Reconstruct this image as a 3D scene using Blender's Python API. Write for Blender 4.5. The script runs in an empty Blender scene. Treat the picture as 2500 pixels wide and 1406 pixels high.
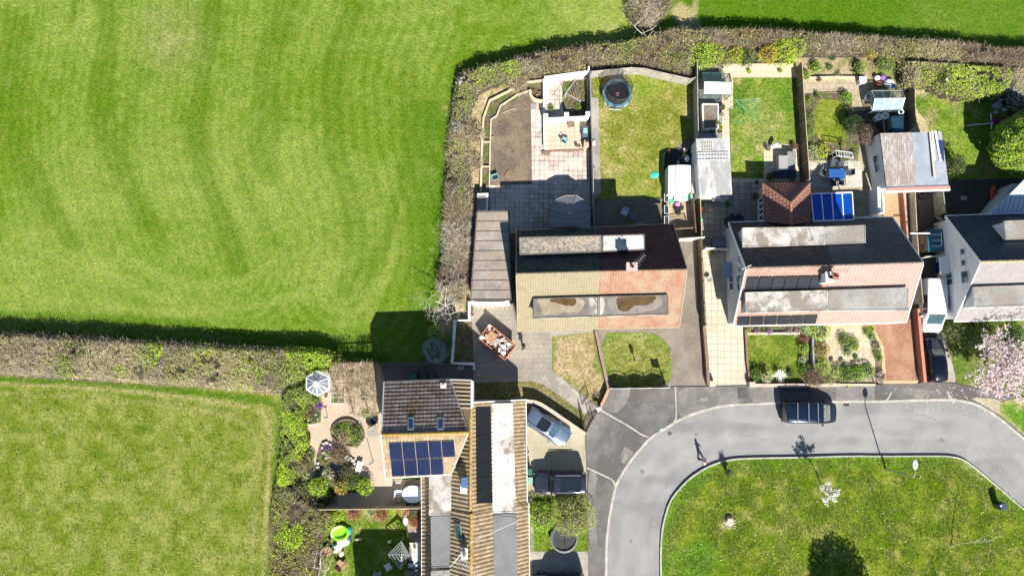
import bpy, math, random
import numpy as np
from mathutils import Vector
R = math.radians
random.seed(7); RNG = np.random.default_rng(7)
S = bpy.context.scene; C = S.collection
# ---------------------------------------------------------------- camera, sky, sun, exposure
H = 75.0; FPX = 1950.0; CX, CY = 1250.0, 703.0; PITCH = math.atan(172 / FPX)
cam = bpy.data.cameras.new('camera'); cam.sensor_width = 36; cam.lens = FPX / 2500 * 36
cam.clip_start = 1; cam.clip_end = 3000
camo = bpy.data.objects.new('camera', cam); C.objects.link(camo)
camo.location = (0, 0, H); camo.rotation_euler = (PITCH, 0, 0); S.camera = camo
SUN_EL, SUN_AZ = 42.2, 15.5          # degrees above the horizon; shadows run this far west of north
sd = Vector((math.sin(R(SUN_AZ)) * math.cos(R(SUN_EL)), -math.cos(R(SUN_AZ)) * math.cos(R(SUN_EL)), math.sin(R(SUN_EL))))
w = bpy.data.worlds.new('World'); S.world = w; w.use_nodes = True
nt = w.node_tree; bg = nt.nodes['Background']; bg.inputs[1].default_value = 0.06
sky = nt.nodes.new('ShaderNodeTexSky'); sky.sky_type = 'NISHITA'; sky.sun_disc = False
sky.sun_elevation = R(SUN_EL); sky.sun_rotation = R(180 - SUN_AZ); sky.air_density = 1.1; sky.dust_density = 0.0; sky.ozone_density = 2.5
nt.links.new(sky.outputs[0], bg.inputs[0])
L = bpy.data.lights.new('sun', 'SUN'); L.energy = 5.0; L.angle = R(0.5); L.color = (1, 0.95, 0.86)
lo = bpy.data.objects.new('sun', L); C.objects.link(lo); lo.rotation_euler = sd.to_track_quat('Z', 'Y').to_euler()
S.view_settings.view_transform = 'Standard'; S.view_settings.look = 'None'; S.view_settings.gamma = 1
S.view_settings.exposure = 0.86
# ---------------------------------------------------------------- from the survey photo to metres
cp, sp = math.cos(PITCH), math.sin(PITCH)
def ray(px, py):
    dx = (px - CX) / FPX; dy = -(py - CY) / FPX
    return Vector((dx, dy * cp + sp, dy * sp - cp))
def W(px, py, z=0.0):
    d = ray(px, py); t = (z - H) / d.z
    return Vector((d.x * t, d.y * t, z))
def hit(px, py, P0, N):
    d = ray(px, py); o = Vector((0, 0, H)); t = (P0 - o).dot(N) / d.dot(N)
    return o + d * t
def Ws(pts, z=0.0): return [W(a, b, z) for a, b in pts]
# ---------------------------------------------------------------- materials
MT = {}
def _new(name):
    m = bpy.data.materials.new(name); m.use_nodes = True; n = m.node_tree
    return m, n, n.nodes['Principled BSDF']
def _pos(n, scale=(1, 1, 1), rot=0.0):
    g = n.nodes.new('ShaderNodeNewGeometry'); mp = n.nodes.new('ShaderNodeMapping')
    mp.inputs['Scale'].default_value = scale; mp.inputs['Rotation'].default_value = (0, 0, rot)
    n.links.new(g.outputs['Position'], mp.inputs[0]); return mp.outputs[0]
def _noise(n, vec, scale, detail=4, rough=.6):
    t = n.nodes.new('ShaderNodeTexNoise'); t.inputs['Scale'].default_value = scale
    t.inputs['Detail'].default_value = detail; t.inputs['Roughness'].default_value = rough
    n.links.new(vec, t.inputs['Vector']); return t.outputs[0]
def _ramp(n, fac, stops):
    r = n.nodes.new('ShaderNodeValToRGB'); e = r.color_ramp.elements
    while len(e) < len(stops): e.new(0.5)
    for i, (p, c) in enumerate(stops):
        e[i].position = p; e[i].color = (*c, 1)
    n.links.new(fac, r.inputs[0]); return r.outputs[0]
def _mix(n, a, b, fac, mode='MIX'):
    m = n.nodes.new('ShaderNodeMix'); m.data_type = 'RGBA'; m.blend_type = mode
    for sock, v in ((m.inputs[0], fac), (m.inputs[6], a), (m.inputs[7], b)):
        if hasattr(v, 'is_linked'): n.links.new(v, sock)
        else: sock.default_value = v if isinstance(v, float) else (*v, 1)
    return m.outputs[2]
def _bump(n, h, bsdf, dist, strength=1.0):
    b = n.nodes.new('ShaderNodeBump'); b.inputs['Distance'].default_value = dist; b.inputs['Strength'].default_value = strength
    n.links.new(h, b.inputs['Height']); n.links.new(b.outputs[0], bsdf.inputs['Normal']); return b
def plain(name, c, rough=.6, metal=0.0, var=.12, scale=3.0, bump=0.0, emit=0):
    """one colour with soft weathering"""
    if name in MT: return MT[name]
    m, n, b = _new(name); p = _pos(n)
    f = _noise(n, p, scale, 5)
    lo_ = tuple(x * (1 - var) for x in c); hi = tuple(min(1, x * (1 + var)) for x in c)
    n.links.new(_ramp(n, f, [(.3, lo_), (.7, hi)]), b.inputs['Base Color'])
    b.inputs['Roughness'].default_value = rough; b.inputs['Metallic'].default_value = metal
    if bump: _bump(n, _noise(n, p, scale * 5, 3), b, bump)
    MT[name] = m; return m
def rough_mat(name, stops, scale, big=None, bigscale=.4, fine=30.0, fine_amt=.35, bump=.01, rough=.9, bscale=None, contrast=(.32, .68), rot=0.0, stretch=(1, 1, 1)):
    """noise ramp x large stains x fine grain, with bump"""
    if name in MT: return MT[name]
    m, n, b = _new(name); p = _pos(n, stretch, rot)
    k = len(stops); a, z = contrast
    col = _ramp(n, _noise(n, p, scale, 6, .62), [(a + (z - a) * i / (k - 1), c) for i, c in enumerate(stops)])
    if big:
        f2 = _ramp(n, _noise(n, p, bigscale, 7, .68), [(.47, (0, 0, 0)), (.57, (1, 1, 1))])
        col = _mix(n, col, big, f2)
    g = _ramp(n, _noise(n, p, fine, 2, .5), [(.25, (1 - fine_amt,) * 3), (.75, (1 + fine_amt,) * 3)])
    col = _mix(n, col, g, 1.0, 'MULTIPLY')
    n.links.new(col, b.inputs['Base Color']); b.inputs['Roughness'].default_value = rough
    b.inputs['Specular IOR Level'].default_value = .2
    if bump: _bump(n, _noise(n, p, bscale or fine * .5, 4, .6), b, bump)
    MT[name] = m; return m
def brick_mat(name, c1, c2, mortar, bw, bh, rot=0.0, msize=.012, offset=.5, stain=None, stain_scale=.5, rough=.85, grain=.25, axis=None, stainpos=(.45, .6)):
    if name in MT: return MT[name]
    m, n, b = _new(name)
    if axis is None: p = _pos(n, (1, 1, 1), rot)
    else:                                        # wall: run = x or y, height = z
        g = n.nodes.new('ShaderNodeNewGeometry'); s = n.nodes.new('ShaderNodeSeparateXYZ'); q = n.nodes.new('ShaderNodeCombineXYZ')
        n.links.new(g.outputs['Position'], s.inputs[0]); n.links.new(s.outputs[axis], q.inputs[0]); n.links.new(s.outputs[2], q.inputs[1]); p = q.outputs[0]
    t = n.nodes.new('ShaderNodeTexBrick'); t.offset = offset; t.squash = 1
    t.inputs['Scale'].default_value = 1; t.inputs['Brick Width'].default_value = bw; t.inputs['Row Height'].default_value = bh
    t.inputs['Mortar Size'].default_value = msize; t.inputs['Mortar Smooth'].default_value = .3; t.inputs['Bias'].default_value = 0
    t.inputs['Color1'].default_value = (*c1, 1); t.inputs['Color2'].default_value = (*c2, 1); t.inputs['Mortar'].default_value = (*mortar, 1)
    n.links.new(p, t.inputs['Vector']); col = t.outputs[0]
    p2 = _pos(n)
    if stain: col = _mix(n, col, stain, _ramp(n, _noise(n, p2, stain_scale, 6, .65), [(stainpos[0], (0, 0, 0)), (stainpos[1], (.8,) * 3)]))
    g = _ramp(n, _noise(n, p2, 9, 5, .7), [(.25, (1 - grain,) * 3), (.75, (1 + grain,) * 3)])
    col = _mix(n, col, g, 1.0, 'MULTIPLY')
    n.links.new(col, b.inputs['Base Color']); b.inputs['Roughness'].default_value = rough
    _bump(n, t.outputs[1], b, -.01)
    MT[name] = m; return m
def island_mat(name, stops, rough=.85, pos_stain=None, stain_scale=.8, stainpos=(.5, .6), spec=.3, grain=.25, transl=0.0):
    """each loose piece (tile, leaf) takes its own tint; moss or lichen patches over it"""
    if name in MT: return MT[name]
    m, n, b = _new(name); g = n.nodes.new('ShaderNodeNewGeometry')
    k = len(stops); col = _ramp(n, g.outputs['Random Per Island'], [(i / max(1, k - 1), c) for i, c in enumerate(stops)])
    p = _pos(n)
    if pos_stain: col = _mix(n, col, pos_stain, _ramp(n, _noise(n, p, stain_scale, 7, .7), [(stainpos[0], (0, 0, 0)), (stainpos[1], (1, 1, 1))]))
    gr = _ramp(n, _noise(n, p, 14, 4, .7), [(.25, (1 - grain,) * 3), (.75, (1 + grain,) * 3)])
    col = _mix(n, col, gr, 1.0, 'MULTIPLY')
    n.links.new(col, b.inputs['Base Color']); b.inputs['Roughness'].default_value = rough; b.inputs['Specular IOR Level'].default_value = spec
    MT[name] = m; return m
def leaf_mat(name='foliage', transl=.25):
    """colour from each leaf's own attribute, varied leaf by leaf"""
    if name in MT: return MT[name]
    m, n, b = _new(name); a = n.nodes.new('ShaderNodeAttribute'); a.attribute_name = 'Col'
    g = n.nodes.new('ShaderNodeNewGeometry')
    v = _ramp(n, g.outputs['Random Per Island'], [(0, (.62,) * 3), (1, (1.38,) * 3)])
    col = _mix(n, a.outputs[0], v, 1.0, 'MULTIPLY')
    n.links.new(col, b.inputs['Base Color']); b.inputs['Roughness'].default_value = .75; b.inputs['Specular IOR Level'].default_value = .25
    t = n.nodes.new('ShaderNodeBsdfTranslucent'); n.links.new(col, t.inputs[0])
    mx = n.nodes.new('ShaderNodeMixShader'); mx.inputs[0].default_value = transl
    n.links.new(b.outputs[0], mx.inputs[1]); n.links.new(t.outputs[0], mx.inputs[2])
    n.links.new(mx.outputs[0], n.nodes['Material Output'].inputs[0])
    MT[name] = m; return m
def glass_mat(name, tint=(.05, .07, .08), alpha=.35, rough=.05):
    if name in MT: return MT[name]
    m, n, b = _new(name); b.inputs['Base Color'].default_value = (*tint, 1); b.inputs['Roughness'].default_value = rough
    tr = n.nodes.new('ShaderNodeBsdfTransparent'); mx = n.nodes.new('ShaderNodeMixShader'); mx.inputs[0].default_value = 1 - alpha
    n.links.new(b.outputs[0], mx.inputs[1]); n.links.new(tr.outputs[0], mx.inputs[2])
    n.links.new(mx.outputs[0], n.nodes['Material Output'].inputs[0]); MT[name] = m; return m
# ---------------------------------------------------------------- mesh builder
ORG = {}
class M:
    def __init__(s): s.v = []; s.f = []
    def add(s, vs, fs):
        o = len(s.v); s.v += [tuple(p) for p in vs]; s.f += [tuple(i + o for i in f) for f in fs]; return s
    def prism(s, pts, z0, z1):
        n = len(pts); z0s = z0 if hasattr(z0, '__len__') else [z0] * n; z1s = z1 if hasattr(z1, '__len__') else [z1] * n
        a = sum(pts[i][0] * pts[(i + 1) % n][1] - pts[(i + 1) % n][0] * pts[i][1] for i in range(n))
        if a < 0: pts = pts[::-1]; z0s = z0s[::-1]; z1s = z1s[::-1]
        vs = [(p[0], p[1], z) for p, z in zip(pts, z0s)] + [(p[0], p[1], z) for p, z in zip(pts, z1s)]
        fs = [tuple(range(n - 1, -1, -1)), tuple(range(n, 2 * n))] + [(i, (i + 1) % n, (i + 1) % n + n, i + n) for i in range(n)]
        return s.add(vs, fs)
    def box(s, c, size, rz=0.0, rx=0.0):
        hx, hy, hz = size[0] / 2, size[1] / 2, size[2] / 2; vs = []
        for dz in (-hz, hz):
            for dx, dy in ((-hx, -hy), (hx, -hy), (hx, hy), (-hx, hy)):
                y = dy * math.cos(rx) - dz * math.sin(rx); z = dy * math.sin(rx) + dz * math.cos(rx)
                vs.append((c[0] + dx * math.cos(rz) - y * math.sin(rz), c[1] + dx * math.sin(rz) + y * math.cos(rz), c[2] + z))
        return s.add(vs, [(3, 2, 1, 0), (4, 5, 6, 7), (0, 1, 5, 4), (1, 2, 6, 5), (2, 3, 7, 6), (3, 0, 4, 7)])
    def bar(s, a, b, w_, h_=None):
        """square bar between two points"""
        a = Vector(a); b = Vector(b); h_ = h_ or w_; d = (b - a).normalized()
        u = d.cross(Vector((0, 0, 1))); u = u.normalized() if u.length > 1e-4 else Vector((1, 0, 0)); v = u.cross(d).normalized()
        vs = [p + u * x * w_ / 2 + v * y * h_ / 2 for p in (a, b) for x, y in ((-1, -1), (1, -1), (1, 1), (-1, 1))]
        return s.add(vs, [(0, 1, 2, 3), (7, 6, 5, 4), (1, 0, 4, 5), (2, 1, 5, 6), (3, 2, 6, 7), (0, 3, 7, 4)])
    def tube(s, pts, r, n=6, cap=True):
        pts = [Vector(p) for p in pts]; rs = r if hasattr(r, '__len__') else [r] * len(pts); vs = []; m = len(pts)
        for i, p in enumerate(pts):
            d = (pts[min(i + 1, m - 1)] - pts[max(i - 1, 0)]).normalized()
            u = d.cross(Vector((0, 0, 1))); u = u.normalized() if u.length > 1e-3 else Vector((1, 0, 0)); v = u.cross(d)
            vs += [p + (u * math.cos(6.2832 * k / n) + v * math.sin(6.2832 * k / n)) * rs[i] for k in range(n)]
        fs = [(i * n + k, i * n + (k + 1) % n, (i + 1) * n + (k + 1) % n, (i + 1) * n + k) for i in range(m - 1) for k in range(n)]
        if cap: fs += [tuple(range(n - 1, -1, -1)), tuple(range((m - 1) * n, m * n))]
        return s.add(vs, fs)
    def lathe(s, c, prof, n=16, close=True):
        vs = [(c[0] + r * math.cos(6.2832 * k / n), c[1] + r * math.sin(6.2832 * k / n), c[2] + z) for r, z in prof for k in range(n)]
        fs = [(i * n + k, i * n + (k + 1) % n, (i + 1) * n + (k + 1) % n, (i + 1) * n + k) for i in range(len(prof) - 1) for k in range(n)]
        if close: fs.append(tuple(range((len(prof) - 1) * n, len(prof) * n)))
        return s.add(vs, fs)
    def ball(s, c, r, n=12, noise=0.0):
        r = r if hasattr(r, '__len__') else (r, r, r); prof = []; vs = []; m = n // 2
        for i in range(m + 1):
            a = math.pi * i / m
            for k in range(n):
                q = 1 + noise * random.uniform(-1, 1)
                vs.append((c[0] + r[0] * math.sin(a) * math.cos(6.2832 * k / n) * q, c[1] + r[1] * math.sin(a) * math.sin(6.2832 * k / n) * q, c[2] - r[2] * math.cos(a)))
        fs = [(i * n + k, i * n + (k + 1) % n, (i + 1) * n + (k + 1) % n, (i + 1) * n + k) for i in range(m) for k in range(n)]
        return s.add(vs, fs)
    def slab(s, q, t):
        """four or more 3D corners given thickness t downward along their normal"""
        q = [Vector(p) for p in q]; nrm = (q[1] - q[0]).cross(q[2] - q[0]).normalized()
        if nrm.z < 0: q = q[::-1]; nrm = -nrm
        n = len(q); vs = [p - nrm * t for p in q] + q
        return s.add(vs, [tuple(range(n - 1, -1, -1)), tuple(range(n, 2 * n))] + [(i, (i + 1) % n, (i + 1) % n + n, i + n) for i in range(n)])
    def build(s, name, mat, parent=None, smooth=False, label=None, org=None):
        me = bpy.data.meshes.new(name)
        if parent is not None: o0 = ORG[parent.name]
        elif org is not None: o0 = Vector(org)
        else:
            a = np.array(s.v); o0 = Vector(((a[:, 0].min() + a[:, 0].max()) / 2, (a[:, 1].min() + a[:, 1].max()) / 2, a[:, 2].min()))
        me.from_pydata([(x - o0.x, y - o0.y, z - o0.z) for x, y, z in s.v], [], s.f)
        if mat: me.materials.append(mat)
        if smooth: me.polygons.foreach_set('use_smooth', [True] * len(me.polygons))
        o = bpy.data.objects.new(name, me); C.objects.link(o)
        if parent is not None: o.parent = parent
        else: o.location = o0
        ORG[o.name] = o0
        if label: o['label'] = label
        return o
def tag(o, label, cat, group=None):
    o['label'] = label; o['category'] = cat
    if group: o['group'] = group
    return o
def struct(o, kind='structure'): o['kind'] = kind; return o
def thing(name, loc, label, cat, group=None):
    o = bpy.data.objects.new(name, None); C.objects.link(o); o.location = loc; o.empty_display_size = .3
    ORG[o.name] = Vector(loc); return tag(o, label, cat, group)
def kids(o): return list(o.children)
def dup(root, loc, rz=None, label=None, group=None, scale=None):
    def cp_(o, par):
        c = o.copy(); C.objects.link(c)
        if par is not None: c.parent = par
        for ch in kids(o): cp_(ch, c)
        return c
    r = cp_(root, None); r.location = loc
    if rz is not None: r.rotation_euler = (0, 0, rz)
    if scale: r.scale = (scale,) * 3
    if label: r['label'] = label
    if group: r['group'] = group
    return r
def npmesh(name, V, F, mat, parent=None, col=None, org=None, smooth=False):
    """fast mesh from arrays; F is (n,3) or (n,4)"""
    V = np.asarray(V, dtype=np.float32); F = np.asarray(F, dtype=np.int32); k = F.shape[1]
    o0 = ORG[parent.name] if parent is not None else Vector(org if org is not None else (0, 0, 0))
    V = V - np.array(o0, dtype=np.float32)
    me = bpy.data.meshes.new(name); me.vertices.add(len(V)); me.vertices.foreach_set('co', V.ravel())
    me.loops.add(F.size); me.loops.foreach_set('vertex_index', F.ravel()); me.polygons.add(len(F))
    me.polygons.foreach_set('loop_start', np.arange(0, F.size, k, dtype=np.int32))
    me.update(calc_edges=True)
    if smooth: me.polygons.foreach_set('use_smooth', [True] * len(F))
    if col is not None:
        a = me.color_attributes.new('Col', 'FLOAT_COLOR', 'POINT')
        a.data.foreach_set('color', np.concatenate([col, np.ones((len(col), 1))], 1).astype(np.float32).ravel())
    me.materials.append(mat); o = bpy.data.objects.new(name, me); C.objects.link(o)
    if parent is not None: o.parent = parent
    else: o.location = o0
    ORG[o.name] = o0; return o
def sheet(name, pts, z, mat, thick=0.0, px=True, org=None):
    """flat ground layer; with thick it has real edges"""
    q = Ws(pts, z) if px else pts; m = M()
    if thick: m.prism([(p[0], p[1]) for p in q], z - thick, z)
    else:
        a = sum(q[i][0] * q[(i + 1) % len(q)][1] - q[(i + 1) % len(q)][0] * q[i][1] for i in range(len(q)))
        if a < 0: q = q[::-1]
        m.add([(p[0], p[1], z) for p in q], [tuple(range(len(q)))])
    return struct(m.build(name, mat))
def smooth_path(pts, it=2, closed=False):
    """Chaikin corner cutting"""
    for _ in range(it):
        out = [] if closed else [pts[0]]; n = len(pts)
        for i in range(n if closed else n - 1):
            a, b = pts[i], pts[(i + 1) % n]
            out += [(a[0] * .75 + b[0] * .25, a[1] * .75 + b[1] * .25), (a[0] * .25 + b[0] * .75, a[1] * .25 + b[1] * .75)]
        if not closed: out.append(pts[-1])
        pts = out
    return pts
def offset_path(P, d):
    out = []; n = len(P)
    for i in range(n):
        a = P[max(i - 1, 0)]; b = P[min(i + 1, n - 1)]; dx, dy = b[0] - a[0], b[1] - a[1]; l = math.hypot(dx, dy) or 1
        out.append((P[i][0] - dy / l * d, P[i][1] + dx / l * d))
    return out
def ribbon(m, P, w_, z0, z1):
    """raised strip of width w_ centred on the 2D world path P"""
    A = offset_path(P, w_ / 2); B = offset_path(P, -w_ / 2); n = len(P); vs = []
    z1s = z1 if hasattr(z1, '__len__') else [z1] * n
    for i in range(n): vs += [(*A[i], z0), (*B[i], z0), (*B[i], z1s[i]), (*A[i], z1s[i])]
    fs = []
    for i in range(n - 1):
        a, b = 4 * i, 4 * i + 4
        fs += [(a + 3, a + 2, b + 2, b + 3), (a, a + 3, b + 3, b), (a + 2, a + 1, b + 1, b + 2), (a + 1, a, b, b + 1)]
    fs += [(0, 1, 2, 3), (4 * n - 1, 4 * n - 2, 4 * n - 3, 4 * n - 4)]
    return m.add(vs, fs)
def P2(pts, z=0.0): return [(p.x, p.y) for p in Ws(pts, z)]
# value noise on arrays, for colours and uneven outlines
_T = RNG.random((64, 64))
def vnoise(x, y, s=1.0, oct_=3):
    o = 0; a = 1; t = 0
    for k in range(oct_):
        X = np.asarray(x) * s * 2 ** k + 17.3 * k; Y = np.asarray(y) * s * 2 ** k + 5.1 * k
        xi = np.floor(X).astype(int); yi = np.floor(Y).astype(int); fx = X - xi; fy = Y - yi; fx = fx * fx * (3 - 2 * fx); fy = fy * fy * (3 - 2 * fy)
        g = lambda i, j: _T[(xi + i) % 64, (yi + j) % 64]
        o = o + a * ((g(0, 0) * (1 - fx) + g(1, 0) * fx) * (1 - fy) + (g(0, 1) * (1 - fx) + g(1, 1) * fx) * fy); t += a; a *= .5
    return o / t
def inside(x, y, poly):
    x = np.asarray(x); y = np.asarray(y); c = np.zeros(x.shape, bool); n = len(poly)
    for i in range(n):
        x0, y0 = poly[i][0], poly[i][1]; x1, y1 = poly[(i + 1) % n][0], poly[(i + 1) % n][1]
        if y0 == y1: continue
        k = ((y0 > y) != (y1 > y)) & (x < (x1 - x0) * (y - y0) / (y1 - y0) + x0); c ^= k
    return c
def edge_dist(x, y, poly, closed=True):
    d = np.full(np.shape(x), 1e9); n = len(poly)
    for i in range(n if closed else n - 1):
        ax, ay = poly[i][:2]; bx, by = poly[(i + 1) % n][:2]; dx, dy = bx - ax, by - ay; l = dx * dx + dy * dy or 1e-9
        t = np.clip(((x - ax) * dx + (y - ay) * dy) / l, 0, 1); d = np.minimum(d, np.hypot(x - ax - t * dx, y - ay - t * dy))
    return d
# ================================================================ GROUND
def px_of(x, y, z=0.0):
    """picture coordinates of ground points, used to look up where the mown bands and worn tracks run"""
    yy = y; zz = z - H
    yc = yy * cp + zz * sp; zc = -yy * sp + zz * cp
    return CX + FPX * x / -zc, CY - FPX * yc / -zc
def grass_material(name, fine=1.0, bump=.06, bs=7.0):
    m, n, b = _new(name); a = n.nodes.new('ShaderNodeAttribute'); a.attribute_name = 'Col'; p = _pos(n)
    c = _mix(n, a.outputs[0], _ramp(n, _noise(n, p, 4.2, 7, .85), [(.36, (1 - .62 * fine, 1 - .52 * fine, 1 - .65 * fine)), (.64, (1 + .66 * fine, 1 + .48 * fine, 1 + .7 * fine))]), 1.0, 'MULTIPLY')
    c = _mix(n, c, _ramp(n, _noise(n, p, 1.6, 4, .7), [(.35, (.82, .88, .8)), (.65, (1.2, 1.1, 1.1))]), 1.0, 'MULTIPLY')
    n.links.new(c, b.inputs['Base Color']); b.inputs['Roughness'].default_value = .9; b.inputs['Specular IOR Level'].default_value = 0
    _bump(n, _noise(n, p, bs, 5, .7), b, bump); MT[name] = m; return m
G_FIELD = grass_material('field_grass', .9, .10, 7.0); G_LAWN = grass_material('lawn_grass', 1.15, .10, 6.0)
def lerpc(c0, c1, t): return c0 * (1 - t[:, None]) + c1 * t[:, None]
gx = np.concatenate([[-900, -400, -200, -110, -70], np.arange(-53, 53.01, .25), [70, 110, 200, 400, 900]])
gy = np.concatenate([[-900, -400, -150, -60, -35], np.arange(-22.5, 37.01, .25), [50, 80, 150, 400, 900]])
X, Y = np.meshgrid(gx, gy); x = X.ravel(); y = Y.ravel(); qx, qy = px_of(x, y)
green = np.array([.105, .196, .013]); light = np.array([.232, .302, .066]); dark = np.array([.070, .150, .006]); lush = np.array([.055, .145, .006]); straw = np.array([.42, .36, .19])
base = lerpc(green, light, np.clip((vnoise(x, y, .12, 4) - .3) * 1.5 + (vnoise(x + 5, y, 1.1, 3) - .5) * .9, 0, 1))
bands = [([(600, 0), (590, 350), (560, 560), (600, 750), (650, 900), (730, 1060), (830, 1260)], 62, .9),
         ([(1180, 0), (1165, 250), (1110, 500), (1080, 700), (1110, 900), (1170, 1060), (1260, 1300), (1330, 1500)], 62, 1.0),
         ([(1600, -50), (1560, 150), (1470, 350), (1480, 520), (1510, 650), (1440, 760), (1480, 950)], 85, .8),
         ([(1950, 50), (1880, 250), (1830, 450), (1850, 700), (1850, 850), (1930, 1050), (1990, 1400), (1900, 1600)], 75, .75),
         ([(100, 150), (60, 500), (70, 750), (160, 950), (260, 1150), (420, 1330)], 80, .85), ([(2260, 300), (2270, 640), (2240, 1000), (2190, 1260), (2000, 1560)], 45, .75),
         ([(420, -20), (400, 110)], 20, .9), ([(960, 300), (800, 420), (700, 640), (740, 900)], 40, .45), ([(1320, 900), (1400, 1150), (1580, 1400)], 34, .6)]
mow = np.zeros(len(x)); zf = .441
for pts, wd, amt in bands:
    pth = smooth_path([(a * zf, b * zf) for a, b in pts], 2)
    d = edge_dist(qx, qy, pth, False); wob = (vnoise(x, y, .35, 3) - .5) * 26
    mow = np.maximum(mow, amt * np.clip((wd * zf * .9 + 11 + wob * .8 - d) / 18, 0, 1))
base = lerpc(base, dark, mow * .62)
d2 = edge_dist(qx, qy, smooth_path([(a * zf, b * zf) for a, b in bands[1][0]], 2), False); fine_ = .5 + .5 * np.sin(d2 * .27 + vnoise(x, y, .4, 2) * 3); d3 = edge_dist(qx, qy, smooth_path([(a * zf, b * zf) for a, b in bands[3][0]], 2), False); fine3 = .5 + .5 * np.sin(d3 * .21 + vnoise(x, y, .3, 2) * 2.5); base = lerpc(base, light, .26 * np.where(d2 < d3, fine_, fine3) * (1 - .5 * mow) * (qx < 1120) * (.5 + vnoise(x + 9, y, .25, 3))); base = lerpc(base, dark, .16 * np.where(d2 < d3, 1 - fine_, 1 - fine3) ** 3 * (qx < 1120))
# turning arcs of the mower near the bottom of the big field, paler
for pts in ([(230, 740), (420, 768), (620, 752), (760, 706), (860, 640)], [(330, 640), (450, 700), (600, 690), (690, 620)], [(830, 790), (900, 740), (960, 640), (985, 500)], [(140, 420), (200, 600), (300, 700), (420, 735)]):
    d = edge_dist(qx, qy, smooth_path(pts, 2), False); base = lerpc(base, light, .42 * np.clip((15 - d) / 9, 0, 1))
drk = np.clip((qx - 960) / 90, 0, 1) * (qy > 250); base = lerpc(base, lush, .6 * drk)
pale = np.clip(1 - np.hypot((qx - 420) / 120, (qy - 90) / 130), 0, 1) * vnoise(x, y, 1.2, 3); base = lerpc(base, straw, np.clip(pale * .6, 0, .35))
tf = np.clip((vnoise(x + 40, y, .9, 4) - .6) * 4, 0, 1); base = lerpc(base, np.array([.26, .30, .08]), .3 * tf)
# top-right field: greener
tr = (qx > 1640) & (qy < 200); base[tr] = base[tr] * .35 + lush * .65
# south-west field: yellower, tufty, with worn tracks along its edge
sw = (qx < 720) & (qy > 905 + np.clip(qx, 0, 800) * .06)
swc = lerpc(np.array([.128, .185, .016]), np.array([.24, .28, .07]), np.clip((vnoise(x, y, 1.1, 4) - .3) * 2.0, 0, 1))
base[sw] = swc[sw]
for pts, wd, cc, am in (([(0, 935), (300, 950), (560, 985), (640, 1000), (662, 1050), (652, 1200), (644, 1420)], 7, straw, .6), ([(0, 960), (300, 975), (540, 1010), (610, 1040), (640, 1100), (620, 1250), (615, 1420)], 6, straw, .3),
                        ([(0, 925), (300, 938), (600, 972), (690, 985), (680, 1100), (665, 1250), (655, 1420)], 10, lush, .85), ([(235, 1110), (262, 1110)], 10, lush, .5), ([(335, 1047), (368, 1052)], 12, lush, .55), ([(0, 948), (300, 962), (560, 1000)], 5, lush, .6)):
    d = edge_dist(qx, qy, smooth_path(pts, 2), False) + (vnoise(x, y, 1.5, 2) - .5) * 8; t = am * np.clip((wd - d) / 6, 0, 1) * sw; base = lerpc(base, cc, t)
# bare soil and short grass under the hedge bottoms and between gardens
for pts, wd, cc, am in (([(0, 765), (430, 790), (800, 850), (940, 870)], 16, lush, .6), ([(1660, 30), (1690, 70)], 26, straw, .8), ([(1700, 0), (1690, 50)], 10, straw, .7), ([(1470, 60), (1495, 70)], 7, straw, .6), ([(1085, 262), (1092, 262)], 5, straw, .9), ([(1050, 612), (1056, 612)], 4, straw, .8)):
    d = edge_dist(qx, qy, pts, False) + (vnoise(x, y, 1.1, 2) - .5) * 10; base = lerpc(base, cc, am * np.clip((wd - d) / 8, 0, 1))
nx, ny = len(gx), len(gy); idx = np.arange(nx * ny).reshape(ny, nx)
F = np.stack([idx[:-1, :-1], idx[:-1, 1:], idx[1:, 1:], idx[1:, :-1]], -1).reshape(-1, 4)
struct(npmesh('ground', np.stack([x, y, np.zeros(len(x))], 1), F, G_FIELD, col=base))
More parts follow.
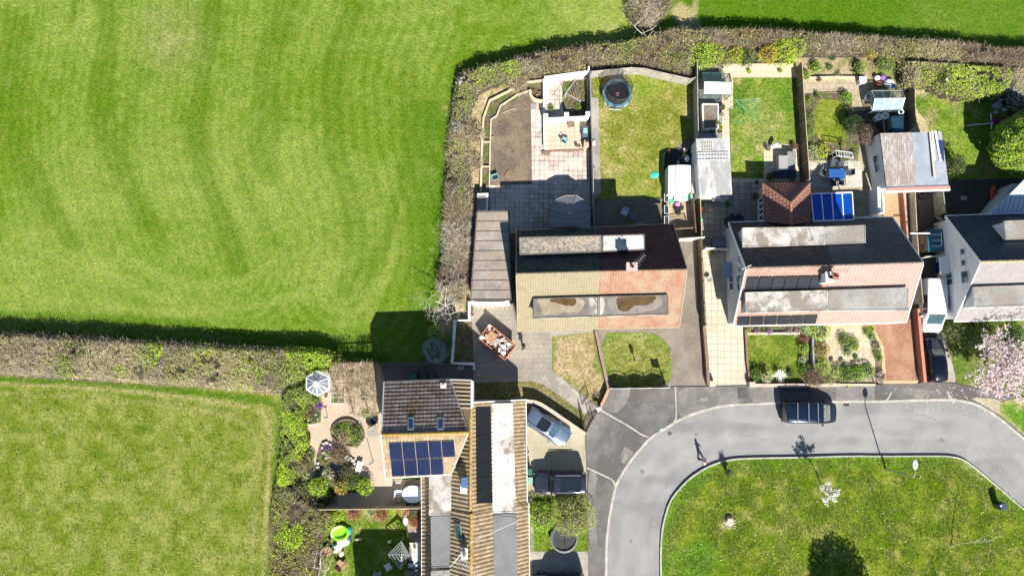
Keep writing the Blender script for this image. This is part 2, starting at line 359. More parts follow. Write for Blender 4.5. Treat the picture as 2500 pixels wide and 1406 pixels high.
def lawn(name, pts, z, c0, c1, c2=None, blobs=(), step=.2, mat=None, edge=None, colfn=None):
    """a lawn sheet with its own patchy colouring; blobs = (px, py, radius px, colour, amount)"""
    P = P2(pts, z); xs = [p[0] for p in P]; ys = [p[1] for p in P]
    ax = np.arange(min(xs) - step, max(xs) + step, step); ay = np.arange(min(ys) - step, max(ys) + step, step)
    import bmesh
    bm = bmesh.new(); bm.faces.new([bm.verts.new((a, b, z)) for a, b in P]); bmesh.ops.recalc_face_normals(bm, faces=bm.faces)
    for a in ax: bmesh.ops.bisect_plane(bm, geom=bm.verts[:] + bm.edges[:] + bm.faces[:], plane_co=(a, 0, 0), plane_no=(1, 0, 0))
    for a in ay: bmesh.ops.bisect_plane(bm, geom=bm.verts[:] + bm.edges[:] + bm.faces[:], plane_co=(0, a, 0), plane_no=(0, 1, 0))
    me = bpy.data.meshes.new(name); bm.to_mesh(me); bm.free()
    if len(me.polygons) and me.polygons[0].normal.z < 0: me.flip_normals()
    n = len(me.vertices); co = np.zeros(n * 3, np.float32); me.vertices.foreach_get('co', co); co = co.reshape(-1, 3)
    c = lerpc(np.array(c0), np.array(c1), np.clip((vnoise(co[:, 0] * 1.3 + 9, co[:, 1] * 1.3, .6, 4) - .3) * 2.4, 0, 1))
    if c2 is not None: c = lerpc(c, np.array(c2), np.clip((vnoise(co[:, 0] + 33, co[:, 1], .9, 4) - .56) * 5, 0, 1))
    u, v = px_of(co[:, 0], co[:, 1], z)
    for bx, by, r, cc, am in blobs:
        d = np.hypot(u - bx, v - by) + (vnoise(co[:, 0], co[:, 1], 1.2, 2) - .5) * r * .8; c = lerpc(c, np.array(cc), am * np.clip((r - d) / (r * .5), 0, 1))
    if edge is not None:
        d = edge_dist(co[:, 0], co[:, 1], P) + (vnoise(co[:, 0], co[:, 1], 1.5, 2) - .5) * .5; c = lerpc(c, np.array(edge[0]), edge[2] * np.clip((edge[1] - d) / edge[1], 0, 1))
    if colfn: c = colfn(c, u, v, co)
    a = me.color_attributes.new('Col', 'FLOAT_COLOR', 'POINT')
    a.data.foreach_set('color', np.concatenate([c, np.ones((n, 1))], 1).astype(np.float32).ravel())
    me.materials.append(mat or G_LAWN); o = bpy.data.objects.new(name, me); C.objects.link(o); return struct(o)
# ---- hard surfaces
ASPH = rough_mat('asphalt', [(.225, .225, .225), (.255, .254, .25), (.29, .287, .28)], .35, big=(.2, .2, .2), bigscale=.13, fine=26, fine_amt=.22, bump=.006, stretch=(1, 1, 1))
PAVE = rough_mat('pavement_asphalt', [(.125, .118, .113), (.15, .142, .137), (.18, .17, .163)], 1.4, big=(.108, .103, .1), bigscale=.25, fine=22, fine_amt=.2, bump=.006)
PAVE2 = rough_mat('pavement_asphalt_pale', [(.175, .165, .157), (.2, .19, .18), (.235, .222, .21)], 1.4, big=(.15, .143, .136), bigscale=.3, fine=22, fine_amt=.2, bump=.006)
PAVED = rough_mat('pavement_asphalt_dark', [(.075, .075, .078), (.095, .094, .095), (.11, .11, .11)], .9, fine=22, fine_amt=.2, bump=.006)
KERB = brick_mat('kerb_stone', (.42, .40, .35), (.5, .47, .42), (.2, .19, .17), .9, 3.0, msize=.02, offset=0, stain=(.32, .3, .25), stain_scale=1.0)
CONC = rough_mat('concrete', [(.30, .28, .245), (.36, .335, .29), (.42, .39, .34)], .8, big=(.25, .23, .2), bigscale=.35, fine=20, fine_amt=.18, bump=.004)
EARTH = rough_mat('garden_soil', [(.10, .075, .055), (.17, .13, .095), (.23, .18, .13)], 1.6, big=(.2, .175, .145), bigscale=.5, fine=9, fine_amt=.5, bump=.05)
MULCH = rough_mat('border_soil', [(.07, .055, .035), (.13, .10, .07), (.20, .165, .11)], 2.5, big=(.09, .12, .03), bigscale=.9, fine=8, fine_amt=.6, bump=.06)
kerb_out = smooth_path([(2620, 1190), (2560, 1125), (2500, 1071), (2477, 1052), (2447, 1026), (2414, 1003), (2382, 986), (2349, 978.6), (2322, 975.6), (2235, 977), (2163, 980), (2050, 980), (1900, 983), (1840, 986), (1763, 990.6), (1722, 1001), (1685, 1013), (1652, 1028), (1619, 1050), (1589, 1067), (1568, 1091), (1545, 1117), (1521, 1153), (1504, 1183), (1499, 1206), (1491, 1242), (1485, 1287), (1481, 1323), (1480, 1385), (1478, 1480), (1476, 1600)], 1)
kerb_in = smooth_path([(1614, 1600), (1614, 1406), (1613, 1349), (1615, 1308), (1620, 1275), (1634, 1226), (1656, 1196), (1683, 1168), (1722, 1142), (1760, 1127), (1796, 1120), (1851, 1118), (1947, 1116.6), (2080, 1113), (2155, 1114), (2289, 1113), (2328, 1114.5), (2355, 1123), (2382, 1143), (2414, 1170), (2453, 1203), (2500, 1243), (2560, 1296), (2640, 1370)], 1)
def road_wear(c, u, v, co):
    P_ = np.stack([u, v], 1); A = [p for p in kerb_out if -50 < p[0] < 2700]; do = edge_dist(u, v, A, False); di = edge_dist(u, v, kerb_in, False); f = do / (do + di + 1e-6)
    nz = vnoise(co[:, 0], co[:, 1], .5, 4); w_ = np.exp(-((f - .30) / .07) ** 2) + np.exp(-((f - .62) / .08) ** 2) + .6 * np.exp(-((f - .85) / .05) ** 2)
    c = lerpc(c, np.array([.33, .325, .31]), np.clip(w_ * (.45 + .3 * nz) * .7, 0, .7)); c = lerpc(c, np.array([.30, .285, .255]), .5 * np.clip((9 - di) / 9, 0, 1)); c = lerpc(c, np.array([.17, .17, .172]), .5 * np.clip((vnoise(co[:, 0] * .35 + 5, co[:, 1] * 1.6, .5, 4) - .56) * 6, 0, 1))
    c = lerpc(c, np.array([.36, .35, .33]), .25 * np.clip((vnoise(co[:, 0] + 60, co[:, 1], .8, 5) - .62) * 8, 0, 1)); return lerpc(c, np.array([.19, .187, .18]), .5 * np.clip((6 - do) / 6, 0, 1))
am, an, ab = _new('asphalt_worn'); aa = an.nodes.new('ShaderNodeAttribute'); aa.attribute_name = 'Col'; ap_ = _pos(an); ac = _mix(an, aa.outputs[0], _ramp(an, _noise(an, ap_, 22, 4, .7), [(.3, (.78,) * 3), (.7, (1.2,) * 3)]), 1.0, 'MULTIPLY'); an.links.new(ac, ab.inputs['Base Color']); ab.inputs['Roughness'].default_value = .9; ab.inputs['Specular IOR Level'].default_value = .2; _bump(an, _noise(an, ap_, 20, 4, .6), ab, .006)
lawn('road', kerb_out + kerb_in, .012, (.225, .224, .22), (.285, .282, .275), step=.3, mat=am, colfn=road_wear)
ko = P2(kerb_out, .1); ki = P2(kerb_in, .2)
# pavement: everything between the outer kerb and the garden walls
pav = [(1476, 1600)] + kerb_out[::-1][1:] + [(2620, 975), (2500, 970), (2440, 960), (2330, 935), (2253, 932), (2240, 938), (2135, 938), (2044, 938), (1900, 941), (1822, 941), (1722, 943), (1630, 944), (1482, 949), (1461, 998), (1429, 1054), (1434, 1210), (1437, 1345), (1437, 1600)]
sheet('pavement', pav, .10, PAVE, thick=.12)
k = M(); ribbon(k, offset_path(ko, .0), .22, -.02, .112); struct(k.build('kerb', KERB))
k = M(); ribbon(k, offset_path(ki, .0), .13, -.02, .235); struct(k.build('island_kerb', KERB))
def strip(name, pts, w_, z, mat, it=1): return struct(ribbon(M(), P2(smooth_path(pts, it), z), w_, z - .05, z).build(name, mat))
for pts in ([(1461, 998), (1500, 1020), (1540, 1043), (1568, 1062), (1584, 1067)], [(1649, 945), (1651, 1000), (1652, 1020), (1645, 1030)], [(1434, 1142), (1480, 1163), (1497, 1172), (1503, 1186)],
            [(2135, 938), (2136, 940)], [(2176, 958), (2173, 966), (2165, 977), (2158, 980)], [(2314, 955), (2317, 967), (2326, 975), (2345, 979)]): strip('paving_edge', pts, .13, .108, KERB)
for i, (pts, mt) in enumerate((([(1482, 949), (1540, 945), (1536, 968), (1525, 990), (1500, 1012), (1463, 998)], PAVE2), ([(1429, 1054), (1463, 1000), (1495, 1022), (1470, 1060), (1450, 1092), (1433, 1120)], PAVE2), ([(1434, 1144), (1462, 1158), (1452, 1200), (1455, 1270), (1460, 1345), (1437, 1345)], PAVE2),
        ([(1652, 945), (1722, 944), (1822, 942), (1822, 985), (1762, 990), (1725, 999), (1690, 1010), (1654, 1020)], PAVE2), ([(1800, 946), (1825, 945), (1825, 973), (1801, 974)], PAVED), ([(1512, 1115), (1525, 1090), (1547, 1103), (1530, 1136)], PAVE2), ([(1826, 942), (1900, 942), (1905, 980), (1840, 985)], PAVE2), ([(2040, 940), (2135, 940), (2135, 976), (2040, 978)], PAVE2), ([(2195, 946), (2230, 945), (2300, 955), (2300, 962), (2235, 966), (2200, 960)], PAVE2), ([(1545, 985), (1640, 975), (1648, 1010), (1600, 1045), (1570, 1055), (1535, 1030)], PAVE))):
    sheet('paving_patch', pts if len(pts) == 4 else smooth_path(pts, 1, True), .106 + .0015 * i, mt)
IRON = plain('cast_iron', (.25, .235, .2), .7, .3, .3, 20)
for pts in ([(1516, 1127), (1528, 1106), (1536, 1110), (1524, 1131)], [(1709, 970), (1729, 970), (1729, 979), (1709, 979)], [(1670, 948), (1679, 948), (1679, 957), (1670, 957)], [(2232, 963), (2254, 963), (2254, 972), (2232, 972)], [(2238, 949), (2247, 949), (2247, 957), (2238, 957)], [(2183, 946), (2189, 946), (2189, 952), (2183, 952)], [(1751, 958), (1757, 958), (1757, 964), (1751, 964)]):
    sheet('inspection_cover', pts, .125, IRON)
rc = random.Random(4); CRK = plain('sealed_crack', (.205, .203, .197), .8)
for a, b, c, d, z in ((1500, 1290, 1545, 1180, .017), (1560, 1400, 1575, 1230, .017), (1640, 1075, 1760, 1030, .017), (1780, 1060, 1900, 1075, .017), (2080, 1040, 2190, 1060, .017), (2230, 1010, 2330, 1040, .017), (2340, 1060, 2420, 1110, .017), (2410, 1030, 2450, 1100, .017), (1500, 960, 1545, 1000, .118), (1470, 1090, 1500, 1130, .118), (1660, 985, 1720, 978, .118), (1910, 960, 1990, 965, .118)):
    P_ = [(a + (c - a) * k / 9 + rc.uniform(-3, 3), b + (d - b) * k / 9 + rc.uniform(-5, 5)) for k in range(10)]; struct(ribbon(M(), P2(P_, z), rc.uniform(.03, .07), z - .01, z + .001).build('road_crack', CRK))
for a, b, r_ in ((1568, 1150, 7), (1700, 1060, 6), (2120, 1000, 5), (2300, 1075, 8), (1540, 1320, 6)): sheet('oil_stain', smooth_path([(a + r_ * math.cos(k) * rc.uniform(.6, 1.2), b + r_ * math.sin(k) * rc.uniform(.6, 1.2)) for k in range(6)], 1, True), .0185, plain('oil_mark', (.17, .17, .17), .6))
sheet('drain_grate', [(2059, 985), (2073, 985), (2073, 991), (2059, 991)], .02, plain('drain_iron', (.05, .04, .04), .7, .5, .4, 30))
sheet('manhole_cover', smooth_path([(1630, 1053), (1640, 1053), (1640, 1062), (1630, 1062)], 2, True), .018, PAVED)
# green island
isl = kerb_in + [(2640, 1600), (1614, 1600)]
lawn('island_grass', isl, .205, (.085, .152, .006), (.17, .225, .022), (.24, .26, .06), step=.22, blobs=[(1700, 1370, 70, (.09, .26, .018), .7), (1700, 1165, 40, (.09, .22, .02), .6), (2365, 1135, 26, straw, .8), (2395, 1160, 22, straw, .7), (1760, 1132, 16, straw, .6), (1780, 1272, 18, (.42, .3, .2), .7), (2030, 1285, 16, (.4, .33, .12), .5), (1860, 1180, 10, (.4, .33, .12), .6)], edge=((.09, .21, .02), 1.6, .7))
# pavings and drives
sheet('garden_ground', [(1150, 450), (1285, 200), (1440, 172), (2560, 172), (2620, 940), (1480, 950), (1430, 1055), (1437, 1600), (1030, 1600), (1030, 880), (1147, 880)], .014, EARTH)
D_A = brick_mat('drive_slabs_tan', (.36, .315, .25), (.31, .275, .22), (.2, .175, .14), .45, .45, msize=.012, offset=.5, stain=(.20, .19, .165), stain_scale=.35, stainpos=(.42, .62))
SET = brick_mat('drive_setts', (.2, .165, .13), (.235, .195, .155), (.12, .10, .08), .2, .13, msize=.012, stain=(.29, .25, .2), stain_scale=.35)
CREAM = brick_mat('cream_slabs', (.60, .55, .42), (.52, .475, .36), (.17, .15, .12), .62, .62, rot=R(1.5), msize=.018, offset=0, stain=(.45, .4, .3), stain_scale=.5, grain=.15)
GREYS = brick_mat('grey_slabs', (.43, .39, .32), (.28, .25, .21), (.08, .07, .06), .6, .6, msize=.025, offset=0, stain=(.27, .24, .19), stain_scale=.4, grain=.3)
PINKS = brick_mat('pink_slabs', (.60, .51, .44), (.40, .32, .27), (.12, .09, .08), .46, .46, rot=R(1), msize=.022, offset=0, stain=(.62, .54, .47), stain_scale=.5, grain=.28)
BUFF = brick_mat('buff_slabs', (.60, .52, .36), (.54, .46, .32), (.34, .29, .2), .6, .6, msize=.02, offset=0, grain=.12)
RESIN = rough_mat('resin_paving', [(.42, .335, .25), (.46, .37, .28), (.5, .41, .31)], 1.2, fine=40, fine_amt=.15, bump=.003)
HERR = brick_mat('herringbone_brick', (.30, .135, .08), (.38, .185, .11), (.22, .13, .09), .2, .1, rot=R(45), msize=.01, stain=(.42, .24, .15), stain_scale=.5)
HERRT = brick_mat('tan_brick_paving', (.42, .27, .15), (.50, .33, .19), (.3, .2, .12), .2, .1, rot=R(45), msize=.01)
HERRE = brick_mat('buff_brick_edge', (.56, .40, .22), (.6, .44, .26), (.4, .3, .18), .2, .1, msize=.01)
GRAVEL = rough_mat('pale_gravel', [(.28, .22, .14), (.5, .43, .3), (.68, .6, .45)], 7, big=(.42, .35, .24), bigscale=1, fine=16, fine_amt=.5, bump=.04)
DECK = brick_mat('timber_deck', (.18, .155, .10), (.22, .19, .12), (.07, .06, .04), 2.4, .14, msize=.012, stain=(.14, .13, .08), stain_scale=.5)
DECKD = brick_mat('dark_timber_deck', (.06, .055, .05), (.075, .07, .06), (.02, .02, .02), 2.4, .14, msize=.012)
sheet('driveway', [(1147, 745), (1250, 741), (1262, 800), (1461, 796), (1452, 812), (1348, 822), (1348, 908), (1458, 992), (1428, 1012), (1330, 940), (1300, 932), (1160, 936), (1157, 880), (1150, 790)], .03, D_A)
sheet('garden_path', [(1349, 906), (1458, 992), (1437, 1014), (1318, 921)], .036, CONC)
lawn('front_lawn', [(1348, 822), (1450, 811), (1466, 876), (1481, 945), (1459, 990), (1349, 906)], .045, (.27, .235, .105), (.40, .33, .19), (.14, .2, .04), edge=((.13, .19, .03), .5, .5))
lawn('front_lawn', [(1160, 934), (1300, 930), (1330, 940), (1428, 1012), (1428, 1052), (1384, 1027), (1338, 995), (1311, 979), (1280, 975), (1160, 968)], .04, (.11, .12, .04), (.24, .21, .1), (.16, .19, .06))
sheet('soil_bed', [(1118, 785), (1152, 785), (1157, 884), (1108, 884)], .04, MULCH)
sheet('driveway', [(1640, 790), (1672, 575), (1700, 575), (1722, 942), (1632, 943), (1480, 945), (1461, 806), (1461, 795), (1640, 789)], .03, SET)
lawn('front_lawn', smooth_path([(1463, 814), (1540, 812), (1590, 813), (1618, 826), (1636, 850), (1640, 890), (1640, 922), (1622, 941), (1560, 943), (1487, 944)], 1, True), .06, (.17, .205, .04), (.26, .28, .08), (.36, .33, .16), edge=((.12, .23, .025), .6, .6))
sheet('driveway', [(1708, 600), (1770, 600), (1778, 790), (1813, 797), (1826, 941), (1727, 942)], .035, CREAM)
sheet('patio', [(1702, 480), (1702, 436), (1870, 432), (1870, 560), (1780, 560), (1778, 608), (1706, 608)], .03, GREYS)
lawn('front_lawn', [(1820, 812), (1955, 812), (1962, 870), (1958, 930), (1824, 930)], .05, (.105, .175, .018), (.165, .22, .03), (.20, .24, .05))
sheet('flower_bed', [(1818, 795), (1990, 794), (1990, 936), (1826, 937)], .03, MULCH)
sheet('gravel_garden', [(1985, 792), (2135, 790), (2137, 936), (1985, 937)], .032, GRAVEL)
sheet('paving_edge', [(2020, 786), (2128, 786), (2130, 800), (2020, 800)], .040, HERRE)
sheet('driveway', [(2128, 780), (2228, 778), (2236, 937), (2160, 937), (2154, 850), (2126, 800)], .045, HERR)
sheet('paving_edge', smooth_path([(2122, 798), (2132, 798), (2158, 846), (2164, 926), (2164, 932), (2155, 932), (2151, 850)], 0), .052, HERRE)
sheet('paving_edge', [(2155, 929), (2240, 928), (2241, 938), (2155, 938)], .056, HERRE)
sheet('driveway', [(2236, 640), (2310, 640), (2336, 790), (2330, 934), (2250, 936)], .03, rough_mat('drive_asphalt', [(.05, .05, .05), (.065, .063, .06), (.08, .08, .075)], 1.2, fine=20, fine_amt=.3, bump=.006))
sheet('driveway', [(2300, 800), (2330, 800), (2332, 934), (2300, 935)], .034, CONC)
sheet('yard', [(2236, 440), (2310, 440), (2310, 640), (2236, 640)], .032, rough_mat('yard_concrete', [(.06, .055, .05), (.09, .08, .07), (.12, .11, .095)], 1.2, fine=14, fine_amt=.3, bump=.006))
sheet('driveway', [(2158, 470), (2212, 470), (2228, 690), (2160, 690)], .03, HERRT)
sheet('driveway', [(1284, 985), (1311, 979), (1338, 995), (1384, 1027), (1427, 1056), (1432, 1140), (1433, 1212), (1288, 1212)], .035, brick_mat('drive_setts_cream', (.52, .46, .34), (.46, .41, .3), (.3, .27, .2), .2, .13, msize=.012, stain=(.36, .31, .19), stain_scale=.3))
lawn('front_lawn', [(1290, 1210), (1434, 1210), (1437, 1346), (1290, 1346)], .04, (.13, .21, .02), (.22, .28, .06), (.10, .22, .02))
sheet('garden_path', [(1286, 1215), (1300, 1215), (1306, 1420), (1290, 1420)], .05, CONC)
sheet('driveway', [(1290, 1346), (1437, 1346), (1437, 1600), (1290, 1600)], .042, CONC)
lawn('verge', [(2440, 982), (2500, 968), (2640, 960), (2640, 1150), (2560, 1110), (2500, 1062), (2470, 1036), (2440, 1012)], .115, (.09, .22, .02), (.16, .26, .035), straw, edge=(straw, .5, .6))
sheet('verge_path', smooth_path([(2360, 968), (2450, 975), (2456, 1010), (2440, 1012), (2405, 990)], 1, True), .112, rough_mat('worn_verge', [(.3, .27, .19), (.38, .34, .24), (.45, .4, .3)], 2, fine=12, fine_amt=.3, bump=.01))
lawn('front_lawn', [(2300, 780), (2500, 775), (2620, 775), (2620, 960), (2440, 960), (2336, 935)], .036, (.10, .16, .03), (.17, .21, .05), (.22, .19, .10))
# back gardens
lawn('back_lawn', [(1446, 180), (1575, 180), (1690, 208), (1692, 330), (1640, 365), (1632, 492), (1447, 492)], .03, (.15, .195, .025), (.235, .255, .06), (.34, .31, .12), blobs=[(1655, 180, 40, (.13, .24, .03), .6), (1580, 200, 60, (.16, .26, .03), .6), (1540, 470, 70, (.18, .25, .035), .5), (1642, 347, 7, straw, .9), (1606, 391, 5, straw, 1), (1700, 345, 8, straw, .8), (1660, 380, 40, (.2, .25, .04), .5)])
sheet('garden_path', [(1443, 238), (1461, 240), (1467, 470), (1445, 490)], .05, CONC)
sheet('deck', [(1447, 488), (1624, 484), (1637, 580), (1447, 580)], .13, DECK, thick=.12)
sheet('patio', [(1620, 415), (1694, 415), (1696, 590), (1628, 590)], .036, rough_mat('sandy_paving', [(.32, .24, .15), (.42, .33, .22), (.5, .4, .28)], 1, fine=14, fine_amt=.3, bump=.01))
sheet('garden_mat', smooth_path([(1622, 372), (1640, 360), (1670, 363), (1692, 370), (1692, 470), (1622, 440)], 1, True), .045, plain('weed_membrane', (.03, .03, .035), .8, 0, .3, 6))
lawn('back_lawn', [(1783, 188), (1944, 190), (1948, 436), (1784, 434)], .05, (.085, .195, .018), (.20, .27, .045), (.30, .31, .11), blobs=[(1850, 300, 50, (.26, .3, .08), .6), (1890, 200, 40, (.12, .23, .02), .5)])
sheet('patio', [(1700, 164), (1950, 164), (1950, 190), (1790, 190), (1790, 266), (1779, 266), (1785, 438), (1865, 438), (1865, 352), (1950, 352), (1952, 445), (1702, 445)], .06, BUFF, thick=.08)
sheet('garden_path', [(1702, 170), (1762, 170), (1764, 345), (1702, 345)], .068, brick_mat('small_grey_slabs', (.30, .285, .26), (.25, .24, .22), (.12, .11, .1), .3, .3, msize=.02, offset=0, grain=.4))
sheet('soil_bed', [(1960, 130), (2120, 120), (2140, 196), (2110, 192), (1965, 196)], .03, rough_mat('bare_bed_soil', [(.3, .22, .14), (.38, .29, .19), (.45, .36, .25)], 2, big=(.2, .2, .08), bigscale=1.0, fine=9, fine_amt=.4, bump=.04))
sheet('patio', [(1962, 192), (2118, 190), (2132, 345), (2126, 540), (1968, 540)], .028, brick_mat('worn_buff_slabs', (.44, .37, .26), (.38, .32, .23), (.25, .2, .14), .6, .6, msize=.02, stain=(.28, .25, .12), stain_scale=.9, grain=.3))
sheet('soil_bed', [(1964, 228), (2080, 228), (2082, 300), (2100, 345), (2095, 392), (1966, 392)], .034, MULCH)
lawn('back_lawn', smooth_path([(1988, 244), (2040, 243), (2060, 255), (2066, 300), (2068, 350), (1990, 350)], 1, True), .05, (.14, .20, .02), (.2, .25, .035))
sheet('patio', [(1968, 395), (2104, 394), (2106, 458), (2050, 460), (1972, 458)], .05, brick_mat('pale_grey_slabs', (.58, .54, .46), (.5, .47, .4), (.3, .28, .24), .6, .6, msize=.02, stain=(.4, .38, .3), stain_scale=.8, grain=.25))
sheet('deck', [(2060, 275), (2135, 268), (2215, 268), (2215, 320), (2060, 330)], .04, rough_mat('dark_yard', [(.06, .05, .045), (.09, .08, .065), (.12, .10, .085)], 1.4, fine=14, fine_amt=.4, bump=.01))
sheet('deck', [(2290, 440), (2500, 436), (2620, 436), (2620, 535), (2310, 535)], .10, DECKD, thick=.1)
lawn('back_lawn', [(2216, 210), (2500, 200), (2560, 200), (2560, 440), (2310, 448), (2218, 330)], .03, (.10, .20, .018), (.19, .27, .04), (.30, .29, .12), blobs=[(2240, 215, 28, (.5, .42, .3), .9), (2210, 222, 20, (.5, .42, .3), .8), (2270, 300, 22, (.34, .3, .16), .5), (2400, 420, 30, (.26, .24, .12), .4)])
sheet('path', [(2216, 245), (2222, 246), (2262, 300), (2270, 330), (2216, 330)], .05, rough_mat('yellow_boards', [(.42, .35, .2), (.48, .4, .24), (.52, .44, .27)], 1.4, fine=14, fine_amt=.2, bump=.01))
# garden with the brown plot
PLOT = rough_mat('dug_plot_soil', [(.12, .09, .068), (.155, .12, .09), (.2, .155, .115)], .8, big=(.21, .16, .105), bigscale=.45, fine=10, fine_amt=.35, bump=.04)
sheet('soil_plot', [(1222, 260), (1267, 240), (1293, 222), (1296, 253), (1299, 449), (1198, 453), (1198, 294), (1213, 284)], .05, PLOT)
sheet('soil_bed', [(1181, 289), (1196, 247), (1285, 202), (1330, 196), (1330, 250), (1292, 222), (1222, 260), (1213, 284), (1198, 294), (1198, 453), (1176, 453)], .04, MULCH)
sheet('patio', [(1296, 253), (1326, 253), (1328, 190), (1436, 190), (1441, 570), (1245, 570), (1243, 515), (1195, 515), (1195, 452), (1299, 450)], .03, PINKS)
sheet('hedge_bank', [(1115, 180), (1330, 150), (1700, 110), (2500, 120), (2500, 215), (2216, 225), (2216, 320), (1450, 176), (1285, 200), (1196, 245), (1180, 290), (1176, 453), (1150, 735), (1147, 783), (1112, 783), (1105, 885), (1060, 890), (1080, 700), (1100, 420)], .02, rough_mat('dry_grass_bank', [(.28, .2, .11), (.42, .33, .19), (.5, .42, .26)], 1.8, big=(.2, .2, .07), bigscale=.6, fine=7, fine_amt=.5, bump=.05))
sheet('soil_bed', [(1374, 201), (1432, 194), (1433, 292), (1380, 292), (1372, 250)], .062, MULCH)
# south-west gardens
sheet('patio', [(742, 960), (745, 905), (810, 885), (930, 885), (940, 930), (945, 1170), (1035, 1170), (1035, 1245), (735, 1245), (720, 1140), (738, 1100)], .03, RESIN)
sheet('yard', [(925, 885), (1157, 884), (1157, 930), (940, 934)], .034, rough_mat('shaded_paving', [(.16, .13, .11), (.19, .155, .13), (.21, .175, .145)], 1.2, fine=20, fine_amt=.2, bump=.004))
sheet('hedge_bank', [(0, 812), (430, 832), (830, 880), (930, 885), (900, 900), (748, 905), (742, 1100), (720, 1140), (735, 1250), (700, 1600), (655, 1600), (668, 1200), (690, 960), (0, 918)], .02, MULCH)
lawn('back_lawn', [(770, 1240), (1035, 1245), (1035, 1600), (690, 1600), (700, 1300)], .04, (.11, .20, .018), (.19, .26, .04), (.25, .28, .08), blobs=[(740, 1390, 70, (.10, .12, .04), .7), (910, 1255, 20, (.3, .3, .12), .6)])
sheet('patio', [(985, 1275), (1035, 1270), (1035, 1600), (960, 1600), (975, 1440), (1010, 1340)], .05, GREYS)
# ================================================================ BUILDINGS
WHITE = plain('white_render', (.80, .80, .79), .8, 0, .04, .8); UPVC = plain('white_upvc', (.82, .83, .84), .35, 0, .03)
LEAD = plain('lead_flashing', (.3, .31, .33), .6, .2, .2, 6); BLACKP = plain('black_plastic', (.02, .02, .022), .4, 0, .2)
WGLASS = plain('window_glass', (.03, .045, .06), .05, 0, .2, .5)
def clip_half(poly, a, b, c):
    out = []; n = len(poly)
    for i in range(n):
        p, q = poly[i], poly[(i + 1) % n]; dp = a * p[0] + b * p[1] - c; dq = a * q[0] + b * q[1] - c
        if dp <= 0: out.append(p)
        if (dp < 0 < dq) or (dq < 0 < dp):
            t = dp / (dp - dq); out.append((p[0] + t * (q[0] - p[0]), p[1] + t * (q[1] - p[1])))
    return out
def tiled(poly, mat, deckmat, name, parent, U=None, tw=.30, co=.34, amp=.03, step=.045, sub=4, thick=.1, lift=.03, holes=()):
    """roof slope of separate overlapping tiles over a deck; poly = 3D corners, first edge along the eaves"""
    q = [Vector(p) for p in poly]; nrm = (q[1] - q[0]).cross(q[2] - q[0]).normalized()
    if nrm.z < 0: nrm = -nrm
    u = (q[1] - q[0]).normalized(); v = nrm.cross(u).normalized(); o = q[0]
    if v.z < 0: v = -v
    if len(q) == 4: q[3] = q[3] - nrm * (q[3] - o).dot(nrm)
    P = [((p - o).dot(u), (p - o).dot(v)) for p in q]
    ar = sum(P[i][0] * P[(i + 1) % len(P)][1] - P[(i + 1) % len(P)][0] * P[i][1] for i in range(len(P)))
    if ar < 0: P = P[::-1]
    hp = []
    for i in range(len(P)):
        (x0, y0), (x1, y1) = P[i], P[(i + 1) % len(P)]; a, b = (y1 - y0), -(x1 - x0); hp.append((a, b, a * x0 + b * y0))
    V = []; F = []; umin = min(p[0] for p in P); umax = max(p[0] for p in P); vmin = min(p[1] for p in P); vmax = max(p[1] for p in P)
    iu0 = math.floor(umin / tw); iu1 = math.ceil(umax / tw); iv1 = math.ceil((vmax - vmin) / co)
    for j in range(iv1):
        v0 = vmin + j * co; v1 = v0 + co * 1.02
        for i in range(iu0, iu1):
            jit = random.uniform(-.006, .006)
            for k in range(sub):
                a0 = i * tw + tw * k / sub; a1 = a0 + tw / sub; cell = [(a0, v0), (a1, v0), (a1, v1), (a0, v1)]
                if not all(a * x_ + b * y_ - c <= 1e-6 for a, b, c in hp for x_, y_ in cell):
                    for a, b, c in hp:
                        if len(cell) > 2: cell = clip_half(cell, a, b, c)
                    if len(cell) < 3: continue
                base_ = len(V)
                for x_, y_ in cell:
                    ph = (x_ / tw) - i; hgt = lift + jit + amp * (.5 - .5 * math.cos(6.2832 * ph)) + step * (1 - (y_ - v0) / co)
                    V.append(o + u * x_ + v * y_ + nrm * hgt)
                F.append(tuple(range(base_, base_ + len(cell))))
    me = M(); me.v = [tuple(p) for p in V]; me.f = F
    # merge neighbours of the same tile so that a tile is one loose piece
    key = {}; remap = []; nv = []; tid = 0
    dk = M().slab(q, thick)
    r = me.build(name, mat, parent)
    import bmesh
    bm = bmesh.new(); bm.from_mesh(r.data); bmesh.ops.remove_doubles(bm, verts=bm.verts, dist=.0015); bm.to_mesh(r.data); bm.free()
    d = dk.build('roof_deck', deckmat, r)
    return r
DECKM = plain('roof_felt', (.05, .045, .04), .9)
def fwin(t, A, B, out, s, z, w_, h_, name='window', gl=None):
    c = A.lerp(B, s); c.z = z; u = B - A; u.z = 0; u = u.normalized(); Z = Vector((0, 0, 1)); out = out.normalized(); q = [c + u * a * w_ / 2 + Z * b * h_ / 2 + out * .02 for a, b in ((-1, -1), (1, -1), (1, 1), (-1, 1))]; m = M()
    for a, b in zip(q, q[1:] + q[:1]): m.bar(a, b, .08, .08)
    if w_ > 1: m.bar(c - Z * h_ / 2 + out * .02, c + Z * h_ / 2 + out * .02, .06)
    f = m.build(name, UPVC, t); M().slab(q, .02).build('pane' if name == 'window' else 'leaf', gl or WGLASS, f)
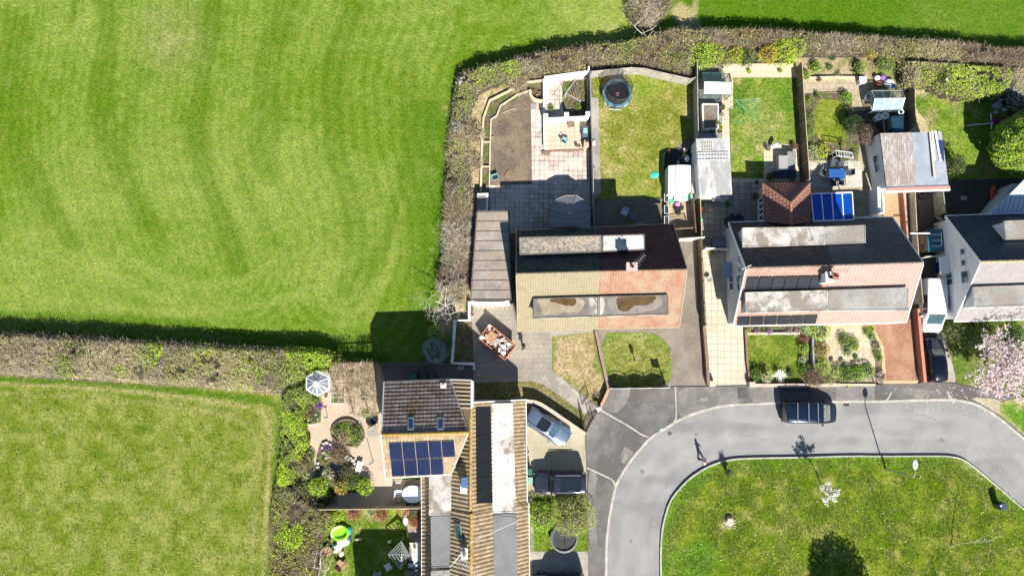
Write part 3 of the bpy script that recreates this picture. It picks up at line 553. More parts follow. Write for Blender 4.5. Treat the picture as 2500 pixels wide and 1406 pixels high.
def house(name, label, E0, E1, R0, R1, F0, F1, ze, zr, wallmat, backm, frontm, ends=(True, True), zf=None, tw=.30, co=.34, amp=.03, step=.045, inset=.22, ridgem=None, barge=UPVC, gut=UPVC, amps=None):
    """gabled house: back eave E0-E1, ridge R0-R1, front eave F0-F1 given in the picture at their real heights"""
    zf = ze if zf is None else zf
    e0, e1, r0, r1, f0, f1 = W(*E0, ze), W(*E1, ze), W(*R0, zr), W(*R1, zr), W(*F0, zf), W(*F1, zf)
    c = (e0 + e1 + f0 + f1) / 4; t = thing(name, (c.x, c.y, 0), label, 'house'); t['group'] = 'houses of the close'
    # walls: pentagonal prism between inset section at each end
    ax = (r1 - r0).normalized(); secs = []
    for k, (a, b, c_) in enumerate(((e0, r0, f0), (e1, r1, f1))):
        s = ax * ((inset if ends[k] else .0) * (1 if k == 0 else -1)); m = (a - c_).normalized()
        A = a + s - m * .25; F_ = c_ + s + m * .25; Rr = b + s
        secs.append([Vector((A.x, A.y, 0)), Vector((A.x, A.y, ze - .02)), Rr - Vector((0, 0, .16)), Vector((F_.x, F_.y, zf - .02)), Vector((F_.x, F_.y, 0))])
    m = M(); m.add(secs[0] + secs[1], [(0, 1, 2, 3, 4), (9, 8, 7, 6, 5)] + [(i, i + 5, (i + 1) % 5 + 5, (i + 1) % 5) for i in range(5)])
    m.build('wall', wallmat, t)
    for K in (1, 3):
        A, B = secs[0][K], secs[1][K]; o_ = (A + B) / 2 - (r0 + r1) / 2; o_.z = 0
        for s_ in (.22, .78): fwin(t, A, B, o_, s_, 1.5, 1.8, 1.2)
        fwin(t, A, B, o_, .5, 1.05, .9, 2.05, 'door', plain('front_door', (.2, .22, .25), .4))
    kw = dict(tw=tw, co=co, amp=amp, step=step)
    if backm: tiled([e0, e1, r1, r0], backm, DECKM, 'roof_slope', t, **kw)
    if frontm: tiled([f0, f1, r1, r0], frontm, DECKM, 'roof_slope', t, **kw)
    n = max(3, int((r1 - r0).length / .45)); m = M(); up = Vector((0, 0, .05))
    for i in range(n): m.tube([r0 + (r1 - r0) * ((i + .02) / n) + up, r0 + (r1 - r0) * ((i + .98) / n) + up], .13, 8)
    m.build('ridge', ridgem or frontm, t)
    for k, (a, b, c_) in enumerate(((e0, r0, f0), (e1, r1, f1))):
        if not ends[k]: continue
        m = M(); s = ax * (-.03 if k == 0 else .03); q = Vector((0, 0, .02))
        m.bar(a + s + q, b + s + q, .07, .26).bar(b + s + q, c_ + s + q, .07, .26); m.build('barge_board', barge, t)
    for a, b in ((e0, e1), (f0, f1)):
        cc_ = (r0 + r1) / 2; out = (((a + b) / 2) - cc_); out.z = 0; out = out.normalized() * .07
        M().tube([a + out, b + out], .06, 6).build('gutter', gut, t)
    return t, dict(e0=e0, e1=e1, r0=r0, r1=r1, f0=f0, f1=f1, back=(e0, (e1 - e0).cross(r0 - e0).normalized()), front=(f0, (f1 - f0).cross(r0 - f0).normalized()), g0=(secs[0][2], (secs[0][0] - secs[0][4]).cross(Vector((0, 0, 1))).normalized()), g1=(secs[1][2], (secs[1][4] - secs[1][0]).cross(Vector((0, 0, 1))).normalized()))
def dormer(t, pts, z, drop, roofm, wallm, over=.12, fascia=UPVC, name_ns=True, kerbm=None):
    """flat-roofed box dormer; pts = the roof's picture corners"""
    q = Ws(pts, z); c = sum(q, Vector()) / len(q); m = M(); inn = [c + (p - c) * (1 - over * 2 / (p - c).length) for p in q]
    d = m.prism([(p.x, p.y) for p in inn], z - drop, z - .12).build('dormer', wallm, t)
    M().prism([(p.x, p.y) for p in q], z - .12, z - .005).build('fascia', fascia, d)
    inn2 = [c + (p - c) * (1 - .07 / (p - c).length) for p in q]
    M().prism([(p.x, p.y) for p in inn2], z - .05, z + .012).build('flat_roof', roofm, d)
    hc = t.location; e_ = max(((inn[i], inn[(i + 1) % len(inn)]) for i in range(len(inn))), key=lambda p: (abs((p[0] + p[1]).y / 2 - hc.y) if name_ns else abs((p[0] + p[1]).x / 2 - .2)) + (p[1] - p[0]).length * .2); o_ = (e_[0] + e_[1]) / 2 - c; o_.z = 0; ln = (e_[1] - e_[0]).length; nw = max(1, int(ln / 2.6))
    for i in range(min(nw, 3)): fwin(d, e_[0], e_[1], o_, (i + .5) / min(nw, 3), z - .75, 1.5, .95)
    k = M(); P_ = inn2 + [inn2[0]]
    for a, b in zip(P_, P_[1:]): k.bar(a + Vector((0, 0, .02)), b + Vector((0, 0, .02)), .09, .05)
    k.build('roof_edge', kerbm or roofm, d)
    return d, q
def on_plane(pl, px, py, off=0.0):
    p = hit(px, py, pl[0], pl[1]); n = pl[1] if pl[1].z >= 0 else -pl[1]; return p + n * off
def panel(t, pl, pts, name='solar_panel', mat=None, frame=None, off=.17, th=.05):
    q = [on_plane(pl, a, b, off) for a, b in pts]; o = M().slab(q, th).build(name, frame or BLACKP, t)
    c = sum(q, Vector()) / 4; n = (q[1] - q[0]).cross(q[2] - q[0]).normalized(); n = n if n.z > 0 else -n
    M().slab([c + (p - c) * .985 + n * .006 for p in q], .004).build('cell_sheet', mat, o); return o
def bil(pts, s, t_):
    (a, b), (c, d), (e, f), (g, h) = pts; return (a * (1 - s) * (1 - t_) + c * s * (1 - t_) + e * s * t_ + g * (1 - s) * t_, b * (1 - s) * (1 - t_) + d * s * (1 - t_) + f * s * t_ + h * (1 - s) * t_)
def panel_grid(t, pl, pts, nu, nv, mat, frame, gap=.012, skip=()):
    for i in range(nu):
        for j in range(nv):
            if (i, j) in skip: continue
            s0, s1, t0, t1 = i / nu + gap, (i + 1) / nu - gap, j / nv + gap, (j + 1) / nv - gap
            panel(t, pl, [bil(pts, s0, t0), bil(pts, s1, t0), bil(pts, s1, t1), bil(pts, s0, t1)], mat=mat, frame=frame)
def wall_window(t, pl, px, py, w_, h_, name='window', fr=UPVC, gl=WGLASS, out=None, bars=1, z=None):
    """window set on a wall plane at a picture point; w_ along the wall, h_ up"""
    n = Vector((pl[1].x, pl[1].y, 0)).normalized(); c = hit(px, py, pl[0], pl[1])
    if (Vector((0, 0, 0)) - c).dot(n) < 0: n = -n
    if z: c.z = z
    u = n.cross(Vector((0, 0, 1))).normalized(); U = Vector((0, 0, 1)); m = M()
    cor = [c + u * a * w_ / 2 + U * b * h_ / 2 + n * .03 for a, b in ((-1, -1), (1, -1), (1, 1), (-1, 1))]
    for a, b in zip(cor, cor[1:] + cor[:1]): m.bar(a, b, .08, .08)
    for k in range(bars): m.bar(c + u * w_ * ((k + 1) / (bars + 1) - .5) - U * h_ / 2 + n * .03, c + u * w_ * ((k + 1) / (bars + 1) - .5) + U * h_ / 2 + n * .03, .06, .06)
    f = m.build(name, fr, t); q = [p - n * .02 for p in cor]
    M().slab([q[0], q[1], q[2], q[3]], .02).build('pane', gl, f)
    M().bar(cor[0] + n * .05, cor[1] + n * .05, .14, .05).build('sill', fr, f); return f
def chimney(t, px, py, z0, z1, sx, sy, mat, pots=1, potm=None):
    c = W(px, py, z1); ch = M().box((c.x, c.y, (z0 + z1) / 2), (sx, sy, z1 - z0 - .1)).box((c.x, c.y, z1 - .06), (sx + .14, sy + .14, .12)).build('chimney', mat, t)
    for k in range(pots):
        x_ = c.x + (k - (pots - 1) / 2) * .4
        M().lathe((x_, c.y, z1), [(.14, 0), (.12, .3), (.15, .32), (.13, .36)], 12, False).lathe((x_, c.y, z1), [(.10, .34), (.09, .05)], 12).build('chimney_pot', potm or plain('terracotta', (.45, .16, .08), .8), ch)
    return c
def aerial(t, base, h, ang, ln, mat=None, n=8, el=.35):
    m = M(); b = Vector(base); top = b + Vector((0, 0, h)); m.tube([b, top], .02, 5); d = Vector((math.cos(ang), math.sin(ang), .05))
    m.tube([top - d * ln * .3, top + d * ln * .7], .014, 4); s = Vector((-math.sin(ang), math.cos(ang), 0))
    for k in range(n):
        p = top + d * ln * (-.3 + k / (n - 1)); m.tube([p - s * el * (1.1 - .5 * k / n), p + s * el * (1.1 - .5 * k / n)], .009, 3)
    return m.build('aerial', mat or plain('aluminium', (.7, .7, .72), .4, .6), t)
PEBBLE = rough_mat('pebbledash', [(.3, .27, .22), (.4, .36, .3), (.48, .43, .36)], 4, fine=18)
BLKT = island_mat('shade_black_moss_tiles', [(.035, .04, .042), (.06, .065, .062), (.085, .09, .085)], pos_stain=(.045, .055, .04), stain_scale=.9, rough=.9)  # near-black carries the shade of the north-facing slope, plus moss patches
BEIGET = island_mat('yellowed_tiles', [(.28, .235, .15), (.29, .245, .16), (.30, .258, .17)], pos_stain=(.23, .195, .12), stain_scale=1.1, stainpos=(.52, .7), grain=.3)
MAROONT = island_mat('shade_maroon_tiles', [(.055, .022, .028), (.085, .035, .04), (.10, .045, .05)], pos_stain=(.06, .04, .04), rough=.8)  # shade of the sunless rear slope is put into this dark red
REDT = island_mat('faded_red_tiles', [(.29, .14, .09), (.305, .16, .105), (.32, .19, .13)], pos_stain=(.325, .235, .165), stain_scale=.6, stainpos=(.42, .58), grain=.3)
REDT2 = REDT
DRKT = island_mat('shade_brown_tiles', [(.045, .037, .037), (.06, .048, .048), (.08, .065, .06)], rough=.7)  # rear slope only: its shade is painted in as dark brown
GRYT = island_mat('shade_grey_tiles', [(.06, .063, .078), (.07, .073, .09), (.08, .083, .10)], rough=.6)  # rear slope only: grey darkened to hold the slope's shade
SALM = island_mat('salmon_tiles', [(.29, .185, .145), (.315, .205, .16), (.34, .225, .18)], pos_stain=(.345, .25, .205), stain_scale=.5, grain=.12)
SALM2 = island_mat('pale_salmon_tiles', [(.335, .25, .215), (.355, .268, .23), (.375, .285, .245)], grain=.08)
MOSSF = rough_mat('mossy_felt', [(.15, .135, .115), (.23, .21, .18), (.36, .33, .28)], 1.6, big=(.36, .29, .22), bigscale=.6, fine=7, fine_amt=.6, bump=.02)
LICH = rough_mat('white_lichen_felt', [(.26, .24, .21), (.5, .47, .42), (.66, .63, .58)], .9, big=(.7, .68, .63), bigscale=.5, fine=9, fine_amt=.25, bump=.01)
PALEF = rough_mat('pale_concrete_felt', [(.34, .325, .3), (.46, .445, .42), (.56, .545, .52)], .9, big=(.24, .21, .175), bigscale=.55, fine=9, fine_amt=.16, bump=.01)
GREYF = rough_mat('grey_felt', [(.2, .195, .185), (.32, .31, .295), (.44, .43, .41)], .8, big=(.26, .235, .205), bigscale=.4, fine=9, fine_amt=.25, bump=.01)
SMOOF = rough_mat('smooth_grey_felt', [(.16, .16, .165), (.19, .19, .195), (.22, .22, .225)], .6, fine=9, fine_amt=.08, bump=.004)
WETF = rough_mat('puddled_felt', [(.12, .105, .09), (.19, .17, .15), (.27, .245, .21)], .8, fine=12, fine_amt=.35, bump=.01)
# ---- pair on the left
plain('beige_verge', (.34, .28, .2), .7, 0, .2, 3)
tA, hA = house('semi_detached_house', 'house half with mossy rear slope toned black for shade and yellowed beige front roof', (1261, 565), (1461, 557), (1261, 670), (1464, 664), (1265, 807), (1461, 801), 2.6, 7.3, PEBBLE, BLKT, BEIGET, (True, False), amp=.055, step=.006, tw=.22, barge=MT['beige_verge'], gut=MT['beige_verge'])
tB, hB = house('semi_detached_house', 'house half with rear slope toned maroon for shade and patchy faded red front roof', (1461, 557), (1643, 549), (1464, 664), (1676, 659.5), (1461, 801), (1657, 797), 2.6, 7.3, PEBBLE, MAROONT, REDT, (False, True), amp=.055, step=.006, tw=.22, barge=MT['beige_verge'], gut=MT['beige_verge'])
for t_, pts, z, rm in ((tA, [(1301, 729), (1461, 724), (1461, 772), (1300, 777)], 5.75, WETF), (tB, [(1461, 724), (1631, 720), (1632, 767), (1461, 772)], 5.75, WETF), (tA, [(1266, 580), (1470, 575), (1470, 615), (1268, 622)], 5.9, MOSSF), (tB, [(1470, 575), (1574, 572), (1575, 610), (1470, 615)], 5.9, LICH)):
    d, q = dormer(t_, pts, z, 2.2, rm, PEBBLE, fascia=plain('dark_fascia', (.06, .05, .045), .6), kerbm=plain('felt_edge', (.12, .115, .11), .8, 0, .3, 3))
    ORG_d = d
    if z == 5.75 and pts[0][1] > 700:
        pm = rough_mat('wet_silt', [(.08, .05, .022), (.11, .07, .032), (.135, .09, .045)], 1.2, fine=10, fine_amt=.1, bump=.0, rough=.35)
        pud = [(1340, 729), (1390, 727), (1409, 729), (1405, 742), (1398, 748), (1380, 745), (1358, 741), (1345, 736)] if t_ is tA else [(1505, 724), (1560, 722), (1606, 721), (1596, 737), (1580, 746), (1566, 745), (1548, 746), (1536, 759), (1518, 762), (1508, 754), (1505, 738)]
        rim = [(1308, 732), (1330, 727), (1420, 726), (1430, 740), (1412, 765), (1390, 760), (1360, 766), (1318, 770), (1325, 750)] if t_ is tA else [(1480, 724), (1612, 721), (1622, 750), (1560, 765), (1500, 768), (1485, 750)]
        jt = lambda P_: [(a + random.uniform(-1.4, 1.4), b + random.uniform(-1.4, 1.4)) for a, b in smooth_path(P_, 2, True)]
        M().prism(P2(jt([(1452, 725), (1474, 724), (1478, 745), (1470, 770), (1456, 771), (1461, 748)] if t_ is tB else [(1436, 727), (1448, 727), (1460, 745), (1459, 770), (1434, 769), (1440, 750)]), z), z + .005, z + .016).build('lichen_patch', PALEF, d)
        M().prism(P2(jt(rim), z), z + .005, z + .018).build('dried_silt', rough_mat('dry_silt', [(.24, .19, .13), (.3, .25, .18), (.36, .31, .24)], 1.5, fine=14, fine_amt=.2, bump=.003) if t_ is tA else rough_mat('grey_silt', [(.20, .17, .15), (.25, .22, .19), (.28, .25, .23)], 1.5, fine=14, fine_amt=.2, bump=.003), d)
        M().prism(P2(jt(pud), z), z + .005, z + .024).build('puddle', pm, d)
cA = chimney(tB, 1543, 651, 6.2, 8.1, .8, .6, plain('pale_chimney_brick', (.5, .38, .33), .8, 0, .2, 8))
aerial(tB, W(1550, 648, 8.0), .9, R(50), 1.5)
# conservatory of the left house
GLD = plain('brown_aluminium', (.42, .3, .25), .5, .2)
oc = [(1340, 556), (1340, 508), (1359, 487), (1379, 478), (1408, 477.5), (1428, 491), (1441, 508), (1441, 556)]
q = Ws(oc, 2.3); ap = W(1391, 525, 3.2); apb = W(1391, 552, 3.2); cons = M(); cr = M()
cons.prism([(p.x, p.y) for p in q], 0, .5); cb = cons.build('conservatory', plain('buff_brick_base', (.35, .25, .18), .8, 0, .2, 8), tA)
POLY = plain('tinted_roof_glazing', (.17, .19, .22), .3, 0, .12, 1.5)
faces = M(); faces.add(q + [ap, apb], [(1, 2, 8), (2, 3, 8), (3, 4, 8), (4, 5, 8), (5, 6, 8), (0, 1, 8, 9), (6, 7, 9, 8)]); faces.build('glazed_roof', POLY, cb)
for a, b in [(q[i], ap) for i in range(1, 7)] + [(ap, apb)] + [(q[i], q[i + 1]) for i in range(7)] + [(q[0] * .66 + q[1] * .34, apb * .7 + ap * .3), (q[7] * .66 + q[6] * .34, apb * .7 + ap * .3), (q[0] * .33 + q[1] * .67, ap * .65 + apb * .35), (q[7] * .33 + q[6] * .67, ap * .65 + apb * .35)]: cr.bar(a + Vector((0, 0, .03)), b + Vector((0, 0, .03)), .045, .05)
for p in q: cr.bar(Vector((p.x, p.y, .5)), p, .1, .1)
cr.lathe((ap.x, ap.y, ap.z), [(.12, 0), (.15, .08), (.05, .2), (.07, .26), (.01, .36)], 8); cr.build('glazing_frame', GLD, cb)
gl = M(); [gl.add([Vector((a.x, a.y, .5)), Vector((b.x, b.y, .5)), b, a], [(0, 1, 2, 3)]) for a, b in zip(q, q[1:])]; gl.build('pane', glass_mat('cons_glass', (.05, .06, .07), .5), cb)
# ---- garage of the left house
t = thing('garage', W(1200, 625, 0), 'long flat-roofed garage with stained grey panel roof beside the hedge', 'garage')
g = [(1165, 517), (1242, 516), (1247, 732.5), (1149, 733)]; q = Ws(g, 2.5); cc = sum(q, Vector()) / 4
M().prism([(cc.x + (p.x - cc.x) * .96, cc.y + (p.y - cc.y) * .985) for p in q], 0, 2.4).build('wall', WHITE, t)
GARF = rough_mat('garage_felt', [(.20, .175, .155), (.28, .25, .225), (.36, .33, .30)], .7, big=(.30, .24, .19), bigscale=.5, fine=9, fine_amt=.2, bump=.01)
ro = M().prism([(p.x, p.y) for p in q], 2.4, 2.5).build('roof', GARF, t); m = M()
for k in range(1, 9):
    a = bil(g, 0.01, k / 9); b = bil(g, .99, k / 9); m.bar(W(*a, 2.52), W(*b, 2.52), .05, .05)
m.build('roof_seam', plain('seam_tar', (.12, .11, .10), .8, 0, .3, 5), ro)
m = M()
for a, b in zip(q, q[1:] + q[:1]): m.bar(a + Vector((0, 0, .02)), b + Vector((0, 0, .02)), .12, .1)
m.build('roof_edge', plain('tar_edge', (.1, .095, .09), .8, 0, .3, 3), ro)
a, b = W(1152, 741, 0), W(1243, 741, 0); dm = M()
for k in range(8): dm.box(((a.x + b.x) / 2, a.y - .02, .2 + k * .26), ((b.x - a.x) - .6, .05, .24))
dm.build('door', WHITE, t)
sheet('apron_strip', [(1148, 734), (1246, 733), (1246, 748), (1148, 749)], .05, plain('pale_concrete', (.5, .47, .42), .8, 0, .15, 2))
# ---- bin store behind the garage
t = thing('bin_store', W(1178, 495, 0), 'small white-walled store with brown flat lid behind the garage', 'shed')
q = Ws([(1165, 472), (1192, 471), (1190, 514), (1164, 513)], 1.2); M().prism([(p.x, p.y) for p in q], 0, 1.1).build('wall', WHITE, t)
q = Ws([(1166, 479), (1187, 479), (1186, 511), (1165, 511)], 1.2); M().prism([(p.x, p.y) for p in q], 1.1, 1.17).build('roof', GARF, t)
# ---- middle pair
GB = plain('shade_grey_render', (.50, .53, .58), .8, 0, .06, .8)  # white render with the gable's blue-grey shadow tone in its colour
tC, hC = house('semi_detached_house', 'house half with rear slope toned brown for shade, white flat dormers and two black solar arrays', (1779, 545), (1993, 538), (1821, 656), (2036, 649.5), (1790, 794), (1993, 790), 2.6, 7.3, GB, DRKT, SALM, (True, False), amp=.035, step=.02, tw=.28)
tD, hD = house('semi_detached_house', 'house half with smooth rear slope toned grey for shade and pale salmon corrugated front roof', (1993, 538), (2177, 532), (2036, 649.5), (2252, 642.5), (1993, 790), (2210, 785.5), 2.6, 7.3, WHITE, GRYT, SALM2, (False, True), amp=.06, step=.012, tw=.3)
for t_, pts, z, rm, dr in ((tC, [(1819, 714), (2021, 709), (2021, 757.5), (1822, 763)], 6.0, PALEF, 2.3), (tD, [(2021, 709), (2218, 702), (2218, 757), (2021, 757.5)], 6.0, GREYF, 2.3), (tC, [(1811, 557), (2013, 554), (2014, 597), (1813, 604)], 5.95, PALEF, 2.3), (tD, [(2013, 554), (2113, 550), (2114, 593), (2014, 597)], 5.95, GREYF, 2.3)):
    dormer(t_, pts, z, dr, rm, GB)
PVB = plain('black_solar_cells', (.022, .023, .03), .18, 0, .25, 1.5); PVBF = plain('black_panel_frame', (.035, .03, .03), .4)
panel_grid(tC, hC['front'], [(1823.5, 675), (2013, 670.5), (2002, 707), (1816, 711)], 6, 1, PVB, PVBF, gap=.006)
panel_grid(tC, hC['front'], [(1800, 771), (1996, 766.5), (1991, 787), (1798, 791.5)], 6, 1, PVB, PVBF, gap=.006)
c = chimney(tC, 2026, 677, 6.0, 8.0, .55, .8, WHITE, 1, plain('black_cowl', (.02, .02, .02), .5))
chd = chimney(tD, 2040, 674, 6.5, 8.1, .42, .42, plain('red_brick_stack', (.35, .15, .1), .8, 0, .2, 10)); aerial(tD, W(2046, 690, 7.6), .5, R(-8), 2.2)
aerial(tC, W(1984, 588, 5.9), 1.1, R(20), 1.0, n=5)
tr = M(); p = hA['r0']; gp = hC['g0']
for (a, b, w_, h_) in ((1807, 632, .55, .7), (1808, 658, .55, .7), (1806, 690, 1.4, 1.0)): wall_window(tC, gp, a, b, w_, h_, bars=1)
wall_window(tC, gp, 1787, 690, 1.4, 1.2, bars=1)
dn = Vector((gp[1].x, gp[1].y, 0)).normalized(); dn = -dn if dn.x > 0 else dn; cdr = hit(1781, 662, gp[0], gp[1]); cdr.z = 1.05
uu = dn.cross(Vector((0, 0, 1))); dd = M().slab([cdr + uu * a * .5 + Vector((0, 0, b)) + dn * .04 for a, b in ((-1, -1), (1, -1), (1, 1), (-1, 1))], .05).build('door', plain('dark_door', (.03, .035, .05), .4), tC)
M().box(tuple(cdr + dn * .4 + Vector((0, 0, 1.2))), (.8, 1.5, .08)).build('porch_canopy', plain('grey_blue_canopy', (.3, .36, .45), .6), tC)
M().tube([hit(1797, 640, *gp) + dn * .08, hit(1815, 652, *gp) + dn * .08], .04).tube([W(1812, 657, 7.0), W(1834, 647, 7.6)], .035).build('vent_pipe', UPVC, tC)
# hipped extension behind the middle pair
ze, zr = 2.5, 4.3; B0, B1, A0, A1 = W(1862, 449, ze), W(1976, 449, ze), W(1866, 541, ze), W(1981, 541, ze); AP = W(1930, 497, zr); AS = W(1932, 549, zr)
RIB = island_mat('brown_red_tiles', [(.21, .09, .07), (.25, .115, .09), (.29, .14, .11)], pos_stain=(.21, .12, .1), grain=.2)
ex = M().prism([(B0.x + .15, B0.y - .15), (B1.x - .15, B1.y - .15), (A1.x - .15, A1.y - .8), (A0.x + .15, A0.y - .8)], 0, ze).build('rear_extension', plain('cream_brick', (.42, .36, .28), .8, 0, .15, 6), tC)
for nm, poly in (('a', [B0, B1, AP]), ('b', [B0, A0, AS, AP]), ('c', [B1, A1, AS, AP])): tiled(poly, RIB, DECKM, 'roof_slope', ex, amp=.03, step=.05, tw=.3, co=.32)
m = M()
for a, b in ((B0, AP), (B1, AP), (AP, AS)):
    n = int((b - a).length / .4); [m.tube([a + (b - a) * ((i + .03) / n) + Vector((0, 0, .06)), a + (b - a) * ((i + .97) / n) + Vector((0, 0, .06))], .13, 8) for i in range(n)]
m.build('ridge', plain('ridge_tile_brown', (.34, .17, .11), .8, 0, .12, 4), ex)
m = M()
for a, b in ((B0, B1), (B0, A0), (B1, A1)): m.tube([a, b], .055)
m.build('gutter', plain('cream_gutter', (.5, .45, .4), .5), ex)
wl = (Vector((B0.x + .15, 0, 1)), Vector((-1, 0, 0)))
for k in range(4): wall_window(ex, wl, 1856, 492 + k * 14, .45, 1.3, bars=0, z=1.5)
# blue roofed conservatory
t = thing('conservatory', W(2030, 505, 0), 'white framed lean-to conservatory with vivid blue tinted roof', 'conservatory')
BLUE = plain('blue_tinted_roof', (.004, .07, .42), .12, 0, .35, .9)
r = [W(1980, 474, 2.3), W(2080, 470, 2.3), W(2084, 537, 2.8), W(1986, 540, 2.8)]; M().slab(r, .03).build('glazed_roof', BLUE, t)
m = M(); up = Vector((0, 0, .03))
for s in (0, .25, .5, .75, 1): m.bar(r[0].lerp(r[1], s) + up, r[3].lerp(r[2], s) + up, .09, .07)
m.bar(r[0] + up, r[1] + up, .12, .1).bar(r[3] + up, r[2] + up, .12, .1)
for s in (0, .25, .5, .75, 1): p = r[0].lerp(r[1], s); m.bar((p.x, p.y, .4), (p.x, p.y, 2.3), .08, .08)
m.build('frame', UPVC, t)
M().prism([(r[0].x, r[0].y), (r[1].x, r[1].y), (r[2].x, r[2].y), (r[3].x, r[3].y)], 0, .4).build('base', plain('grey_floor', (.2, .2, .2), .7), t)
t = thing('glass_canopy', W(2120, 534, 0), 'narrow grey glazed canopy over the passage behind the house', 'canopy')
r = [W(2088, 531, 2.4), W(2144, 527, 2.4), W(2144, 535, 2.6), W(2088, 538, 2.6)]; M().slab(r, .03).build('glazed_roof', plain('clear_roof_glazing', (.35, .42, .46), .2, 0, .1), t)
m = M(); [m.bar(r[0].lerp(r[1], s), r[3].lerp(r[2], s), .05, .07) for s in (0, .5, 1)]; [m.bar((r[k].x, r[k].y, 0), r[k], .07) for k in (0, 1)]; m.build('frame', UPVC, t)
# ---- white house at the right
tE, hE = house('detached_house', 'white rendered house with rear slope toned navy for shade, pale grey front roof and blue side door', (2308, 529), (2640, 518), (2393, 640), (2730, 632), (2329, 783), (2660, 774), 2.6, 7.4, WHITE, island_mat('shade_navy_tiles', [(.016, .026, .05), (.025, .036, .065), (.032, .044, .075)], rough=.55), island_mat('pale_grey_tiles', [(.25, .235, .235), (.27, .25, .25), (.29, .27, .27)], grain=.06), (True, True), amp=.02, step=.03, ridgem=plain('mossy_ridge', (.38, .33, .2), .9, 0, .3, 4))  # navy rear tiles have the north slope's shade in their colour
dormer(tE, [(2451, 540), (2640, 533), (2640, 579), (2456, 585)], 6.0, 2.3, GREYF, WHITE)
d, q = dormer(tE, [(2375, 701), (2640, 692), (2640, 742), (2379, 750)], 6.0, 2.4, GREYF, WHITE)
gp = hE['g0']
for a, b, w_, h_ in ((2352, 614, .55, .6), (2354, 641, .55, .6), (2358, 676, 1.1, 1.0)): wall_window(tE, gp, a, b, w_, h_, bars=0, gl=plain('window_glass_blue', (.05, .11, .14), .08))
wall_window(tE, gp, 2319, 680, 1.2, 1.05, bars=1, gl=MT['window_glass_blue'])
dn = Vector((gp[1].x, gp[1].y, 0)).normalized(); dn = -dn if dn.x > 0 else dn; cdr = hit(2307, 650, gp[0], gp[1]); uu = dn.cross(Vector((0, 0, 1))); cdr.z = 1.05
dd = M().slab([cdr + uu * a * .5 + Vector((0, 0, b)) + dn * .05 for a, b in ((-1, -1), (1, -1), (1, 1), (-1, 1))], .05).build('door', plain('royal_blue_door', (.005, .02, .22), .35), tE)
M().box(tuple(cdr + dn * .45 + Vector((0, 0, 1.18))), (.9, 1.6, .1)).build('porch_canopy', WHITE, tE)
M().tube([hit(2327, 632, *gp) + dn * .1, hit(2372, 624, *gp) + dn * .1], .05).tube([hit(2325, 598, *gp) + dn * .1, hit(2330, 650, *gp) + dn * .1], .04).build('downpipe', UPVC, tE)
# ---- row at the bottom: tall wing and main range
BRT = island_mat('brown_mossy_tiles', [(.17, .13, .115), (.23, .185, .165), (.29, .235, .21)], pos_stain=(.14, .09, .045), stain_scale=.6, stainpos=(.5, .66), grain=.3)
TAN = island_mat('tan_lichen_tiles', [(0.240, 0.180, 0.112), (0.304, 0.228, 0.140), (0.360, 0.280, 0.184)], pos_stain=(0.336, 0.192, 0.040), stain_scale=1.6, stainpos=(.57, .68), grain=.35)
LICHR = rough_mat('orange_lichen_ridge', [(.30, .22, .13), (.45, .28, .07), (.5, .33, .12)], 1.5, fine=9, fine_amt=.3, bump=.02)
zr, ze = 7.4, 2.6; X0 = W(1149, 930, zr).x
def rg(yp): return W(1149.5 + (yp - 930) * .006, yp, zr)
def ee(yp): return W(1282 + (yp - 976) * .024, yp, ze)
def we(yp): return W(1031 + (yp - 1166) * .005, yp, ze)
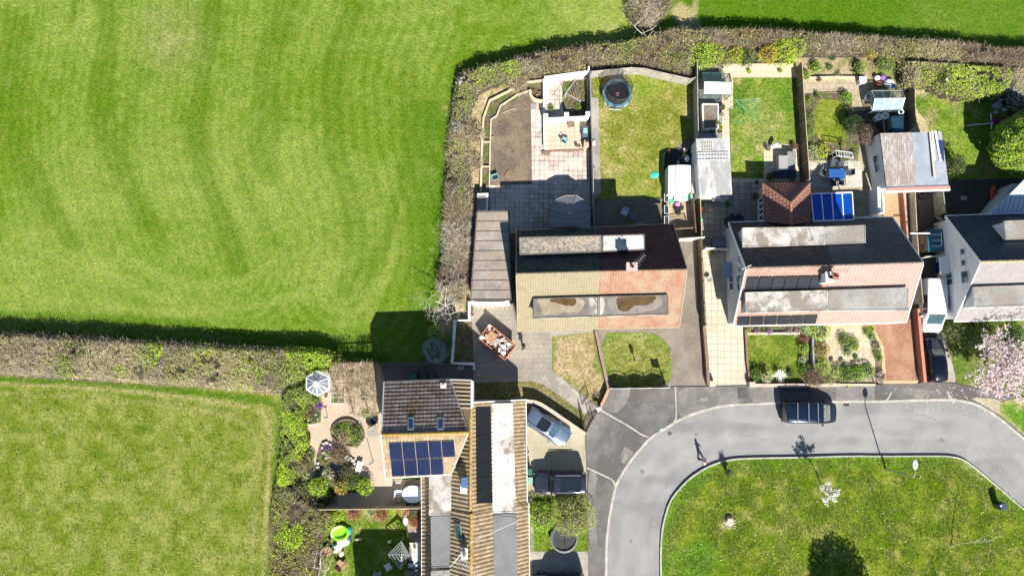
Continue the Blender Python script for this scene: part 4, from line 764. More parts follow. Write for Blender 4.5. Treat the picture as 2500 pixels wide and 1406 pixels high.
def main_range(nm, label, y0, y1, ends, west0, ystart=None):
    t = thing(nm, (0.6, W(0, (y0 + y1) / 2, 0).y, 0), label, 'house', 'houses of the close')
    r0, r1, e0, e1 = rg(y0), rg(y1), ee(y0 - 8 if ends[0] else y0), ee(y1); r0b = Vector((r0.x, e0.y, zr)); w0 = we(west0); w1 = we(y1)
    if ystart is not None: e0.y = ystart; w0.y = ystart
    rw = Vector((rg(west0).x, w0.y, zr))
    e1.y = r1.y; w1.y = r1.y; e1.x = e0.x + r1.x - r0.x; w1.x = w0.x + r1.x - rw.x
    tiled([e0, e1, r1, Vector((r0.x, e0.y, zr))], TAN, DECKM, 'roof_slope', t, amp=.07, step=.02, tw=.34, co=.4)
    tiled([w0, w1, Vector((rw.x, w1.y, zr)), rw], TAN, DECKM, 'roof_slope', t, amp=.07, step=.02, tw=.34, co=.4)
    m = M(); a = Vector((r0.x, e0.y - .2, 0)); m.add([(e0.x - .25, e0.y - .15, 0), (e0.x - .25, e0.y - .15, ze), (r0.x, e0.y - .15, zr - .15), (w0.x + .25, e0.y - .15, ze), (w0.x + .25, e0.y - .15, 0), (e1.x - .25, e1.y, 0), (e1.x - .25, e1.y, ze), (r1.x, e1.y, zr - .15), (w1.x + .25, e1.y, ze), (w1.x + .25, e1.y, 0)], [(0, 1, 2, 3, 4), (9, 8, 7, 6, 5)] + [(i, i + 5, (i + 1) % 5 + 5, (i + 1) % 5) for i in range(5)])
    m.build('wall', WHITE, t)
    for A, B, dx in ((e0, e1, -.25), (w0, w1, .25)):
        for s_ in (.2, .5, .8): fwin(t, A + Vector((dx, 0, 0)), B + Vector((dx, 0, 0)), Vector((-dx, 0, 0)), s_, 1.4, 1.6, 1.2)
    n = int(abs(r1.y - e0.y) / .42); m = M(); [m.tube([(r0.x, e0.y - .42 * i, zr + .05), (r0.x, e0.y - .42 * i - .4, zr + .05)], .13, 8) for i in range(n)]; m.build('ridge', LICHR, t)
    M().tube([e0 + Vector((.07, 0, 0)), e1 + Vector((.07, 0, 0))], .06).build('gutter', UPVC, t)
    M().tube([w0 + Vector((-.07, 0, 0)), w1 + Vector((-.07, 0, 0))], .06).build('gutter', UPVC, t)
    return t, dict(east=(e0, (e1 - e0).cross(r1 - e0).normalized()), west=(w0, (w1 - w0).cross(rw - w0).normalized()), e0=e0, r=Vector((r0.x, e0.y, zr)), w0=w0)
tF, hF = main_range('house', 'ribbed tan roofed house with tall wing, white lichened dormers and navy solar panels', 984, 1253, (True, False), 1150)
tG, hG = main_range('house', 'ribbed tan roofed house with smooth grey flat dormers and no solar panels', 1253, 1640, (False, False), 1253, ystart=rg(1253).y)
m = M(); m.bar(hF['e0'] + Vector((0, .03, .03)), hF['r'] + Vector((0, .03, .03)), .08, .28).build('barge_board', UPVC, tF)
# the wing
zE, zR = 5.9, 8.7
wb0, wb1, wr0, wr1, wf0, wf1 = W(938, 934, zE), W(1100, 928, zE), W(932, 1062, zR), W(1144, 1056, zR), W(941, 1166, zE), W(1102, 1155, zE)
rN = Vector((rg(930).x, wb1.y, zr + .5)); rS = Vector((rN.x, hF['e0'].y, zr + .5))
m = M(); A = (wb0.x + .15, wb0.y - .25); B = (rN.x - .05, wb0.y - .25); Cc = (rN.x - .05, wf0.y + .25); Dd = (wf0.x + .15, wf0.y + .25); ym = wr0.y
m.add([(A[0], A[1], 0), (A[0], A[1], zE - .1), (A[0], ym, zR - .15), (A[0], Dd[1], zE - .1), (A[0], Dd[1], 0), (wb1.x, A[1], 0), (wb1.x, A[1], zE - .1), (wb1.x, ym, zr - 1.2), (wb1.x, Dd[1], zE - .1), (wb1.x, Dd[1], 0)], [(0, 1, 2, 3, 4), (9, 8, 7, 6, 5)] + [(i, i + 5, (i + 1) % 5 + 5, (i + 1) % 5) for i in range(5)])
wing = m.build('gable_wing', WHITE, tF)
zx = ze + (zr - ze) * (wf1.x - hF['w0'].x) / (hF['r'].x - hF['w0'].x); yS = hF['w0'].y; tri = [Vector((wf1.x, yS, zx)), Vector((wf1.x, yS + .4, zx)), Vector((hF['r'].x, wr1.y, zr)), Vector((hF['r'].x, yS, zr))]
tiled([Vector((wf1.x, yS, zx)), Vector((wf1.x, yS + .5, zx)), Vector((hF['r'].x, wr1.y, zr)), Vector((hF['r'].x, yS, zr))], TAN, DECKM, 'roof_slope', tF, amp=.07, step=.02, tw=.34, co=.4)
# east wall of the raised corner
xe = rN.x; M().prism([(wb1.x, wb1.y - .2), (xe, wb1.y - .2), (xe, rS.y - .2), (wb1.x, rS.y - .2)], 0, [zE - .3, zr + .25, zr + .25, zE - .3]).build('wall', WHITE, tF)
tiled([wb0, wb1, wr1, wr0], BRT, DECKM, 'roof_slope', wing, amp=.03, step=.065, tw=.34, co=.37)
tiled([wf0, wf1, wr1, wr0], TAN, DECKM, 'roof_slope', wing, amp=.05, step=.03, tw=.3, co=.37)
q = [wb1 + Vector((0, 0, .02)), Vector((rN.x + .05, rN.y, zr + .3)), Vector((rN.x + .05, rS.y - .4, zr + .3)), wr1 - Vector((0, 0, .1))]
rib = M(); deckv = M().add(q, [(0, 1, 2, 3)]); deckv.build('roof_slope', TAN, tF)
for k in range(20):
    y_ = q[0].y - .2 - k * .34
    if y_ < q[2].y: break
    f = (q[0].y - y_) / (q[0].y - q[3].y); lft = q[0].lerp(q[3], min(1, f)); rgt = Vector((q[1].x, y_, q[1].z))
    if lft.x < rgt.x - .15: rib.tube([Vector((lft.x, y_, lft.z + .03)), rgt + Vector((0, 0, .03))], .075, 6)
rib.build('roof_ribs', island_mat('tan_ribs', [(.40, .33, .22), (.48, .40, .28)], grain=.2), tF)
M().bar(q[1] + Vector((.08, 0, .05)), q[2] + Vector((.08, 0, .05)), .2, .14).bar(q[0] + Vector((0, .05, .05)), q[1] + Vector((0, .05, .05)), .1, .14).build('verge_trim', UPVC, tF)
m = M(); n = 14
for a, b in ((wr0, wr1),):
    n = int((b - a).length / .42); [m.tube([a.lerp(b, (i + .02) / n) + Vector((0, 0, .06)), a.lerp(b, (i + .98) / n) + Vector((0, 0, .06))], .14, 8) for i in range(n)]
m.build('ridge', LICHR, wing)
M().bar(wb0, wr0, .1, .24).bar(wr0, wf0, .1, .24).build('barge_board', UPVC, wing); M().tube([wb0 + Vector((0, .06, 0)), wb1 + Vector((0, .06, 0))], .06).tube([wf0 - Vector((0, .06, 0)), wf1 - Vector((0, .06, 0))], .06).build('gutter', UPVC, wing)
M().tube([wb1 + Vector((0, 0, .08)), wr1 + Vector((0, 0, .05))], .07).tube([wf1 + Vector((0, 0, .08)), wr1 + Vector((0, 0, .05))], .07).build('valley', plain('grey_mortar', (.42, .4, .36), .8), tF)
PVN = plain('navy_solar_cells', (.005, .009, .045), .15, 0, .2, 1.0); PVNF = plain('silver_panel_frame', (.3, .3, .3), .35, .6)
pn = (wb0, (wb1 - wb0).cross(wr1 - wb0).normalized()); ps = (wf0, (wf1 - wf0).cross(wr1 - wf0).normalized())
panel_grid(tF, ps, [(948.6, 1077), (1109, 1071.5), (1112.4, 1110.6), (952.5, 1118.5)], 5, 1, PVN, PVNF, gap=.004)
panel_grid(tF, ps, [(953.5, 1120), (1081.5, 1114.5), (1084, 1154), (957, 1159)], 4, 1, PVN, PVNF, gap=.005)
panel_grid(tF, hF['east'], [(1159, 995), (1195, 993.5), (1199.5, 1228), (1161, 1229)], 1, 7, plain('black_blue_cells', (.006, .007, .018), .15), BLACKP, gap=.004)
for a in (1003.5, 1076):
    q = [on_plane(pn, a + dx, 1035 + dy, .16) for dx, dy in ((-8, -14), (8, -15), (8, 17), (-8, 18))]; o = M().slab(q, .14).build('rooflight', LEAD, wing); c = sum(q, Vector()) / 4
    M().slab([c + (p - c) * .66 + Vector((0, 0, .02)) for p in q], .02).build('pane', plain('blue_rooflight_glass', (.02, .06, .18), .05), o)
c = on_plane(pn, 1083, 941); M().box((c.x, c.y, c.z + .12), (.5, .45, .3)).lathe((c.x, c.y, c.z + .27), [(.12, 0), (.12, .12)], 10).build('roof_vent', plain('vent_grey', (.5, .48, .44), .7), wing)
dormer(tF, [(1199, 984), (1251, 983), (1259, 1251), (1202, 1252)], 5.7, 2.3, rough_mat('lichened_white_felt', [(.42, .40, .37), (.6, .58, .54), (.72, .7, .66)], 1.3, big=(.27, .22, .18), bigscale=.45, fine=10, fine_amt=.3, bump=.01), WHITE, name_ns=False)
dormer(tF, [(1048, 1157), (1102, 1156), (1101, 1256), (1047.6, 1258)], 5.7, 2.3, PALEF, WHITE, name_ns=False)
dormer(tG, [(1205.5, 1254), (1260, 1253), (1265, 1640), (1212, 1640)], 5.7, 2.3, SMOOF, plain('dark_grey_cladding', (.1, .1, .11), .6), fascia=plain('dark_grey_fascia', (.12, .12, .13), .5), name_ns=False)
dormer(tG, [(1052, 1259), (1100, 1257), (1098, 1384), (1054, 1386)], 5.7, 2.3, SMOOF, plain('dark_grey_cladding', (.1, .1, .11), .6), fascia=MT['dark_grey_fascia'], name_ns=False)
dormer(tG, [(1053, 1392), (1098, 1390), (1098, 1600), (1053, 1600)], 5.7, 2.3, GREYF, WHITE, name_ns=False)
c = chimney(tF, 1134, 1178, 6.0, 8.0, .4, .7, plain('blue_chimney', (.05, .12, .3), .6), 0); chimney(tF, 1132, 1195, 6.0, 7.8, .4, .5, WHITE, 0)
c = chimney(tG, 1134, 1352, 6.0, 7.8, .4, .8, plain('white_chimney', (.6, .58, .55), .8, 0, .2, 4), 1, WHITE); aerial(tG, (c.x, c.y - .6, 7.8), .9, R(-35), 2.2, n=12)
q = [on_plane(hG['west'], a, b, .35) for a, b in ((1117, 1276), (1131, 1278), (1136, 1318), (1120, 1314))]; o = M().slab(q, .08).build('rooflight', LEAD, tG); cq = sum(q, Vector()) / 4
M().slab([cq + (p - cq) * .8 + Vector((0, 0, .03)) for p in q], .02).build('pane', plain('green_rooflight_glass', (.05, .11, .11), .06), o)
M().tube([W(1098, 1384, 5.9), W(1150, 1322, 7.6), W(1262, 1272, 6.0), W(1288, 1248, 2.8)], .022, 4).build('cable', WHITE, tG)
a, b = W(925, 1560), W(1031, 1560); xa, xb, yr, hw = a.x, b.x, a.y, 4.2
m = M().add([(x_, yr + d, z) for x_ in (xa, xb) for d, z in ((hw - .2, 0), (hw - .2, 5.2), (0, 7.8), (-hw + .2, 5.2), (-hw + .2, 0))], [(0, 1, 2, 3, 4), (9, 8, 7, 6, 5)] + [(i, i + 5, (i + 1) % 5 + 5, (i + 1) % 5) for i in range(5)]).build('gable_wing', WHITE, tG)
for d in (hw, -hw): tiled([(xa - .2, yr + d, 5.2), (xb, yr + d, 5.2), (xb, yr, 7.95), (xa - .2, yr, 7.95)], BRT, DECKM, 'roof_slope', m)
# ---- garages and sheds
CORR = rough_mat('corrugated_cement', [(.27, .245, .23), (.38, .35, .33), (.52, .49, .47)], 2.4, big=(.30, .255, .23), bigscale=.9, fine=8, fine_amt=.4, bump=.03, stretch=(3, .7, 1))
t = thing('garage', W(2225, 395, 0), 'detached white garage with half brown corrugated, half new grey felt roof and loose timbers', 'garage')
rg0, rg1, rg2, rg3 = W(2148, 326, 3.3), W(2299, 322, 3.3), W(2316, 452, 2.7), W(2163, 456, 2.7)
rm_ = rg0.lerp(rg1, .51); rn_ = rg3.lerp(rg2, .49)
M().prism([(rg0.x + .0, rg0.y), (rg1.x, rg1.y), (rg2.x, rg2.y), (rg3.x, rg3.y)], 0, [3.2, 3.2, 2.6, 2.6]).build('wall', WHITE, t)
tiled([rg3, rn_, rm_, rg0], CORR, DECKM, 'roof_slope', t, amp=.06, step=.0, tw=.2, co=1.3)
M().slab([rn_, rg2, rg1, rm_], .1).build('felt_roof', rough_mat('grey_blue_felt', [(.22, .25, .30), (.27, .30, .35), (.32, .35, .40)], 1.2, fine=18, fine_amt=.15, bump=.006), t)
NAVY = plain('navy_membrane', (.01, .025, .12), .5); PINKB = plain('pink_brick_cap', (.5, .25, .19), .8, 0, .15, 6)
M().slab([W(2163, 456, 2.75), W(2316, 452, 2.75), W(2317, 457, 2.62), W(2164, 461, 2.62)], .06).build('membrane_edge', NAVY, t)
m = M(); a, b = W(2165, 463, 2.6), W(2318, 458, 2.6); m.bar(a, b, .28, .2); m.build('parapet', PINKB, t)
a, b = W(2160, 468, 2.45), W(2318, 463, 2.45); M().bar(a, b, .22, .3).build('lintel', UPVC, t)
M().slab([W(2288, 343, 3.25), W(2304, 343, 3.25), W(2305, 395, 3.0), W(2297, 385, 3.0)], .04).build('membrane_sheet', NAVY, t)
TMB = plain('pale_timber', (.5, .44, .33), .8, 0, .15, 3)
for (a, b, c_, d_, e_) in ((2270, 322, 2282, 436, TMB), (2276, 320, 2281, 393, UPVC), (2283, 320, 2296, 395, UPVC), (2291, 320, 2295, 340, LEAD)):
    tag(M().bar(W(a, b, 3.5), W(c_, d_, 3.05), .16, .05).build('timber_batten', e_), {(2270): 'long tan timber laid down the garage felt roof', 2276: 'shorter white board lying on the garage felt roof', 2283: 'long white board lying nearest the navy sheet on the garage roof', 2291: 'short grey strip at the top right edge of the garage roof'}[a], 'board', 'loose boards on the garage roof')
# side wall face with window
pl = (Vector((rg0.x - .01, rg0.y, 1)), Vector(((rg3.y - rg0.y), -(rg3.x - rg0.x), 0)).normalized()); wall_window(t, pl, 2144, 399, 1.6, .9, bars=1, gl=plain('navy_glass', (.01, .015, .05), .08), z=1.9)
t = thing('white_side_wall', W(2140, 500, 0), 'white rendered garden wall with lattice panel running from the garage to the tan brick drive', 'wall')
M().bar(W(2134, 462, .95), W(2136, 524, .95), .25, 1.9).build('wall_body', WHITE, t); M().bar(W(2155, 470, 1.0), W(2158, 520, 1.0), .14, .12).bar(W(2158, 520, 1.0), W(2140, 523, 1.0), .14, .12).build('coping', WHITE, t)
t = thing('garden_shed', W(1742, 410, 0), 'long white shed with pale grey sheet roof and blue-grey shaded side wall', 'shed')
s0, s1, s2, s3 = W(1699, 339, 2.9), W(1780, 337, 2.9), W(1788, 478, 2.6), W(1708, 480, 2.6)
M().prism([(s0.x + .1, s0.y - .05), (s1.x - .1, s1.y - .05), (s2.x - .1, s2.y + .1), (s3.x + .1, s3.y + .1)], 0, [2.8, 2.8, 2.5, 2.5]).build('wall', WHITE, t)
rf = M().slab([s0, s1, s2, s3], .08).build('roof', rough_mat('white_sheet_roof', [(.34, .34, .34), (.46, .46, .46), (.54, .54, .54)], 1.0, big=(.32, .32, .32), bigscale=.6, fine=10, fine_amt=.12, bump=.006, stretch=(2, .6, 1)), t)
m = M(); sr = (s0, (s1 - s0).cross(s3 - s0).normalized())
for j in range(2):
    for k in range(11):
        a = on_plane(sr, 1705 + k * 7.1, 374 + j * 9.5, .07); b = on_plane(sr, 1705 + k * 7.1, 381 + j * 9.5, .07); m.bar(a, b, .05, .1)
    for dy in (0, 8): m.bar(on_plane(sr, 1703, 373.5 + j * 9.5 + dy, .07), on_plane(sr, 1779, 372 + j * 9.5 + dy, .07), .04, .1)
m.build('roof_rack', plain('light_plastic', (.6, .6, .6), .5), rf)
m = M(); [m.bar(on_plane(sr, 1714 + (k % 6) * 4.4, 346 + (k // 6) * 8.5, .06), on_plane(sr, 1715 + (k % 6) * 4.4, 352 + (k // 6) * 8.5, .06), .06, .06) for k in range(18)]; m.build('tile_samples', plain('dark_strip', (.12, .12, .11), .7), rf)
M().slab([on_plane(sr, a, b, .03) for a, b in ((1713, 343), (1739, 344), (1738, 371), (1712, 371))], .02).build('roof_mat', plain('pale_mat', (.5, .5, .46), .7), rf)
wall_window(t, (Vector((0, s3.y + .05, 1)), Vector((0, -1, 0))), 1758, 486, 1.2, .9, bars=1, gl=plain('navy_glass', (.01, .015, .05), .08), z=1.4)
t = thing('metal_shed', W(2480, 490, 0), 'big shed corner with white and pale blue ribbed metal roof', 'shed')
z = 3.4; a, b, c, d = W(2414, 524, 2.4), W(2505, 434, 4.2), W(2620, 434, 4.2), W(2620, 528, 2.4)
M().prism([(a.x + .2, a.y + .1), (b.x + .1, b.y - .1), (c.x, c.y - .1), (d.x, d.y + .1)], 0, 2.2).build('wall', GB, t)
rf = M().slab([a, b, c, d], .08).build('roof', plain('pale_blue_sheet', (.45, .58, .74), .35, .1, .05), t); nr = (b - a).cross(d - a).normalized(); nr = nr if nr.z > 0 else -nr; m = M()
for k in range(18):
    x_ = a.x + .35 + k * .42; tt = min(1, (x_ - a.x) / (b.x - a.x)); top = a.lerp(b, tt) if tt < 1 else Vector((x_, b.y, b.z)); m.bar(Vector((x_, a.y, a.z)) + nr * .03, Vector((x_, top.y, top.z)) + nr * .03, .05, .05)
m.build('roof_rib', plain('blue_rib', (.2, .32, .6), .4), rf)
p0, p1 = W(2462, 470, 3.3), W(2620, 470, 3.3); M().slab([a.lerp(b, .52) + nr * .07, b + nr * .07, c + nr * .07, d.lerp(c, .52) + nr * .07], .03).build('white_sheet', WHITE, rf)
# ================================================================ HEDGES, TREES AND PLANTS
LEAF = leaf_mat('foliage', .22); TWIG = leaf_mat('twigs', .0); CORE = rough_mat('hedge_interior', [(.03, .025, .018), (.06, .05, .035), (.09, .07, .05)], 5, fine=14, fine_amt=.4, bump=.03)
BARK = rough_mat('bark', [(.2, .17, .13), (.3, .26, .2), (.38, .33, .26)], 4, fine=20, bump=.01)
PAL = dict(twig=[(.24, .19, .12), (.32, .26, .165), (.42, .345, .22), (.17, .125, .08)], straw=[(.45, .37, .22), (.38, .3, .17), (.5, .43, .28)], olive=[(.16, .19, .045), (.21, .235, .06), (.13, .15, .05)], lime=[(.22, .32, .02), (.29, .38, .03), (.18, .27, .02)], green=[(.06, .13, .015), (.09, .18, .02), (.12, .22, .03)], dark=[(.03, .06, .015), (.045, .08, .02), (.06, .1, .02)],
           yellow=[(.5, .42, .03), (.55, .48, .08), (.42, .38, .03)], purple=[(.15, .095, .07), (.2, .13, .10), (.11, .07, .055)], violet=[(.2, .06, .5), (.28, .12, .6)], blue=[(.13, .20, .18), (.17, .25, .23), (.10, .15, .14)], white=[(.75, .75, .7), (.7, .7, .6)], pink=[(.74, .60, .62), (.78, .70, .70), (.66, .48, .52)], red=[(.4, .12, .06), (.45, .18, .1)], mauve=[(.5, .3, .55), (.45, .25, .5)], brown=[(.2, .13, .08), (.27, .19, .12), (.14, .09, .06)], cream=[(.6, .58, .4), (.5, .5, .3)], orange=[(.5, .28, .06), (.42, .25, .08)], sage=[(.28, .34, .16), (.33, .4, .2)], silver=[(.5, .52, .48), (.4, .42, .38)], greyt=[(.42, .375, .29), (.54, .48, .38), (.33, .29, .22)])
for _k in ('olive', 'lime', 'green', 'dark', 'sage', 'blue', 'straw', 'twig', 'greyt', 'brown', 'purple'): PAL[_k] = [tuple(min(.8, x_ * (1.75 if _k in ('olive', 'lime', 'green', 'sage', 'blue') else .85 if _k in ('greyt', 'twig') else 1.15)) for x_ in c_) for c_ in PAL[_k]]
def pick(pals, wts, n):
    w_ = np.array(wts, float); w_ /= w_.sum(); k = RNG.choice(len(pals), n, p=w_); out = np.zeros((n, 3))
    for i, p in enumerate(pals):
        a = np.array(PAL[p]); m = k == i; out[m] = a[RNG.integers(0, len(a), m.sum())]
    return out
def leaves_arr(P, size, aspect=.55, up=.68, jit=.35):
    """one small four-sided leaf per point"""
    n = len(P); d = RNG.normal(size=(n, 3)); d[:, 2] *= (1 - up * .6); d /= np.linalg.norm(d, axis=1)[:, None]
    nn = RNG.normal(size=(n, 3)) * (1 - up) ; nn[:, 2] += up; s = np.cross(d, nn); s /= np.linalg.norm(s, axis=1)[:, None] + 1e-6
    sz = size * RNG.uniform(1 - jit, 1 + jit, n)[:, None]; V = np.empty((n, 4, 3))
    V[:, 0] = P - d * sz * .5; V[:, 1] = P + s * sz * aspect * .5; V[:, 2] = P + d * sz * .5; V[:, 3] = P - s * sz * aspect * .5
    return V.reshape(-1, 3), np.arange(4 * n).reshape(-1, 4)
def twigs_arr(P, length, width, upb=.3):
    """thin three-cornered twigs"""
    n = len(P); d = RNG.normal(size=(n, 3)); d[:, 2] = np.abs(d[:, 2]) * .6 + upb * RNG.random(n); d /= np.linalg.norm(d, axis=1)[:, None]
    s = np.cross(d, [0, 0, 1.0]) + 1e-4; s /= np.linalg.norm(s, axis=1)[:, None]; L_ = length * RNG.uniform(.5, 1.4, n)[:, None]; V = np.empty((n, 4, 3)); wv = width * RNG.uniform(.6, 1.4, n)[:, None]
    V[:, 0] = P - s * wv / 2; V[:, 1] = P + s * wv / 2; V[:, 2] = P + d * L_ + s * wv * .2; V[:, 3] = P + d * L_ - s * wv * .2
    return V.reshape(-1, 3), np.arange(4 * n).reshape(-1, 4)
def sample_poly(P, n):
    a = np.array(P); lo_, hi = a.min(0), a.max(0); out = np.zeros((0, 2))
    while len(out) < n:
        q = RNG.random((n * 2, 2)) * (hi - lo_) + lo_; out = np.concatenate([out, q[inside(q[:, 0], q[:, 1], P)]])
    return out[:n]
def hedge(name, label, pts, h, pals, wts, twig=.5, dens=190, size=.13, patches=(), hvar=.35, cat='hedge', edge=.45, tl=.32, tw_=.017, seed_s=.5, lump=1.0, trim=False):
    """hedge filling a picture outline: dark interior, twigs and leaf patches over it. patches = (px, py, radius px, palette, share)"""
    P = P2(pts, h * .6); a = np.array(P); area = abs(sum(P[i][0] * P[(i + 1) % len(P)][1] - P[(i + 1) % len(P)][0] * P[i][1] for i in range(len(P)))) / 2
    c = a.mean(0); t = thing(name, (c[0], c[1], 0), label, cat)
    def top(x_, y_):
        d = edge_dist(x_, y_, P); f = np.clip(d / edge, 0, 1) ** .5
        return h * (.45 + .55 * f) * (1 - hvar * .5 + hvar * (vnoise(x_ * lump, y_ * lump, seed_s * 1.6, 4)))
    st = .3; gx_ = np.arange(a[:, 0].min() - st, a[:, 0].max() + st * 2, st); gy_ = np.arange(a[:, 1].min() - st, a[:, 1].max() + st * 2, st)
    X_, Y_ = np.meshgrid(gx_, gy_); x_, y_ = X_.ravel(), Y_.ravel(); ins = inside(x_, y_, P); dd = edge_dist(x_, y_, P)
    z_ = np.where(ins & (dd > .12), top(x_, y_) - .28, -.05); z_ = np.maximum(z_, -.05)
    nx_, ny_ = len(gx_), len(gy_); ix = np.arange(nx_ * ny_).reshape(ny_, nx_); F_ = np.stack([ix[:-1, :-1], ix[:-1, 1:], ix[1:, 1:], ix[1:, :-1]], -1).reshape(-1, 4)
    F_ = F_[(z_[F_] > 0).any(1)]; npmesh('shade_core', np.stack([x_, y_, z_], 1), F_, CORE, t)  # solid dark core added under the leaves to block light
    n = int(area * dens * 1.45); q = sample_poly(P, n); m = RNG.random(n)
    wob = (vnoise(q[:, 0], q[:, 1], 1.2, 2) - .5) * .5; q = q + RNG.normal(size=q.shape) * .07
    zz = top(q[:, 0], q[:, 1]) - .28 * RNG.random(n) ** 1.5 + .02
    keep = vnoise(q[:, 0] + 3, q[:, 1] + 11, 1.3, 3) > .26 + .09 * RNG.random(n); q = q[keep]; zz = zz[keep]; n = len(q)
    # sides of the hedge too
    ns = int(n * .22); per = [];
    for i in range(len(P)): per.append(math.hypot(P[(i + 1) % len(P)][0] - P[i][0], P[(i + 1) % len(P)][1] - P[i][1]))
    ei = RNG.choice(len(P), ns, p=np.array(per) / sum(per)); tt = RNG.random(ns)[:, None]; es = a[ei] * (1 - tt) + a[(ei + 1) % len(P)] * tt + RNG.normal(size=(ns, 2)) * .1
    Pq = np.concatenate([np.stack([q[:, 0], q[:, 1], zz], 1), np.stack([es[:, 0], es[:, 1], RNG.random(ns) * h * .75], 1)]); N = len(Pq)
    wv = vnoise(Pq[:, 0] + 7, Pq[:, 1], seed_s, 4); u, v = px_of(Pq[:, 0], Pq[:, 1], Pq[:, 2])
    # palettes are laid out in patches, the first two trading places with the noise
    sel = np.clip((wv - .42) * 6, 0, 1) > RNG.random(N); half = max(1, len(pals) // 2)
    cols = np.where(sel[:, None], pick(pals[half:] or pals, wts[half:] or wts, N), pick(pals[:half], wts[:half], N)); leafy = np.where(sel, 1 - twig * .45, 1 - min(1, twig * 1.5)) > RNG.random(N)
    for px_, py_, r_, pal, sh in patches:
        dd_ = np.hypot(u - px_, v - py_) + (vnoise(Pq[:, 0], Pq[:, 1], 1.0, 3) - .5) * r_; k = (dd_ < r_) & (RNG.random(N) < sh); cols[k] = pick([pal], [1], k.sum()); leafy[k] = pal not in ('twig', 'greyt', 'straw', 'purple', 'brown')
    Vl, Fl = leaves_arr(Pq[leafy], size); npmesh('foliage', Vl, Fl, LEAF, t, np.repeat(cols[leafy], 4, 0))
    tw2 = ~leafy; tc = cols[tw2]; isg = tc[:, 1] > tc[:, 0] * 1.02; tc[isg] = pick(['twig'], [1], isg.sum())
    if tw2.sum() > 250:
        Vt, Ft = twigs_arr(Pq[tw2] - [0, 0, tl * .3], tl, tw_ * 1.5); npmesh('twig_clumps', Vt, Ft, TWIG, t, np.repeat(tc, 4, 0))
    return t
def shrub(px, py, r, pals, wts, label, name='shrub', h=None, dens=260, size=.11, flat=.85, twigs=0.0, cat='shrub', group=None, ry=None, upb=.4, stem=True, core=True):
    """bush: picture centre of its crown, radius in metres; leaf clumps on an uneven ball over short stems"""
    r *= 1.13; ry = ry * 1.13 if ry else None; h = h or r * 1.5; zc = h - r * flat; zc = max(zc, r * flat * .35); c = W(px, py, zc); t = thing(name, (c.x, c.y, 0), label, cat, group)
    ry = ry or r; n = int(dens * r * ry * 3.2); d = RNG.normal(size=(n, 3)); d /= np.linalg.norm(d, axis=1)[:, None]; d[:, 2] = np.where(d[:, 2] < -.35, -d[:, 2], d[:, 2])
    lob = .82 + .36 * vnoise(d[:, 0] * 2 + px * .1, d[:, 1] * 2 + d[:, 2] * 1.5, 1.1, 2); rr = lob * (1 - .28 * RNG.random(n) ** 2)
    P = np.stack([c.x + d[:, 0] * r * rr, c.y + d[:, 1] * ry * rr, np.maximum(.03, zc + d[:, 2] * r * flat * rr)], 1)
    cols = pick(pals, wts, n); lf = RNG.random(n) >= twigs
    if lf.sum(): V, F_ = leaves_arr(P[lf], size); npmesh('foliage', V, F_, LEAF, t, np.repeat(cols[lf], 4, 0))
    if (~lf).sum() > 30: V, F_ = twigs_arr(P[~lf] - [0, 0, .1], .3, .02, upb); npmesh('twig_clumps', V, F_, TWIG, t, np.repeat(cols[~lf], 4, 0))
    if core: M().ball((c.x, c.y, zc), (r * .66, ry * .66, r * flat * .66), 10, .08).build('shade_core', CORE, t)  # solid dark ball added inside to stop light and darken gaps
    if stem:
        m = M()
        for k in range(3): a = 2.1 * k + px; m.tube([(c.x, c.y, 0), (c.x + .25 * r * math.cos(a), c.y + .25 * r * math.sin(a), zc)], [.04, .02], 5)
        m.build('stem', BARK, t)
    return t
def branch_tree(name, label, base, top, spread, mat, levels=4, r0=.09, blossom=None, bsize=.1, nb=3, crown_n=0, seed=1, cat='tree', lean=None, first=.45, fork=3, decay=.68, flat=.55, bper=4, group=None):
    """bare or flowering tree grown as tapering limbs; base on the ground, top = crown centre in world metres"""
    rs = random.Random(seed); base = Vector(base); t = thing(name, tuple(base), label, cat, group); tr = M(); br = M(); tips = []
    def grow(p, d, ln, r, lv):
        pts = [p]; q = p.copy(); dd = d.copy(); seg = 3
        for k in range(seg):
            dd = (dd + Vector((rs.uniform(-.22, .22), rs.uniform(-.22, .22), rs.uniform(-.12, .16)))).normalized(); q = q + dd * ln / seg; pts.append(q.copy())
            if lv >= 2: tips.append(q.copy())
        (tr if lv == 0 else br).tube(pts, [r * (1 - .35 * i / seg) for i in range(seg + 1)], 6 if lv < 2 else 3, cap=lv < 2)
        if lv >= levels: return
        for k in range(fork if lv else nb):
            a = 6.2832 * (k + rs.random() * .6) / (fork if lv else nb); s = Vector((math.cos(a), math.sin(a), 0)); v = (dd * (1 - flat) + s * spread * rs.uniform(.7, 1.1) + Vector((0, 0, .15))).normalized()
            st = pts[rs.choice((2, 3))] if lv else pts[3]; grow(st, v, ln * decay * rs.uniform(.8, 1.2), r * .58, lv + 1)
    d = (Vector(top) - base); hgt = d.length; grow(base, d.normalized(), hgt * first, r0, 0)
    tr.build('trunk', mat, t, smooth=True)
    if br.v: br.build('branches', mat, t)
    if blossom and tips:
        P = np.array([tuple(p) for p in tips]); P = np.repeat(P, bper, 0) + RNG.normal(size=(len(P) * bper, 3)) * .09; V, F_ = leaves_arr(P, bsize, .8, .6); npmesh('blossom', V, F_, LEAF, t, np.repeat(pick([blossom], [1], len(P)), 4, 0))
    return t
